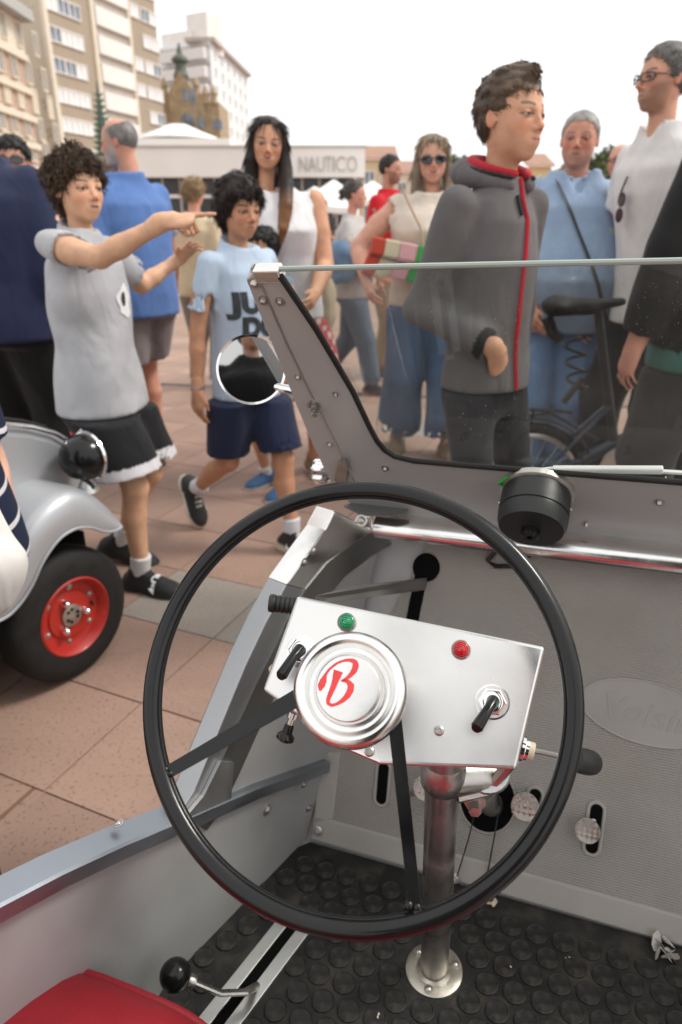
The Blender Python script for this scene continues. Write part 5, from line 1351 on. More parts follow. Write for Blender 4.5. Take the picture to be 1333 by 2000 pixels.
    # --- top garment
    if top:
        t = dict(hem=.47, sleeve=.55, ease=.012, col=(.5, .5, .5), folds=.0035, neck=.05, neckz=.835, flare=0.0, vneck=0, cuff=1.0, belly=0.0, name='shirt', sl_ease=.012); t.update(top)
        ez = t['ease']; tab = []
        for zf, a, b in ((.40, .100, .076), (.47, .098, .076), (.53, .096, .074), (.60, .088, .068), (.66, .090, .069), (.73, .098, .070), (.77, .099, .064), (.798, .090, .055), (.818, .074, .048), (.833, .056, .044), (.847, .046, .043), (.858, .044, .043)):
            zf = zf + (.007 + .008 * min(child, 1)) * (zf > .75); fl_ = t['flare'] * max(0, (.7 - zf) / .25); bl_ = t['belly'] * math.exp(-((zf - .6) / .09) ** 2); w_ = (.9 if t.get('fem') else 1) * (.86 if child else 1)
            tab.append((zf * H - z0, tz(zf)[0], tz(zf)[1] + bl_ * H * .6, (a * w_ * B + ez * (1 if zf < .78 else .3) + fl_ + bl_ * .5) * H, (b * B * (.92 if child else 1) + ez * (1 if zf < .8 else .4) + fl_ * .8 + bl_) * H))
        if t.get('fem'): tab = [(a, b, c_ + (.018 * H * math.exp(-((a / H - .72) / .04) ** 2)), d_, e_ + (.016 * H * math.exp(-((a / H - .72) / .045) ** 2))) for a, b, c_, d_, e_ in tab]
        tab = [r_ for r_ in tab if r_[0] < (t['neckz'] + .055) * H]
        pts = np.array([p for s in (1, -1) for p in arm[s][:(3 if t['sleeve'] > 1 else 2)]] + [V(0, 0, t['hem'] * H)] + [V(0, 0, .5 * H)])
        lo, hi = pts.min(0) - .15 * H, pts.max(0) + .15 * H; lo[2] = t['hem'] * H - .05; hi[2] = .92 * H; lo[1] = min(lo[1], -.17 * H); hi[1] = max(hi[1], .19 * H)
        gv = t.get('vox', max(vox * 1.1, .0082)); G = Grid(lo, hi, gv); G.loft(tab)
        se = t['sl_ease'] * H; b = B * (.86 if child else 1); ends = []
        G2 = Grid(lo, hi, gv)
        for s in (1, -1):
            a, e, w = arm[s]; sl = t['sleeve']; a2 = a - V(s * .012 * H, 0, 0)
            if sl <= 0: continue
            if sl <= 1:
                en = a + (e - a) * sl; re = .031 * H * b + se * 1.1 * t['cuff']; G2.rcone(a2, en + unit(e - a) * .05 * H, .029 * H * b + se * .3, re, .0); ends.append((en, unit(e - a), re))
            else:
                en = e + (w - e) * min(sl - 1, .97); re = .019 * H * b + se * .7 * t['cuff']
                G2.rcone(a2, e, .031 * H * b + se * .4, .029 * H * b + se, .0); G2.rcone(e, en + unit(w - e) * .04 * H, .029 * H * b + se, re, .012); ends.append((en, unit(w - e), re))
        for en, d_, r_ in ends:
            G2.op(lambda X, Y, Z: np.maximum(-((X - en[0]) * d_[0] + (Y - en[1]) * d_[1] + (Z - en[2]) * d_[2]), np.sqrt((X - en[0]) ** 2 + (Y - en[1]) ** 2 + (Z - en[2]) ** 2) - r_ * 2.2 - .05 * H), en - r_ * 2.3 - .06 * H, en + r_ * 2.3 + .06 * H, .002, True)
            G2.rcone(en - d_ * .02 * H, en + d_ * .05, max(r_ - 1.7 * gv, .004), max(r_ - 1.5 * gv, .004), .003, True)
        G.D = smin(G.D, G2.D, .018 * H)
        if t['folds']: G.folds(t['folds'], seed, 30 / H, 8 / H)
        G.plane((0, 0, t['hem'] * H - z0), (0, -t.get('hemslope', 0), -1), .004)
        nc = V(*tz(.85), (t['neckz'] + .014 + .008 * min(child, 1)) * H - z0); G.ell(nc + V(0, .012 * H, .03 * H), (t['neck'] * H, t['neck'] * 1.05 * H, .04 * H), .004, True)
        if t['vneck']:
            vn = t['vneck']; G.rcone(nc + V(0, .06 * H, .01 * H), nc + V(0, .075 * H, -vn * H), .034 * H, .006 * H, .006, True)
        v, q = G.mesh(); v = vsmooth(v, q, 2); col = t['col']
        c = np.tile(np.asarray(col, float), (len(v), 1)) if not callable(col) else col(v, H, dict(arm=arm, ends=ends, nc=nc, sh=sh))
        if t.get('trim') is not None:
            m = np.zeros(len(v))
            for en, d_, r_ in ends: s_ = (v - en) @ d_; m = np.maximum(m, (np.abs(s_ + .004 * H) < .009 * H) * (np.linalg.norm(v - en, axis=1) < r_ * 1.7))
            c = lerpc(c, t['trim'], m)
        so = raw_object(t['name'], v, q, c, M[t.get('mat', 'cloth')], root); out_top = so
    shirt_tab = [(a_, b_, c_, d_, e_) for a_, b_, c_, d_, e_ in tab] if top else None; shirt_hem = t['hem'] * H - z0 if top else 0; shirt_fold = t['folds'] if top else 0
    # --- lower garment
    if bottom:
        t = dict(length=1.0, ease=.012, knee=.0, hemr=None, col=(.05, .05, .06), folds=.003, waist=.56, name='trousers', flare=0.0); t.update(bottom)
        pts = np.array([p for s in (1, -1) for p in leg[s]]); lo, hi = pts.min(0) - .13 * H, pts.max(0) + .14 * H; lo[2] = max(lo[2], -.005); hi[2] = t['waist'] * H + .02
        G = Grid(lo, hi, t.get('vox', max(vox * 1.15, .0085))); ez = t['ease'] * H
        b = .5 + .5 * B if not child else .88
        G.loft([(zf * H - z0, tz(zf)[0] + pose.get('hipx', 0), tz(zf)[1], a * H * (.3 + .7 * B) * (.88 if child else 1) + ez, b_ * H * (.3 + .7 * B) * (.92 if child else 1) + ez) for zf, a, b_ in ((.455, .085, .066), (.50, .092, .070), (.54, .088, .066), (.58, .084, .062))])
        fin = []
        for s in (1, -1):
            hp, k, an = leg[s]; ln = t['length']; r0, r1, r2 = .058 * H * b + ez, .038 * H * b + ez + t['knee'] * H, .026 * H * b + ez + t['flare'] * H
            if t.get('skirt'): continue
            if ln <= .5: en = hp + (k - hp) * (ln / .5); rr = r0 + (r1 - r0) * ln / .5; G.rcone(hp, en + unit(k - hp) * .03, r0, rr + t['flare'] * H, .03); d_ = unit(k - hp)
            else:
                en = k + (an - k) * ((ln - .5) / .5); G.rcone(hp, k, r0, r1, .03); G.rcone(k, en + unit(an - k) * .02, r1, r2, .02); d_ = unit(an - k); rr = r2
            fin.append((en, d_, rr + (t['flare'] * H if ln <= .5 else 0)))
        if t.get('skirt'): G.loft([(zf * H - z0, 0, tz(.5)[1] * 0, a * H, b_ * H) for zf, a, b_ in ((t['skirt'], .15, .13), (.4, .125, .105), (.5, .1, .08), (.57, .085, .065))], .02)
        if t['folds']: G.folds(t['folds'], seed + 5, 24 / H, 11 / H)
        if shirt_tab:      # tucked below the shirt
            st_ = np.array(sorted(shirt_tab)); Xg, Yg, Zg = G.ax[0][:, None, None], G.ax[1][None, :, None], G.ax[2][None, None, :]; fz_ = lambda i: np.interp(G.ax[2], st_[:, 0], st_[:, i])[None, None, :]
            d_ = ((((np.abs(Xg - fz_(1)) / fz_(3)) ** 2.2 + (np.abs(Yg - fz_(2)) / fz_(4)) ** 2.2) ** (1 / 2.2)) - 1) * np.minimum(fz_(3), fz_(4)) + .008 + 1.1 * shirt_fold
            d_ = d_ - np.clip((shirt_hem + .004 - Zg) / .05, 0, 1) * .16
            G.D = np.where(Zg > shirt_hem - .05, np.maximum(G.D, d_.astype(np.float32)), G.D)
        for en, d_, r_ in fin:
            hd = unit(d_ + V(0, 0, -1)) if t['length'] <= .55 else d_
            G.op(lambda X, Y, Z: np.maximum(-((X - en[0]) * hd[0] + (Y - en[1]) * hd[1] + (Z - en[2]) * hd[2]), np.sqrt((X - en[0]) ** 2 + (Y - en[1]) ** 2 + (Z - en[2]) ** 2) - r_ * 1.5), en - r_ * 1.6, en + r_ * 1.6, .002, True)
            G.rcone(en - d_ * .012 * H, en + d_ * .04, max(r_ - .010, .003), max(r_ - .008, .003), .003, True)
        v, q = G.mesh(); v = vsmooth(v, q, 2); c = np.tile(np.asarray(t['col'], float), (len(v), 1)) if not callable(t['col']) else t['col'](v, H)
        if t.get('trim') is not None:
            m = np.zeros(len(v))
            for en, d_, r_ in fin: hd = unit(d_ + V(0, 0, -1)); s_ = (v - en) @ hd; m = np.maximum(m, (s_ > -.028 * H) * (np.linalg.norm(v - en, axis=1) < r_ * 1.8))
            c = lerpc(c, t['trim'], m)
        raw_object(t['name'], v, q, c, M[t.get('mat', 'cloth')], root)
    # --- shoes
    if shoes:
        t = dict(col=(.03, .03, .03), sole=(.75, .72, .65), sock=None, name='shoe', size=1.0); t.update(shoes)
        for s, k in ((1, 'R'), (-1, 'L')):
            an = leg[s][2]; fp, fyaw = pose.get('toe' + k, (0, s * -8)); Rf = rotz(math.radians(fyaw)) @ rotx(math.radians(fp)); sz = .152 * H * t['size']
            o = an + Rf @ V(0, 0, -.045 * H); W = lambda x_, y_, z_: o + Rf @ (V(x_, y_, z_) * sz)
            G = Grid(o - sz * 1.05, o + sz * 1.05, t.get('vox', max(.006, vox * .8)))
            G.ell(W(0, -.18, .12), V(.19, .22, .18) * sz, .0, Rm=Rf); G.ell(W(0, .2, .1), V(.19, .35, .16) * sz, .03, Rm=Rf); G.ell(W(s * -.01, .5, .07), V(.2, .26, .14) * sz, .03, Rm=Rf)
            G.rcone(W(0, -.1, .2), W(0, -.06, .36), .17 * sz, .165 * sz, .02); G.rcone(W(0, .05, .28), W(0, .35, .17), .1 * sz, .09 * sz, .02)
            sl_ = t.get('solew', 1.0)
            G.ell(W(0, -.17, .02), V(.2 * sl_, .26, .1) * sz, .008, Rm=Rf); G.ell(W(0, .38, .02), V(.215 * sl_, .4, .09) * sz, .008, Rm=Rf)
            G.rcone(W(0, -.06, .34), W(0, -.06, .6), .13 * sz, .13 * sz, .003, True)
            G.plane(W(0, 0, -.045), Rf @ V(0, 0, -1))
            v, q = G.mesh(); v = vsmooth(v, q, 1); lz = ((v - o) @ Rf)[:, 2] / sz; ly = ((v - o) @ Rf)[:, 1] / sz
            c = np.tile(np.asarray(t['col'], float), (len(v), 1)); c = lerpc(c, t['sole'], np.clip((.075 + t.get('solez', 0) + .03 * (ly < -.1) - lz) / .02, 0, 1))
            if t.get('lace') is not None: lx = np.abs(((v - o) @ Rf)[:, 0] / sz); c = lerpc(c, t['lace'], ((lx < .07) & (ly > .06) & (ly < .34) & (np.sin(ly * 60) > .2)).astype(float))
            sh_o = raw_object(t['name'], v, q, c, M['shoe'], root)
            if t.get('sock') is not None:
                G = Grid(an - .09 * H, an + .09 * H, .005); u_ = unit(leg[s][1] - an); G.rcone(W(0, -.06, .2), an + u_ * t.get('sockh', .035) * H, .024 * H, .0255 * H); G.plane(an + u_ * t.get('sockh', .035) * H, u_)
                v, q = G.mesh(); raw_object('sock', v, q, np.tile(np.asarray(t['sock'], float), (len(v), 1)), M['cloth'], root)
    R3 = rotz(f + math.pi)
    return dict(top=out_top if top else None, sh=sh, root=root, tf=tf, hh=hh, Rh=Rh, hcn=hcn, arm=arm, leg=leg, H=H, R3=R3, pos=V(x, y, z), tow=lambda p: V(x, y, z) + R3 @ np.asarray(p, float), tol=lambda p: R3.T @ (np.asarray(p, float) - V(x, y, z)))
def local_part(mb, name, m, root, smooth=40):
    """part given in the person's own frame"""
    o = bpy.data.objects.new(name, mb.mesh(name, smooth)); o.data.materials.append(m); COL.objects.link(o); o.parent = root; return o
M['lens'] = mat('dark_lens', (.006, .006, .007), .08, 0, var=.1, coat=1)
def glasses(p, dark=True, w=.115, h=.07, name=None, z=-.012):
    tf = p['tf']; mb = MB(); fr = MB()
    for s in (-1, 1):
        def pt(t): 
            e = .7; cx, cz = math.cos(t), math.sin(t); xx = math.copysign(abs(cx) ** e, cx); zz = math.copysign(abs(cz) ** e, cz)
            return V(s * .155 + xx * w, .435 - .10 * ((s * .155 + xx * w) / .27) ** 2, z + zz * h)
        ring = [tf(pt(t)) for t in np.linspace(0, 2 * math.pi, 24, endpoint=False)]
        fr.tube(ring, .0022 if dark else .0026, 6, closed=True)
        nrm = p['Rh'] @ V(0, 1, 0)
        if dark: mb.prism(ring, -nrm * .002)
        fr.tube([tf(V(s * .27, .36, z + .03)), tf(V(s * .335, .18, z + .03)), tf(V(s * .345, -.05, z + .02))], .0024, 6)
    fr.tube([tf(V(-.045, .43, z + .02)), tf(V(0, .45, z + .03)), tf(V(.045, .43, z + .02))], .0024, 6)
    o = local_part(fr, name or ('sunglasses' if dark else 'spectacles'), M['blk'], p['root'])
    if dark: l = local_part(mb, 'lens', M['lens'], o, 0)
    return o

from mathutils.bvhtree import BVHTree
class Surf:
    """front (or back) surface of a garment, in the person's frame"""
    def __init__(s, o):
        me = o.data; s.t = BVHTree.FromPolygons([v.co.copy() for v in me.vertices], [tuple(p.vertices) for p in me.polygons])
    def hit(s, p, d=(0, -1, 0), off=.003):
        h, n, i, dist = s.t.ray_cast(Vector(p), Vector(d)); return None if h is None else np.array(h + n * off)
    def ray(s, p0, p1, off=.003):
        d = unit(np.asarray(p1) - np.asarray(p0)); return s.hit(p0, d, off)
def ring_grid(h, c, r, zs, rad, dy=0, tilt=.0, gap=0.0, n=20):
    """soft ring (collar, hood) round the neck; gap opens it at the front"""
    G = Grid(np.array(c) - .19, np.array(c) + .19, h); pts = []
    for t in np.linspace(gap, 2 * math.pi - gap, n):
        s_, c_ = math.sin(t), math.cos(t); pts.append(V(c[0] + r * s_, c[1] + dy + r * 1.02 * c_, c[2] + zs - tilt * c_))
    for i in range(n - 1):
        ra = rad[0] + (rad[1] - rad[0]) * (1 - math.cos(math.pi * 2 * i / (n - 1))) / 2; rb = rad[0] + (rad[1] - rad[0]) * (1 - math.cos(math.pi * 2 * (i + 1) / (n - 1))) / 2
        G.rcone(pts[i], pts[i + 1], ra, rb, .003)
    return G
# ================================================================== SECOND SMALL CAR (left)
F2 = V(math.sin(math.radians(30)), math.cos(math.radians(30)), 0); A2 = V(F2[1], -F2[0], 0); Z = V(0, 0, 1)
wc = ground(125, 1192, .2)
car2 = tag(empty('silver_microcar', V(wc[0], wc[1], 0) - A2 * .4), 'silver vintage small car with red wheel and black headlamp parked alongside', 'car')
def c2(px, py, d): return hit(px, py, wc + A2 * d, A2)
wheel_parts(wc - V(0, 0, .006), A2, .194, car2, .10)
wheel_parts(wc - A2 * .95, -A2, .2, car2, .10); wheel_parts(wc - F2 * 1.35, A2, .2, car2, .10); wheel_parts(wc - F2 * 1.35 - A2 * .95, -A2, .2, car2, .10)
Epx = [(238, 1030), (222, 1038), (203, 1038), (180, 1031), (155, 1031), (130, 1042), (108, 1062), (84, 1098), (62, 1145), (35, 1185), (0, 1212), (-70, 1228), (-160, 1230)]
Rpx = [(234, 1022), (221, 1010), (203, 995), (180, 978), (155, 967), (130, 968), (100, 985), (66, 1020), (38, 1062), (10, 1105), (-30, 1140), (-90, 1160), (-170, 1165)]
Cpx = [(229, 1014), (214, 995), (194, 976), (170, 959), (145, 950), (118, 951), (85, 966), (50, 996), (22, 1032), (-10, 1070), (-50, 1100), (-105, 1120), (-180, 1125)]
P = []
for e, r, c in zip(Epx, Rpx, Cpx):
    a, b_, d = c2(*e, .075), c2(*r, .062), c2(*c, .0)
    P.append([a - A2 * .006, a, a + (b_ - a) * .5 + A2 * .008, b_, b_ + (d - b_) * .5 + V(0, 0, .006), d, d - A2 * .12])
def resample(P, n):
    P = np.array(P); k = np.linspace(0, len(P) - 1, n); i = np.clip(k.astype(int), 1, len(P) - 3); t = (k - i)[:, None, None]
    p0, p1, p2, p3 = P[i - 1], P[i], P[i + 1], P[i + 2]
    return .5 * (2 * p1 + (p2 - p0) * t + (2 * p0 - 5 * p1 + 4 * p2 - p3) * t ** 2 + (3 * p1 - p0 - 3 * p2 + p3) * t ** 3)
Pf = resample(P, 60)
fen = MB().grid(Pf).build('front_wing', M['silver_paint'], car2, 80)
fen.modifiers.new('sub', 'SUBSURF').levels = 1; fen.modifiers['sub'].render_levels = 1
MB().tube(Pf[:, 1], .0042, 8).build('wing_bead', M['silver_paint'], fen)
MB().grid([[p[1] - A2 * .01 - V(0, 0, .001), p[1] - A2 * .13] for p in Pf]).build('wheel_arch', M['blk_mat'], fen, 0)
tpx = [(-260, 826), (-120, 825), (0, 828), (60, 834), (105, 846), (140, 866), (160, 892), (172, 930), (178, 975)]
bpx = [(150, 1010), (80, 1010), (20, 1060), (-40, 1130), (-120, 1180), (-260, 1190)]
D2 = -.11
tp = [c2(*q, D2) for q in tpx]; poly2 = tp + [c2(*q, D2) for q in bpx]
sk_ = MB().prism(poly2, -A2 * .73).build('body_shell', M['silver_paint'], car2, 40, bevel=.03, seg=5)
MB().tube([p + A2 * .004 for p in tp[:7]], .0075, 10).build('chrome_trim', M['alu_bright'], car2)
MB().tube([p - A2 * .03 + V(0, 0, .012) for p in tp[:5]], .006, 8).build('cowl_seal', M['rubber'], car2)
MB().tube([c2(*q, D2 + .015) for q in ((-20, 1030), (30, 1000), (75, 970), (105, 957), (140, 952))], .006, 8).build('wing_seal', M['rubber'], car2)
hc2 = c2(163, 893, -.03); rh = .066
hl = MB().lathe([(0, -rh), (rh * .45, -rh * .9), (rh * .75, -rh * .66), (rh * .93, -rh * .3), (rh, 0), (rh * 1.0, rh * .25), (rh * .985, rh * .3)], hc2, F2 + V(.05, 0, .02), 40).build('headlamp', M['blk_gloss'], car2, 60)
MB().lathe([(rh * .97, rh * .22), (rh * 1.05, rh * .24), (rh * 1.06, rh * .36), (rh * .98, rh * .42), (rh * .93, rh * .40)], hc2, F2 + V(.05, 0, .02), 40).build('headlamp_rim', M['chrome'], hl)
MB().lathe([(rh * .95, rh * .36), (rh * .7, rh * .48), (0, rh * .55)], hc2, F2 + V(.05, 0, .02), 32).build('headlamp_lens', mat('lamp_glass', (.7, .7, .7), .1, 0, coat=1), hl)
MB().lathe([(.03, 0), (.024, .02), (.015, .035), (.015, .07)], hc2 - V(0, 0, rh + .035), Z, 16).build('headlamp_stalk', M['alu'], hl)
MB().tube([hc2 - V(0, 0, rh * .9) - F2 * .01, hc2 - V(0, 0, rh + .02) + A2 * .03], [.008, .006], 8).build('headlamp_wire', M['blk'], hl)
MB().prism([wc - F2 * 1.6 - A2 * .12 - Z * .08, wc + F2 * .2 - A2 * .12 - Z * .08, wc + F2 * .2 - A2 * .83 - Z * .08, wc - F2 * 1.6 - A2 * .83 - Z * .08], Z * .22).build('chassis', M['blk_mat'], car2, 0)
MB().prism([wc - F2 * 1.75 - A2 * .1 + Z * .05, wc - F2 * .55 - A2 * .1 + Z * .05, wc - F2 * .55 - A2 * .1 + Z * .42, wc - F2 * 1.75 - A2 * .1 + Z * .46], -A2 * .75).build('rear_body', M['silver_paint'], car2, 0, bevel=.04, seg=4)

# ================================================================== BICYCLE
YB = 2.62
bk = tag(empty('bicycle', V(at(1200, 900, YB)[0], YB, 0)), 'small-wheeled dark blue bicycle with black saddle and coiled lock behind the windscreen', 'bicycle')
M['bike'] = mat('dark_blue_bike_paint', (.035, .045, .07), .35, .2, var=.1, coat=.3)
rhb = at(1030, 940, YB); rhb[2] = .245; fhb = rhb + V(.98, -.02, 0)
for c in (rhb, fhb):
    ty = MB().tube([c + .225 * V(math.cos(t), 0, math.sin(t)) for t in np.linspace(0, 2 * math.pi, 48, endpoint=False)], .021, 10, closed=True).build('tyre', M['rubber'], bk)
    MB().tube([c + .195 * V(math.cos(t), 0, math.sin(t)) for t in np.linspace(0, 2 * math.pi, 48, endpoint=False)], .012, 8, closed=True).build('rim', M['alu'], ty)
    for k in range(20): MB().cyl(c + V(0, .02 * (-1) ** k, 0), c + .19 * V(math.cos(k * .314), 0, math.sin(k * .314)), .0012, seg=5).build('spoke', M['alu'], ty)
    MB().cyl(c - V(0, .045, 0), c + V(0, .045, 0), .018, seg=14).build('hub', M['alu'], ty)
bb = at(1205, 905, YB); hd = at(1352, 800, YB); sdl = at(1140, 596, YB); sp = at(1172, 640, YB)
MB().tube([rhb + V(.05, 0, .02), rhb + V(.22, 0, .10), hd + (rhb - hd) * .35, hd], [.016, .024, .028, .026], 14).build('main_beam', M['bike'], bk)
MB().tube([sp + V(-.015, 0, .06), sp, bb], [.015, .017, .019], 14).build('seat_post', M['blk'], bk)
for s in (-.05, .05): MB().tube([rhb + V(0, s, 0), bb + V(0, s * .5, -.02)], .010, 8).build('chain_stay', M['bike'], bk); MB().tube([rhb + V(0, s, 0), sp + (bb - sp) * .55 + V(0, s * .3, 0)], .008, 8).build('seat_stay', M['bike'], bk)
MB().tube([fhb + V(0, .05, 0), hd + V(.03, .03, -.05), hd + V(.02, 0, 0), hd + V(-.03, 0, .30)], .015, 10).build('fork', M['bike'], bk)
MB().tube([hd + V(-.03, -.28, .30), hd + V(-.03, 0, .32), hd + V(-.03, .28, .30)], .012, 10).build('handlebar', M['blk'], bk)
G = Grid(sdl - .22, sdl + .22, .007)
G.rcone(sdl + V(-.10, 0, -.005), sdl + V(.02, 0, -.01), .038, .030); G.ell(sdl + V(-.10, 0, -.0), (.05, .075, .024), .03); G.rcone(sdl + V(.0, 0, -.005), sdl + V(.14, 0, .012), .028, .015, .02); G.plane(sdl + V(0, 0, -.035), (0.05, 0, -1), .008)
v, q = G.mesh(); so = raw_object('saddle', vsmooth(v, q, 2), q, (.012, .012, .012), M['rubber'], bk); so.matrix_parent_inverse = world_m(bk).inverted()
MB().tube([sdl + V(-.13, .0, -.04), sdl + V(-.10, 0, -.1), sdl + V(-.07, 0, -.12)], .022, 10).build('saddle_bag', M['blk'], bk)
hx = [at(1122, 660, YB) + V(.036 * math.cos(t * 2 * math.pi) + .012 * t, .036 * math.sin(t * 2 * math.pi), -.062 * t) for t in np.linspace(0, 3.2, 70)]
MB().tube(hx + [at(1130, 745, YB - .03), at(1112, 772, YB - .03)], .0062, 8).build('coil_lock', M['blk'], bk)
MB().tube([at(1138, 738, YB - .03), at(1100, 786, YB - .03)], .014, 12).build('lock_barrel', M['blk'], bk)
MB().tube([at(1035, 800, YB - .04), at(1080, 802, YB - .04), at(1118, 806, YB - .04)], .007, 8).build('rack_rail', M['blk'], bk)
MB().tube([at(1035, 812, YB + .04), at(1075, 806, YB + .04), at(1170, 860, YB + .02)], .006, 8).build('rack_rail', M['blk'], bk)
MB().tube([at(1042, 802, YB), rhb + V(0, .05, 0)], .005, 8).build('rack_stay', M['blk'], bk)
MB().tube([rhb + .26 * V(math.cos(t), 0, math.sin(t)) for t in np.linspace(.5, 2.9, 20)], .02, 8, flat=(1.2, .25)).build('mudguard', M['blk'], bk)
cr_ = MB().lathe([(.085, -.004), (.085, .004), (.06, .004), (.06, .005), (.02, .006)], bb + V(0, -.05, 0), (0, -1, 0), 30).build('chain_ring', M['alu'], bk)
MB().tube([bb + V(0, -.07, 0), bb + V(.06, -.075, -.14)], .010, 8).build('crank', M['alu'], bk)
MB().box(bb + V(.06, -.12, -.14), np.eye(3), (.045, .04, .012)).build('pedal', M['blk'], bk, 0)
# ------------------------------------------------------------------ the people
LT, MD, TN, RD = (.56, .33, .235), (.50, .275, .185), (.40, .20, .12), (.52, .25, .18)
BRN, DBR, GRY, BLK = (.055, .032, .018), (.022, .013, .009), (.30, .29, .27), (.012, .010, .010)
# boy pointing
boy1 = person('person', 'boy with curly brown hair in grey T-shirt and black shorts pointing with outstretched arm', -.80, 2.28, 76, 1.40, skin=(.55, .32, .20), child=1, vox=.0075, hvox=.0032, seed=3, headface=52, pitch=-4,
    head=dict(vox=.0105, brow=(.07, .042, .028), browk=.75, open=.006, smile=.15),
    hair=dict(col=BRN, t=.07, top=1.7, bump=.035, freq=19, front=.21, temple=.02, side=-.06, nape=-.5, n=4300, L=.17, w=.011, curl=.32, rand=.6, lift=.25, cvar=.5, vox=.018, blobs=(((0, .2, .42), .10), ((-.2, -.25, .3), .18), ((.2, -.3, .25), .18), ((0, -.33, -.2), .17))),
    top=dict(col=(.43, .43, .445), hem=.455, sleeve=.62, ease=.018, sl_ease=.02, flare=.016, folds=.011, neck=.05, neckz=.832, cuff=1.08),
    bottom=dict(col=(.012, .012, .014), length=.43, ease=.026, flare=.02, trim=(.62, .6, .62), name='shorts', folds=.003, vox=.0065),
    shoes=dict(col=(.012, .012, .013), sole=(.02, .02, .02), sock=(.62, .62, .62), sockh=.05),
    pose=dict(rel=1, handRpx=(322, 433, .93), poleR=(.6, .1, -.6), handLpx=(352, 505, .86), near={1: 1, -1: -1}, poleL=(-.4, -.3, -1), drop=.008, footR=(.055, .085, .045), footL=(-.075, -.045, .06), toeL=(-18, 8), shz={1: .012},
              hands={1: dict(d=(.05, 1, .04), up=(.5, 0, .85), curl=(.02, 1.25, 1.35, 1.4), thumb=.75, fine=.0036), -1: dict(d=(.35, .75, .5), up=(-.5, -.4, .75), curl=(.12, .18, .2, .28), thumb=.1, fine=.0036)}))
# boy walking
boy2 = person('person', 'boy with thick dark hair in pale blue T-shirt with black lettering and navy shorts', -.352, 2.56, 46, 1.335, skin=(.44, .225, .135), child=1, vox=.0075, hvox=.0034, seed=4, headface=40, pitch=2,
    head=dict(vox=.0105, brow=(.03, .02, .015)),
    hair=dict(col=(.020, .012, .010), t=.11, top=1.5, bump=.025, front=.205, temple=.0, side=-.12, nape=-.48, jag=.05, n=4300, L=.19, w=.010, curl=.08, rand=.25, lift=.1, cvar=.45, vox=.018, crown=(-.08, -.1, .5), blobs=(((.22, .2, .28), .13), ((0, -.35, -.15), .2))),
    top=dict(col=(.46, .56, .68), hem=.455, sleeve=.66, ease=.013, sl_ease=.016, folds=.009, neck=.052, neckz=.828),
    bottom=dict(col=(.018, .024, .055), length=.45, ease=.02, flare=.008, name='shorts'),
    shoes=dict(col=(.02, .02, .02), sole=(.62, .56, .45), sock=(.66, .66, .7), sockh=.055, solez=.05, lace=(.5, .48, .42)),
    pose=dict(handR=(.145, -.03, .475), poleR=(.3, -1, 0), handL=(-.16, .06, .48), footL=(-.045, .13, .05), footR=(.05, -.225, .125), toeR=(-62, -6), kneeR=(0, 1, -.2), hands={1: dict(curl=(.3, .35, .4, .45), up=(1, .2, 0), thumb=.3)}))
# man, bald with white beard
man3 = person('person', 'bald man with white beard in blue T-shirt, grey shorts and sandals', -1.05, 3.72, -128, 1.665, skin=(.48, .235, .16), vox=.009, build=1.12, seed=5, headface=-92, pitch=6,
    head=dict(vox=.015, beard=.95, beardcol=(.36, .34, .32), fat=.5, stubble=.85, brow=(.3, .27, .25), scalp=((.33, .28, .25), .55)),
    hair=dict(col=(.28, .26, .245), soft=.1, t=.008, top=.5, front=.5, temple=.2, side=-.02, nape=-.3, bald=True, n=1500, L=.06, w=.008, bump=.004),
    top=dict(col=(.10, .19, .43), hem=.46, sleeve=.72, ease=.016, folds=.004, belly=.03),
    bottom=dict(col=(.20, .18, .18), length=.40, ease=.018, flare=.01, name='shorts'),
    shoes=dict(col=(.10, .07, .05), sole=(.05, .045, .04), name='sandal'),
    pose=dict(handL=(-.165, .01, .475), handR=(.13, .20, .70), poleR=(.5, -.6, -.6), footL=(-.06, -.05, .045), footR=(.06, .06, .045), hands={-1: dict(curl=(.7, .8, .85, .9), up=(-1, 0, 0))}))
# man in navy sweater, back turned
man4 = person('person', 'man in navy sweater, dark trousers and black cap seen from behind', -1.34, 2.86, 176, 1.66, skin=LT, vox=0.012, hvox=.010, build=1.25, seed=6, hands=False,
    hair=dict(name='cap', col=(.012, .012, .015), t=.045, front=.2, temple=.08, side=.0, nape=-.12, n=0, bump=.004, jag=0), head=dict(vox=.02, fat=.5),
    top=dict(col=(.020, .026, .062), hem=.47, sleeve=1.9, ease=.018, folds=.004, neckz=.845, name='sweater'), bottom=dict(col=(.012, .012, .012), ease=.018, flare=.01), shoes=dict(col=(.02, .02, .02), sole=(.03, .03, .03)))
# man with dark glasses
man5 = person('person', 'dark-haired man in sunglasses and pale shirt behind the man in navy', -1.50, 3.55, 10, 1.57, skin=(.45, .24, .17), vox=0.015, hvox=.010, seed=7, hands=False,
    hair=dict(col=BLK, t=.05, front=.22, temple=.08, nape=-.3, n=500, L=.16, w=.02, cvar=.3, dir=(.5, .3, 0)), head=dict(vox=.018, fat=.3),
    top=dict(col=(.55, .42, .38), ease=.016), bottom=dict(col=(.05, .05, .06)), shoes=dict(col=(.03, .03, .03)))
glasses(man5, True, .125, .075)
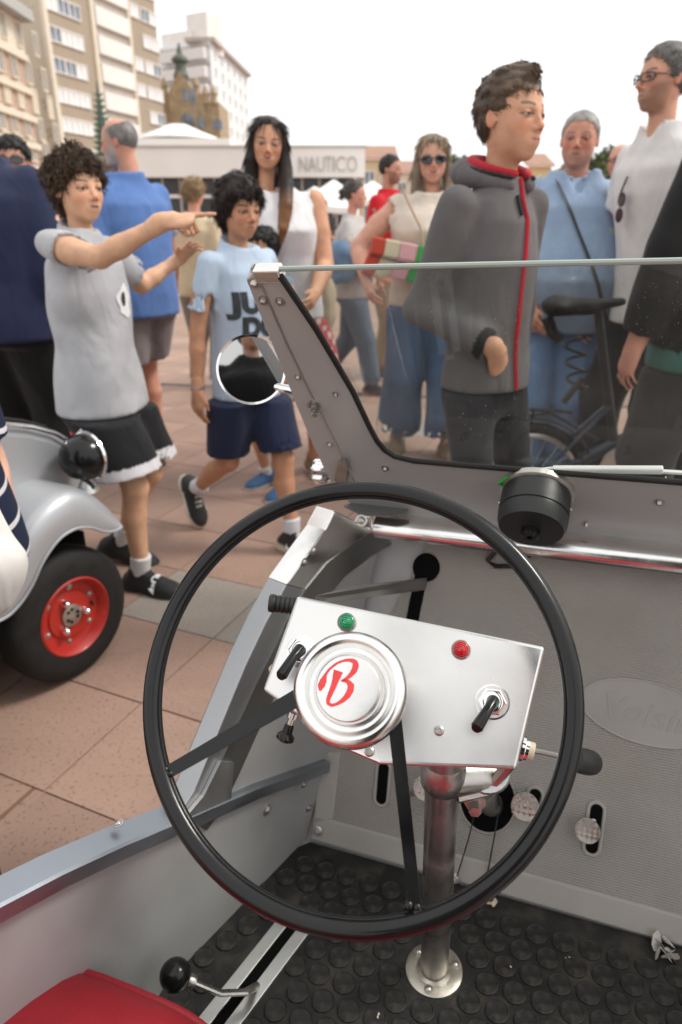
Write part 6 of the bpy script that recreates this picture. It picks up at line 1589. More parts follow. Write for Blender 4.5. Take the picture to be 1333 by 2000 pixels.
# person in maroon, hands raised
w6 = person('person', 'person in maroon jacket with raised hands between the pointing boy and the bearded man', -1.40, 4.55, -40, 1.56, skin=RD, vox=0.015, hvox=.010, seed=8,
    hair=dict(col=(.16, .11, .08), t=.06, n=400, L=.2, w=.02, nape=-.45), head=dict(vox=.02), top=dict(col=(.20, .008, .035), sleeve=1.8, ease=.016, name='jacket'), bottom=dict(col=(.03, .03, .04)), shoes=dict(),
    pose=dict(handR=(.06, .19, .82), handL=(-.14, .2, .80), poleR=(.5, 0, -1), poleL=(-.5, 0, -1), hands={-1: dict(d=(.2, .2, 1), up=(-.2, -1, .2)), 1: dict(d=(-.2, .2, 1), up=(.2, -1, .2))}))
# woman with fair curls in beige
w7 = person('person', 'woman with short fair curls and beige top, partly hidden by the blue T-shirt boy', -1.06, 5.45, 160, 1.50, skin=RD, vox=0.015, hvox=.010, seed=9, hands=False,
    hair=dict(col=(.34, .24, .14), t=.10, bump=.03, freq=18, front=.2, nape=-.4, n=700, L=.2, w=.025, curl=.5, rand=.9, cvar=.4), head=dict(vox=.022), top=dict(col=(.55, .45, .30), sleeve=.9, ease=.018, fem=1), bottom=dict(col=(.2, .18, .15)), shoes=dict())
# woman with long hair
w8 = person('person', 'smiling woman with long dark brown hair in white sleeveless top', -.225, 3.42, 12, 1.615, skin=(.50, .26, .16), vox=.009, seed=10, headface=6, tilt=-6, pitch=2,
    head=dict(vox=.0125, fem=1, lip=(.45, .12, .12), open=.002, smile=1.0, brow=(.03, .02, .015), iris=(.02, .012, .01)),
    hair=dict(col=(.028, .017, .013), t=.045, top=1.3, bump=.012, edge=.08, front=.42, temple=.2, side=-.3, nape=-.6, zlo=-2.15, part=.0, n=2000, L=.42, w=.017, rand=.12, lift=.06, cvar=.45, dir=(0, 0, -1.2), tip=(.20, .085, .03), tipz=-.75, face_cut=(.235, .3, .5), crown=(0, .1, .6),
              locks=((((-.29, -.02, .15), (-.37, -.02, -.3), (-.44, .12, -.75), (-.46, .42, -1.15), (-.42, .58, -1.6), (-.36, .60, -2.0)), (.12, .15, .16, .16, .13, .04)), (((.28, -.03, .15), (.34, -.06, -.3), (.33, -.1, -.8), (.28, -.12, -1.3)), (.12, .14, .14, .05)), (((0, -.3, 0), (0, -.36, -.5), (0, -.36, -1.2)), (.2, .24, .15)))),
    top=dict(col=(.68, .66, .67), sleeve=.12, hem=.49, ease=.01, fem=1, neck=.066, neckz=.82, vneck=.05, folds=.003, sl_ease=.004), bottom=dict(col=lambda v, H: np.where((np.sin(v[:, 2] * 90) * np.sin(v[:, 0] * 110) > .3)[:, None], np.array([.55, .45, .42]), np.array([.42, .08, .09])), skirt=.27, length=.2, name='skirt', folds=.006), shoes=dict(col=(.3, .2, .12)),
    pose=dict(lean=(.05, .03), handL=(-.03, .19, .575), poleL=(-.5, -.4, -1), handR=(.10, .22, .56), poleR=(.5, -.4, -1)))
# small child
c9 = person('person', 'small dark-haired child standing against the woman with long hair', -.335, 3.2, -35, 1.19, skin=(.46, .24, .15), child=1.5, vox=.009, seed=11, headface=-40,
    head=dict(vox=.016), hair=dict(col=BLK, t=.05, front=.22, nape=-.4, n=600, L=.16, w=.02, cvar=.3), top=dict(col=(.22, .3, .4), sleeve=.6, ease=.018), bottom=dict(col=(.3, .27, .22), length=.42, name='shorts', ease=.02), shoes=dict(col=(.03, .09, .2), sole=(.6, .6, .6), sock=(.6, .6, .6)), pose=dict(footL=(-.08, .03, .045), footR=(.06, -.03, .045)))
# woman with bun walking to the right
w10 = person('person', 'woman with tied-back greying hair in light grey top walking with denim jacket over arm', .085, 5.35, 78, 1.49, skin=RD, vox=0.015, hvox=.010, seed=12,
    hair=[dict(col=(.10, .085, .08), t=.03, front=.3, temple=.14, nape=-.3, n=300, L=.2, w=.012, rand=.15, cvar=.3, dir=(0, -1, 0), crown=(0, .4, .3), blobs=(((0, -.52, .1), .13), ((0, -.56, -.08), .1)))], head=dict(vox=.018, fem=1, fat=.4),
    top=dict(col=(.46, .43, .41), sleeve=.62, ease=.02, fem=1, belly=.02), bottom=dict(col=(.10, .125, .165), ease=.014, mat='denim', flare=.006), shoes=dict(col=(.05, .03, .03), sole=(.3, .1, .1)),
    pose=dict(handR=(.15, .16, .585), poleR=(.6, -.8, -.3), footR=(.05, .12, .045), footL=(-.05, -.17, .08), toeL=(-30, 0)))
# tiny dark person far off
p11 = person('person', 'far-off person in dark jacket and white shirt near the parasols', -.31, 13.5, 5, 1.62, skin=RD, vox=.02, hvox=.012, seed=13, hair=dict(col=DBR, n=0, t=.04), head=dict(vox=.03),
    top=dict(col=lambda v, H, k: np.where((np.abs(v[:, 0]) < .05)[:, None] & (v[:, 1:2] > 0), np.array([.6, .6, .6]), np.array([.035, .03, .032])), sleeve=1.5, vox=.018), bottom=dict(col=(.02, .022, .03), vox=.018), shoes=dict(vox=.014), pose=dict(handR=(-.05, .13, .62), handL=(.05, .13, .6), poleR=(1, 0, -.3), poleL=(-1, 0, -.3)))
# man in red
m12 = person('person', 'dark-haired man in red polo shirt behind the woman in sunglasses', .37, 5.95, 60, 1.70, skin=(.42, .22, .15), vox=0.015, hvox=.010, seed=14, headface=62,
    hair=dict(col=(.02, .016, .014), soft=.07, t=.02, front=.28, temple=.12, nape=-.28, n=350, L=.07, w=.012, cvar=.2), head=dict(vox=.018, stubble=.5, beardcol=(.1, .07, .06)), top=dict(col=(.50, .012, .022), sleeve=.6, ease=.016, neckz=.845), bottom=dict(col=(.35, .25, .16), ease=.014), shoes=dict(col=(.1, .05, .03)))
# woman in sunglasses
w13 = person('person', 'fair-haired woman in dark sunglasses, cream blouse and wide blue jeans', .455, 3.86, 2, 1.605, skin=(.52, .28, .20), vox=.009, build=1.12, seed=15, hh=.215, headface=-4, tilt=2,
    head=dict(vox=.0135, fem=1, fat=.3, smile=.9, lip=(.42, .15, .13), brow=(.2, .14, .1)),
    hair=dict(col=(.30, .225, .15), t=.05, top=1.2, bump=.012, edge=.06, front=.37, temple=.18, side=-.3, nape=-.6, zlo=-1.2, n=1700, L=.3, w=.016, rand=.15, lift=.08, cvar=.4, dir=(0, 0, -1), face_cut=(.245, .3, .5), crown=(-.1, .1, .55),
              locks=((((-.27, -.03, .15), (-.36, -.03, -.25), (-.38, .02, -.65), (-.36, .06, -.92)), (.12, .14, .13, .04)), (((.27, -.03, .15), (.36, -.03, -.25), (.37, 0, -.65), (.34, .05, -.95)), (.12, .14, .13, .04)), (((0, -.3, 0), (0, -.36, -.5), (0, -.36, -.75)), (.2, .22, .15)))),
    top=dict(col=(.62, .54, .45), sleeve=.34, hem=.50, ease=.022, sl_ease=.022, fem=1, neck=.06, neckz=.828, folds=.004, name='blouse'), bottom=dict(col=(.085, .14, .235), ease=.014, flare=.042, knee=.012, length=.93, mat='denim', folds=.004, name='jeans'), shoes=dict(col=(.22, .14, .08), sole=(.25, .18, .12), name='boot', sock=(.2, .13, .08), sockh=.05),
    pose=dict(handR=(.205, .12, .58), poleR=(1, -.8, 0), handL=(-.06, .155, .655), poleL=(-1, 0, -.6), footR=(.075, -.04, .045), footL=(-.085, .10, .045), hands={-1: dict(d=(.8, .2, .3), up=(-.2, 1, .2), curl=(.8, .9, .9, 1))}))
glasses(w13, True, .118, .078)
# boy in hoodie
b14 = person('person', 'boy with short brown hair in grey hooded jacket with red zip, hand in pocket', .407, 1.95, 40, 1.545, skin=(.50, .27, .17), child=.7, build=.88, vox=.008, hvox=.0035, seed=16, headface=41, pitch=-3,
    head=dict(vox=.0095, lip=(.42, .20, .16), brow=(.07, .04, .025), browk=.75, iris=(.03, .018, .012), squint=.015),
    hair=dict(col=(.115, .075, .046), soft=.05, jag=.03, t=.018, top=3.6, bump=.016, freq=20, front=.25, temple=.10, side=-.06, nape=-.36, edge=.03, n=4800, L=.12, w=.0075, curl=.04, rand=.3, lift=.16, cvar=.3, vox=.016, dir=(.1, .7, .1), crown=(0, -.3, .45), blobs=(((0, .24, .42), .10), ((-.1, .05, .48), .11))),
    top=dict(col=lambda v, H, k: lerpc(np.tile(np.array([.125, .115, .115]), (len(v), 1)), (.02, .02, .02), np.maximum.reduce([(np.abs((v - e) @ d + .016 * H) < .02 * H) * (np.linalg.norm(v - e, axis=1) < r * 1.5) * 1.0 for e, d, r in k['ends']])), hem=.505, sleeve=1.88, ease=.010, sl_ease=.006, folds=.008, neck=.066, neckz=.838, vneck=.045, name='hooded_jacket', vox=.0075),
    bottom=dict(col=(.016, .016, .019), ease=-.004), shoes=dict(col=(.03, .03, .03)),
    pose=dict(handR=(.068, .070, .585), poleR=(.3, -1, -.5), handL=(-.118, -.03, .48), poleL=(-.5, -1, -.2), hands={1: dict(d=(-.6, -.25, -.65), up=(.4, .9, .3), curl=(.5, .6, .7, .7))}))
# grey-haired man in polo
m15 = person('person', 'stout grey-haired man in faded blue polo shirt with dark shoulder strap', 1.01, 3.32, -6, 1.64, skin=(.46, .215, .145), vox=.009, build=1.38, seed=17, hh=.220, headface=-22, tilt=-2, pitch=-2,
    head=dict(vox=.0125, fat=.6, nose=1.3, blush=1.5, brow=(.14, .12, .11), squint=.016, stubble=.22, beardcol=(.35, .3, .28)),
    hair=dict(col=(.42, .41, .39), soft=.07, jag=.04, t=.022, top=1.4, front=.31, temple=.12, side=-.05, nape=-.3, edge=.015, n=2400, L=.08, w=.0085, rand=.3, cvar=.18, dir=(0, .6, 0), bump=.006),
    top=dict(col=(.27, .36, .49), hem=.46, sleeve=.66, ease=.018, belly=.045, folds=.004, neck=.055, neckz=.84, vneck=.05, trim=(.5, .47, .4), name='polo_shirt', sl_ease=.016), bottom=dict(col=(.16, .26, .43), ease=.016, mat='denim', name='jeans', flare=.012), shoes=dict(col=(.2, .2, .2)),
    pose=dict(handL=(-.14, .10, .50), handR=(.1, .14, .53)))
# bald man with spectacles far right
m16 = person('person', 'bald man in spectacles standing far behind the man in white', 1.96, 5.4, -62, 1.72, skin=(.50, .26, .19), vox=0.015, hvox=.010, seed=18, hands=False, head=dict(vox=.02, fat=.4, stubble=.25, beardcol=(.3, .26, .24)), top=dict(col=(.6, .5, .2), ease=.014), bottom=dict(col=(.05, .05, .06)), shoes=dict())
glasses(m16, False, .12, .06)
# man in white T-shirt
m17 = person('person', 'tall grey-haired bearded man in spectacles and white T-shirt looking aside', 1.335, 2.98, -72, 1.80, skin=(.50, .265, .18), vox=.0095, build=1.05, seed=19, headface=-76, pitch=-2,
    head=dict(vox=.0115, nose=1.5, stubble=.45, beardcol=(.13, .09, .07), brow=(.08, .06, .05)),
    hair=dict(col=(.15, .145, .14), soft=.07, jag=.03, t=.03, top=1.6, front=.29, temple=.1, side=-.08, nape=-.34, edge=.02, n=2800, L=.1, w=.0085, rand=.3, cvar=.35, dir=(0, .3, .2), bump=.008, crown=(0, -.2, .5)),
    top=dict(col=(.68, .655, .64), hem=.455, sleeve=.6, ease=.016, folds=.004, neck=.05, neckz=.84, vneck=.07), bottom=dict(col=(.012, .012, .014), ease=.012), shoes=dict(col=(.05, .05, .05)), pose=dict(lean=(0, .065), footR=(.06, .08, .045), footL=(-.06, -.04, .045)))
glasses(m17, False, .115, .062)
# person at the right edge in black jacket
p18 = person('person', 'person in black jacket, teal hem and grey rolled trousers beside the bicycle', 1.165, 2.18, -150, 1.80, skin=RD, vox=0.012, hvox=.010, seed=20, hair=dict(col=DBR, n=300, t=.06), head=dict(vox=.02),
    top=dict(col=lambda v, H, k: np.where((v[:, 2:3] < .475 * H), np.array([.06, .16, .14]), np.array([.018, .018, .018])), sleeve=1.9, hem=.44, ease=.022, folds=.005, name='jacket'), bottom=dict(col=(.045, .045, .047), length=.72, ease=.014), shoes=dict(col=(.05, .05, .05)), pose=dict(handL=(-.15, .05, .47)))
# heads further back
p19 = person('person', 'auburn-haired person in white far behind the hooded boy', 1.0, 6.3, 175, 1.60, skin=RD, vox=0.015, hvox=.010, seed=21, hands=False, hair=dict(col=(.11, .03, .015), t=.07, n=500, L=.2, w=.025, nape=-.5, cvar=.3), head=dict(vox=.025), top=dict(col=(.66, .66, .68), sleeve=.6), bottom=dict(), shoes=dict())
p20 = person('person', 'white-haired person far behind, between the hooded boy and the grey-haired man', 1.86, 7.2, 20, 1.62, skin=RD, vox=0.015, hvox=.010, seed=22, hands=False, hair=dict(col=(.5, .48, .46), t=.07, n=500, L=.18, w=.025, nape=-.3, cvar=.2), head=dict(vox=.025), top=dict(col=(.3, .3, .35), sleeve=.6), bottom=dict(), shoes=dict())
# person by the other car at the left edge
def stripes_material():
    m = mat('striped_cloth', attr=True, rough=.85, var=.07, scale=14, bump=.12, bscale=420, spec=.2)
    t = m.node_tree; N = t.nodes; L = t.links; p = N['Principled BSDF']; src = p.inputs['Base Color'].links[0].from_socket
    tc = N.new('ShaderNodeTexCoord'); d = N.new('ShaderNodeVectorMath'); d.operation = 'DOT_PRODUCT'; d.inputs[1].default_value = (-.25, .35, 1); L.new(tc.outputs['Object'], d.inputs[0])
    k = N.new('ShaderNodeMath'); k.operation = 'DIVIDE'; k.inputs[1].default_value = .062; L.new(d.outputs['Value'], k.inputs[0])
    f = N.new('ShaderNodeMath'); f.operation = 'FRACT'; L.new(k.outputs[0], f.inputs[0]); g_ = N.new('ShaderNodeMath'); g_.operation = 'LESS_THAN'; g_.inputs[1].default_value = .15; L.new(f.outputs[0], g_.inputs[0])
    mx = N.new('ShaderNodeMix'); mx.data_type = 'RGBA'; L.new(g_.outputs[0], mx.inputs[0]); L.new(src, mx.inputs[6]); mx.inputs[7].default_value = (.62, .60, .62, 1); L.new(mx.outputs[2], p.inputs['Base Color'])
    return m
M['stripes'] = stripes_material()
p21 = person('person', 'person in navy jacket with white stripes and dark jeans holding a white bag', -.822, 1.06, 60, 1.66, skin=LT, vox=.0095, seed=23, hair=dict(col=DBR, n=200, t=.05), head=dict(vox=.025),
    top=dict(col=(.014, .02, .045), mat='stripes', sleeve=1.8, hem=.40, ease=.03, flare=.03, folds=.005, name='striped_jacket', vox=.010), bottom=dict(col=(.018, .022, .04), ease=.014), shoes=dict(col=(.02, .022, .03), sole=(.02, .02, .02)), pose=dict(drop=.04, footR=(.064, .155, .045), footL=(-.02, -.14, .05), handR=(.16, .12, .50), hands={1: dict(curl=(.9, 1, 1, 1.1))}))
# the photographer, seen only in the wing mirror
p22 = person('person', 'photographer in black clothes reflected in the round wing mirror', .12, -.42, 180, 1.74, skin=LT, vox=0.02, seed=24, hair=dict(name='hood', col=(.01, .01, .011), n=0, t=.07, front=.25, temple=.1, nape=-.7, side=-.4), head=dict(vox=.03), hands=False,
    top=dict(col=(.010, .010, .011), sleeve=1.9, ease=.03, name='jacket'), bottom=dict(col=(.015, .015, .017)), shoes=dict())
# ================================================================== CLOTHING DETAIL AND THINGS CARRIED
def print_text(p, lines, size, xc, zc, m, name, font_off=.004, step=None, space=1.0, dirv=None):
    """flat print laid on the front of a shirt (person's own frame: the reader's left is the wearer's right)"""
    S_ = Surf(p['top']); z = zc
    for i, tx in enumerate(lines):
        me = text_mesh(tx, size, 0, 'lettering', font_off, 0, space)
        import bmesh
        bm = bmesh.new(); bm.from_mesh(me)
        for _ in range(2): bmesh.ops.subdivide_edges(bm, edges=[e for e in bm.edges if e.calc_length() > .012], cuts=1, use_grid_fill=False)
        bmesh.ops.triangulate(bm, faces=bm.faces)
        for v in bm.verts:
            h = S_.hit((xc - v.co.x, .6, z + v.co.y), (0, -1, 0), .0025)
            v.co = Vector(h) if h is not None else Vector((xc - v.co.x, .0, z + v.co.y))
        bm.to_mesh(me); bm.free(); me.materials.append(m)
        o = bpy.data.objects.new(name, me); COL.objects.link(o); o.parent = p['root']; z -= (step or size * 1.05)
def line_on(p, pts, r, m, name, d=(0, -1, 0), off=.002, flat=(1, .4), seg=6):
    S_ = Surf(p['top']); out_ = [S_.hit(q, d, off) for q in pts]; out_ = [q for q in out_ if q is not None]
    return local_part(MB().tube(out_, r, seg, flat=flat), name, m, p['root'], 60) if len(out_) > 2 else None
H2 = boy2['H']
print_text(boy2, ['JUST', 'DO', 'IT'], .088, .0, .712 * H2, M['black_ink'], 'lettering', .006, .082, 1.05)
H1 = boy1['H']
S_ = Surf(boy1['top'])
def patch(p, S_, pts, m, name, off):
    q = [S_.hit((x, .6, z), (0, -1, 0), off) for x, z in pts]; q = [k for k in q if k is not None]; c = np.mean(q, 0)
    local_part(MB().add(q + [c], [(i, (i + 1) % len(q), len(q)) for i in range(len(q))]), name, m, p['root'])
patch(boy1, S_, [(-.02 + .045 * math.cos(t) * (1 + .2 * math.sin(5 * t)), .70 * H1 + .05 * math.sin(t) * (1 + .15 * math.cos(3 * t))) for t in np.linspace(0, 6.28, 30)[:-1]], M['white_ink'], 'shirt_print', .0025)
patch(boy1, S_, [(-.012 + .012 * math.cos(t), .705 * H1 + .022 * math.sin(t)) for t in np.linspace(0, 6.28, 16)[:-1]], M['black_ink'], 'shirt_print', .0045)
# wrist things
def band(p, s, r, w, m, name, sh=.0):
    a, e, wr = p['arm'][s]; d = unit(wr - e); c = wr - d * sh
    return local_part(MB().lathe([(r, -w), (r * 1.12, -w), (r * 1.14, 0), (r * 1.12, w), (r, w)], c, d, 20), name, m, p['root'])
wb = band(man3, -1, .030, .011, M['blk'], 'watch', .02)
a_, e_, wr_ = man3['arm'][-1]; d_ = unit(wr_ - e_)
local_part(MB().lathe([(.021, 0), (.022, .006), (.019, .009), (0, .009)], wr_ - d_ * .02 + V(-.034, 0, 0), (-1, -.2, 0), 24), 'watch_face', M['blk_gloss'], wb)
band(boy2, 1, .0225, .004, M['steel'], 'bracelet', .008)
# sandal straps stay with the sandals: dark bands over the instep
# --- hooded jacket: hood roll, red lining and red zip
Hb = b14['H']; nc = V(0, .0, .855 * Hb)
G = ring_grid(.0065, nc, .083, -.012, (.018, .036), -.018, .02, .5)
v, q = G.mesh(); v = vsmooth(v, q, 2); raw_object('hood', v, q, np.tile([.115, .105, .105], (len(v), 1)), M['cloth'], b14['root'])
G = ring_grid(.005, nc, .070, .012, (.010, .018), -.006, .018, .35)
v, q = G.mesh(); v = vsmooth(v, q, 1); raw_object('hood_lining', v, q, np.tile([.42, .02, .035], (len(v), 1)), M['cloth'], b14['root'])
G = ring_grid(.005, nc, .090, .004, (.006, .012), -.012, .02, .5)
v, q = G.mesh(); raw_object('hood_trim', vsmooth(v, q, 1), q, np.tile([.02, .02, .022], (len(v), 1)), M['cloth'], b14['root'])
zx = lambda t: .004 + .012 * math.sin(t * 3)
line_on(b14, [(zx(t), .6, (.845 - .335 * t) * Hb) for t in np.linspace(0, 1, 40)], .0075, mat('red_zip', (.55, .015, .03), .6, 0, var=.1, scale=200), 'zip', off=.003, flat=(1, .5))
line_on(b14, [(.03 + .0 * t, .6, (.82 - .03 * t) * Hb) for t in np.linspace(0, 1, 8)], .006, M['blk'], 'drawstring', off=.006)
# --- polo collar and placket
Hm = m15['H']
G = ring_grid(.006, V(0, 0, .852 * Hm), .076, .0, (.012, .017), .004, .016, .38)
v, q = G.mesh(); raw_object('collar', vsmooth(v, q, 1), q, np.tile([.30, .38, .47], (len(v), 1)), M['cloth'], m15['root'])
# --- shoulder bag of the grey-haired man: only its strap and a corner show
S_ = Surf(m15['top']); path = [S_.hit(((.085 - .26 * t), .7, (.835 - .36 * t) * Hm), (0, -1, 0), .006) for t in np.linspace(0, 1, 30)]
path = [m15['tow'](k) for k in path if k is not None]
sb = tag(empty('shoulder_bag', m15['tow'](V(-.20, .02, .44 * Hm))), 'dark olive strap and shoulder bag worn across the faded blue polo shirt', 'bag')
M['strap'] = mat('olive_webbing', (.045, .045, .035), .8, bump=.1, bscale=300)
wv = m15['R3'] @ V(.75, 0, .66)
MB().grid([[k - wv * .017, k - wv * .006 + V(0, -.002, 0), k + wv * .006 + V(0, -.002, 0), k + wv * .017] for k in path]).build('strap', M['strap'], sb, 60)
bc_ = m15['tow'](V(-.235, .0, .455 * Hm)); MB().box(bc_, (m15['R3'] @ V(0, 1, 0), m15['R3'] @ V(1, 0, 0), V(0, 0, 1)), (.10, .03, .075)).build('pouch', M['strap'], sb, 0, bevel=.015, seg=3)
# --- sunglasses hung on the white T-shirt
Hn = m17['H']; S_ = Surf(m17['top']); c = S_.hit((.012, .6, .745 * Hn), (0, -1, 0), .012)
if c is not None:
    hg = tag(empty('hanging_sunglasses', m17['tow'](c)), 'black sunglasses hooked on the neck of the white T-shirt', 'glasses')
    T_ = lambda dx, dy, dz: m17['tow'](c + V(dx, dy, dz))
    for k in (0, 1):
        rg = [T_(.018 * math.cos(t) * 1.0, .012 + .002 * k, -.05 - .055 * k + .024 * math.sin(t)) for t in np.linspace(0, 2 * math.pi, 18, endpoint=False)]
        MB().prism(rg, m17['R3'] @ V(0, .004, 0)).build('lens', M['lens'], hg, 0); MB().tube(rg, .003, 6, closed=True).build('rim', M['blk'], hg)
    MB().tube([T_(.0, .0, .03), T_(.004, .012, -.01), T_(.01, .016, -.04)], .004, 6).build('temple', M['blk'], hg)
# --- blue bag in the bearded man's hand
hw = man3['tow'](man3['arm'][-1][2] + unit(man3['arm'][-1][2] - man3['arm'][-1][1]) * .08)
G = Grid(V(-.13, -.13, -.2), V(.13, .13, .06), .009); G.ell((0, 0, -.10), (.085, .05, .075)); G.rcone((0, 0, -.04), (0, 0, .02), .045, .018, .04); G.ell((.03, .02, -.12), (.07, .05, .05), .03); G.folds(.006, 3, 60, 30)
v, q = G.mesh(); o = raw_object('cloth_bag', vsmooth(v, q, 2), q, np.tile([.02, .06, .33], (len(v), 1)), M['cloth'], None); o.location = hw; tag(o, 'crumpled bright blue cloth bag held in the bearded man\'s hand', 'bag')
# --- denim jacket over the arm of the woman with tied-back hair
jc = at(690, 492, 5.12)
G = Grid(V(-.26, -.14, -.36), V(.26, .16, .14), .011); G.rcone((-.13, 0, -.01), (.13, .02, -.015), .075, .085); G.rcone((-.13, 0, -.02), (-.15, -.02, -.17), .075, .06, .05); G.rcone((.05, 0, -.03), (.10, -.02, -.11), .08, .06, .05); G.rcone((-.05, 0, -.03), (-.05, -.02, -.15), .075, .06, .05); G.folds(.009, 12, 34, 24)
v, q = G.mesh(); o = raw_object('denim_jacket', vsmooth(v, q, 2), q, np.tile([.13, .205, .30], (len(v), 1)), M['denim'], None); o.location = jc; tag(o, 'folded blue denim jacket hanging over the forearm of the woman with tied-back hair', 'jacket')
# --- patchwork handbag with thin strap
hbq = at(785, 492, 3.60); bt = tag(empty('handbag', hbq - V(0, 0, .1)), 'patchwork leather handbag in red, cream, pink and green held by the woman in sunglasses', 'bag')
cols = [((.50, .05, .02), 'red'), ((.58, .52, .36), 'cream'), ((.66, .36, .38), 'pink'), ((.04, .34, .08), 'green')]
ux, uz, uy = unit(V(.97, -.1, -.17)), unit(V(.17, 0, .98)), V(0, 1, 0); xs = [-.15, -.085, -.01, .075, .14]
for k in range(4):
    m = mat(cols[k][1] + '_leather', cols[k][0], .5, 0, var=.08, bump=.08, bscale=150)
    a, b_ = xs[k], xs[k + 1]; sl = .03
    MB().prism([hbq + ux * (a - sl) - uz * .13, hbq + ux * (b_ - sl + (.02 if k == 3 else 0)) - uz * .13, hbq + ux * b_ + uz * .0, hbq + ux * a + uz * .0], uy * .07).build('panel', m, bt, 0, bevel=.008, seg=3)
    MB().prism([hbq + ux * a - uz * .035 - uy * .008, hbq + ux * b_ - uz * (.035 if k < 3 else .045) - uy * .008, hbq + ux * b_ + uz * .045 - uy * .004, hbq + ux * a + uz * .045 - uy * .004], uy * .08).build('flap', m, bt, 0, bevel=.008, seg=3)
MB().tube([hbq + ux * -.15 - uz * .04 - uy * .012, hbq + ux * .0 - uz * .045 - uy * .013, hbq + ux * .14 - uz * .05 - uy * .012], .004, 6).build('flap_piping', M['blk'], bt)
MB().tube([hbq + ux * .10 + uz * .04, at(822, 445, 3.62), at(812, 425, 3.64), at(798, 395, 3.665), at(786, 368, 3.73)], .0055, 6).build('strap', mat('tan_leather', (.34, .22, .13), .6), bt)
# ring on her hand
# --- beige shoulder bag of the woman with long hair
hq = at(628, 560, 3.42)
G = Grid(V(-.13, -.09, -.28), V(.13, .09, .32), .010); G.ell((0, 0, -.08), (.075, .05, .17)); G.rcone((-.03, 0, .05), (-.06, 0, .26), .03, .018, .03); G.folds(.005, 8, 40, 18)
v, q = G.mesh(); o = raw_object('tote_bag', vsmooth(v, q, 2), q, np.tile([.50, .42, .30], (len(v), 1)), M['cloth'], None); o.location = hq; tag(o, 'beige cloth bag hanging beside the woman with long hair', 'bag')
# --- white bag with a yellow print at the left edge
wq = at(-24, 1098, .95)
wbag = tag(empty('white_tote_bag', wq - V(0, 0, .14)), 'white cloth bag with a round yellow print carried by the person in stripes', 'bag')
G = Grid(V(-.14, -.10, -.16), V(.14, .10, .20), .007); G.ell((0, 0, -.03), (.036, .036, .062)); G.rcone((0, 0, .0), (-.02, .0, .15), .05, .03, .04); G.folds(.004, 18, 50, 26); v, q = G.mesh()
o = raw_object('bag_body', vsmooth(v, q, 2), q, np.tile([.74, .72, .68], (len(v), 1)), M['cloth'], wbag)
o.location = (0, 0, .14)
pj = Surf(o); u1 = V(.93, .36, 0); 
def proj_disc(cx, cz, r, m, name, rx=1.0):
    pts = []
    for t in np.linspace(0, 2 * math.pi, 22, endpoint=False):
        h = pj.hit(V(.0, -.3, cz + r * math.sin(t)) + u1 * (cx + r * rx * math.cos(t)) * 1.0, (0, 1, 0), .002); 
        if h is not None: pts.append(h)
    if len(pts) > 5:
        ctr = pj.hit(V(.0, -.3, cz) + u1 * cx, (0, 1, 0), .003); mb = MB().add(pts + [ctr], [(i, (i + 1) % len(pts), len(pts)) for i in range(len(pts))])
        ob_ = local_part(mb, name, m, wbag); ob_.location = (0, 0, .14)
proj_disc(.012, .005, .026, M['blk'], 'print_outline', .8); 
pj_off = .0045
def proj_disc2(cx, cz, r, m, name):
    pts = [pj.hit(V(0, -.3, cz + r * math.sin(t)) + u1 * (cx + r * .8 * math.cos(t)), (0, 1, 0), .0045) for t in np.linspace(0, 2 * math.pi, 22, endpoint=False)]; pts = [k for k in pts if k is not None]
    mb = MB().add(pts + [np.mean(pts, 0)], [(i, (i + 1) % len(pts), len(pts)) for i in range(len(pts))]); ob_ = local_part(mb, name, m, wbag); ob_.location = (0, 0, .14)
proj_disc2(.012, .005, .0235, mat('yellow_print', (.75, .50, .02), .7), 'print_disc')
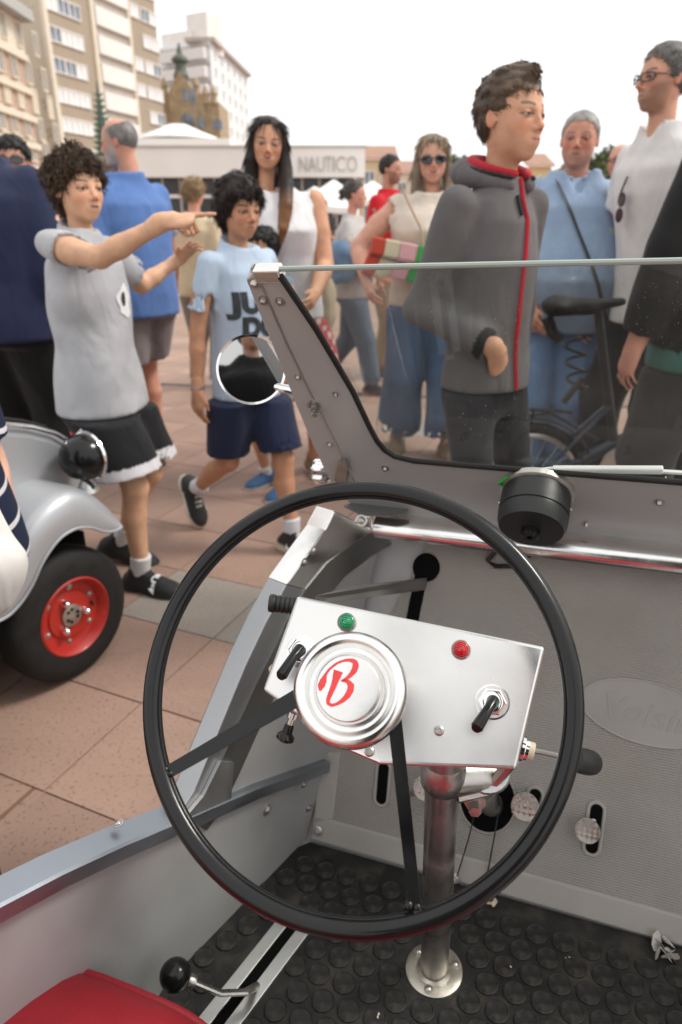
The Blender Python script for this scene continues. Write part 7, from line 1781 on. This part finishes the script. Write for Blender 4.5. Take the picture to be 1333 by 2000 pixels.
# --- marks on the sports clothing
Sx = boy1['leg'][1]
sn = [o for o in boy1['root'].children if o.name.startswith('shorts')][0]; Sf = Surf(sn); kz = .42 * H1
tick = [Sf.hit((.6, yy, zz), (-1, 0, 0), .003) for yy, zz in ((.035, kz + .022), (.018, kz + .006), (.004, kz - .012), (.014, kz - .03), (.02, kz - .034))]
tick = [k for k in tick if k is not None]
if len(tick) > 2: local_part(MB().tube(tick, [.005, .007, .007, .006, .004][:len(tick)], 6, flat=(1, .4)), 'shorts_emblem', M['white_ink'], boy1['root'])
dot = Sf.hit((.6, -.012, kz + .002), (-1, 0, 0), .002)
if dot is not None: local_part(MB().sphere(dot, .006, nu=8, nv=6), 'shorts_emblem', M['red_ink'], boy1['root'])
for p, kind in ((boy2, 'tick'), (boy1, 'word')):
    for o in [c for c in p['root'].children if c.name.startswith('shoe')]:
        Sf = Surf(o); co = np.array([v.co[:] for v in o.data.vertices]); ctr = co.mean(0)
        if kind == 'tick':
            an = p['leg'][1 if ctr[0] > 0 else -1][2]; s = 1
            ks = 'R' if ctr[0] > 0 else 'L'; fp, fy = p_pose[ks] if False else ((-62, -6) if ks == 'R' else (0, 8)); Rf = rotz(math.radians(fy)) @ rotx(math.radians(fp)); o0 = an + Rf @ V(0, 0, -.045 * p['H']); sz = .152 * p['H']
            for sd_ in (1, -1):
                pts = []
                for (yy, zz) in ((.42, .12), (.25, .085), (.1, .08), (.0, .10), (-.04, .14), (-.03, .19)):
                    h = Sf.hit(o0 + Rf @ (V(sd_ * .6, yy, zz) * sz), Rf @ V(-sd_, 0, 0), .0015)
                    if h is not None: pts.append(h)
                if len(pts) > 3: local_part(MB().tube(pts, np.interp(np.linspace(0, 1, len(pts)), [0, .5, .8, 1], [.0012, .0045, .005, .002]), 6, flat=(1, .5)), 'shoe_emblem', M['white_ink'], p['root'])
        else:
            me = text_mesh('PUMA', .034, 0, 'shoe_lettering', .001, 0, 1.0); an = p['leg'][1 if ctr[0] > 0 else -1][2]
            if ctr[0] < 0: bpy.data.meshes.remove(me); continue
            o0 = an + V(0, .07, .0); ax_, ay_ = V(0, -1, 0), V(0, 0, 1)
            Rf = rotz(math.radians(-8))
            for v in me.vertices:
                q_ = an + Rf @ V(-v.co.x, .062 + v.co.y * .8, .3); h = Sf.hit(q_, (0, 0, -1), .002); v.co = Vector(h) if h is not None else Vector(q_ - V(0, 0, .33))
            me.materials.append(M['white_ink']); lo_ = bpy.data.objects.new('shoe_lettering', me); COL.objects.link(lo_); lo_.parent = p['root']
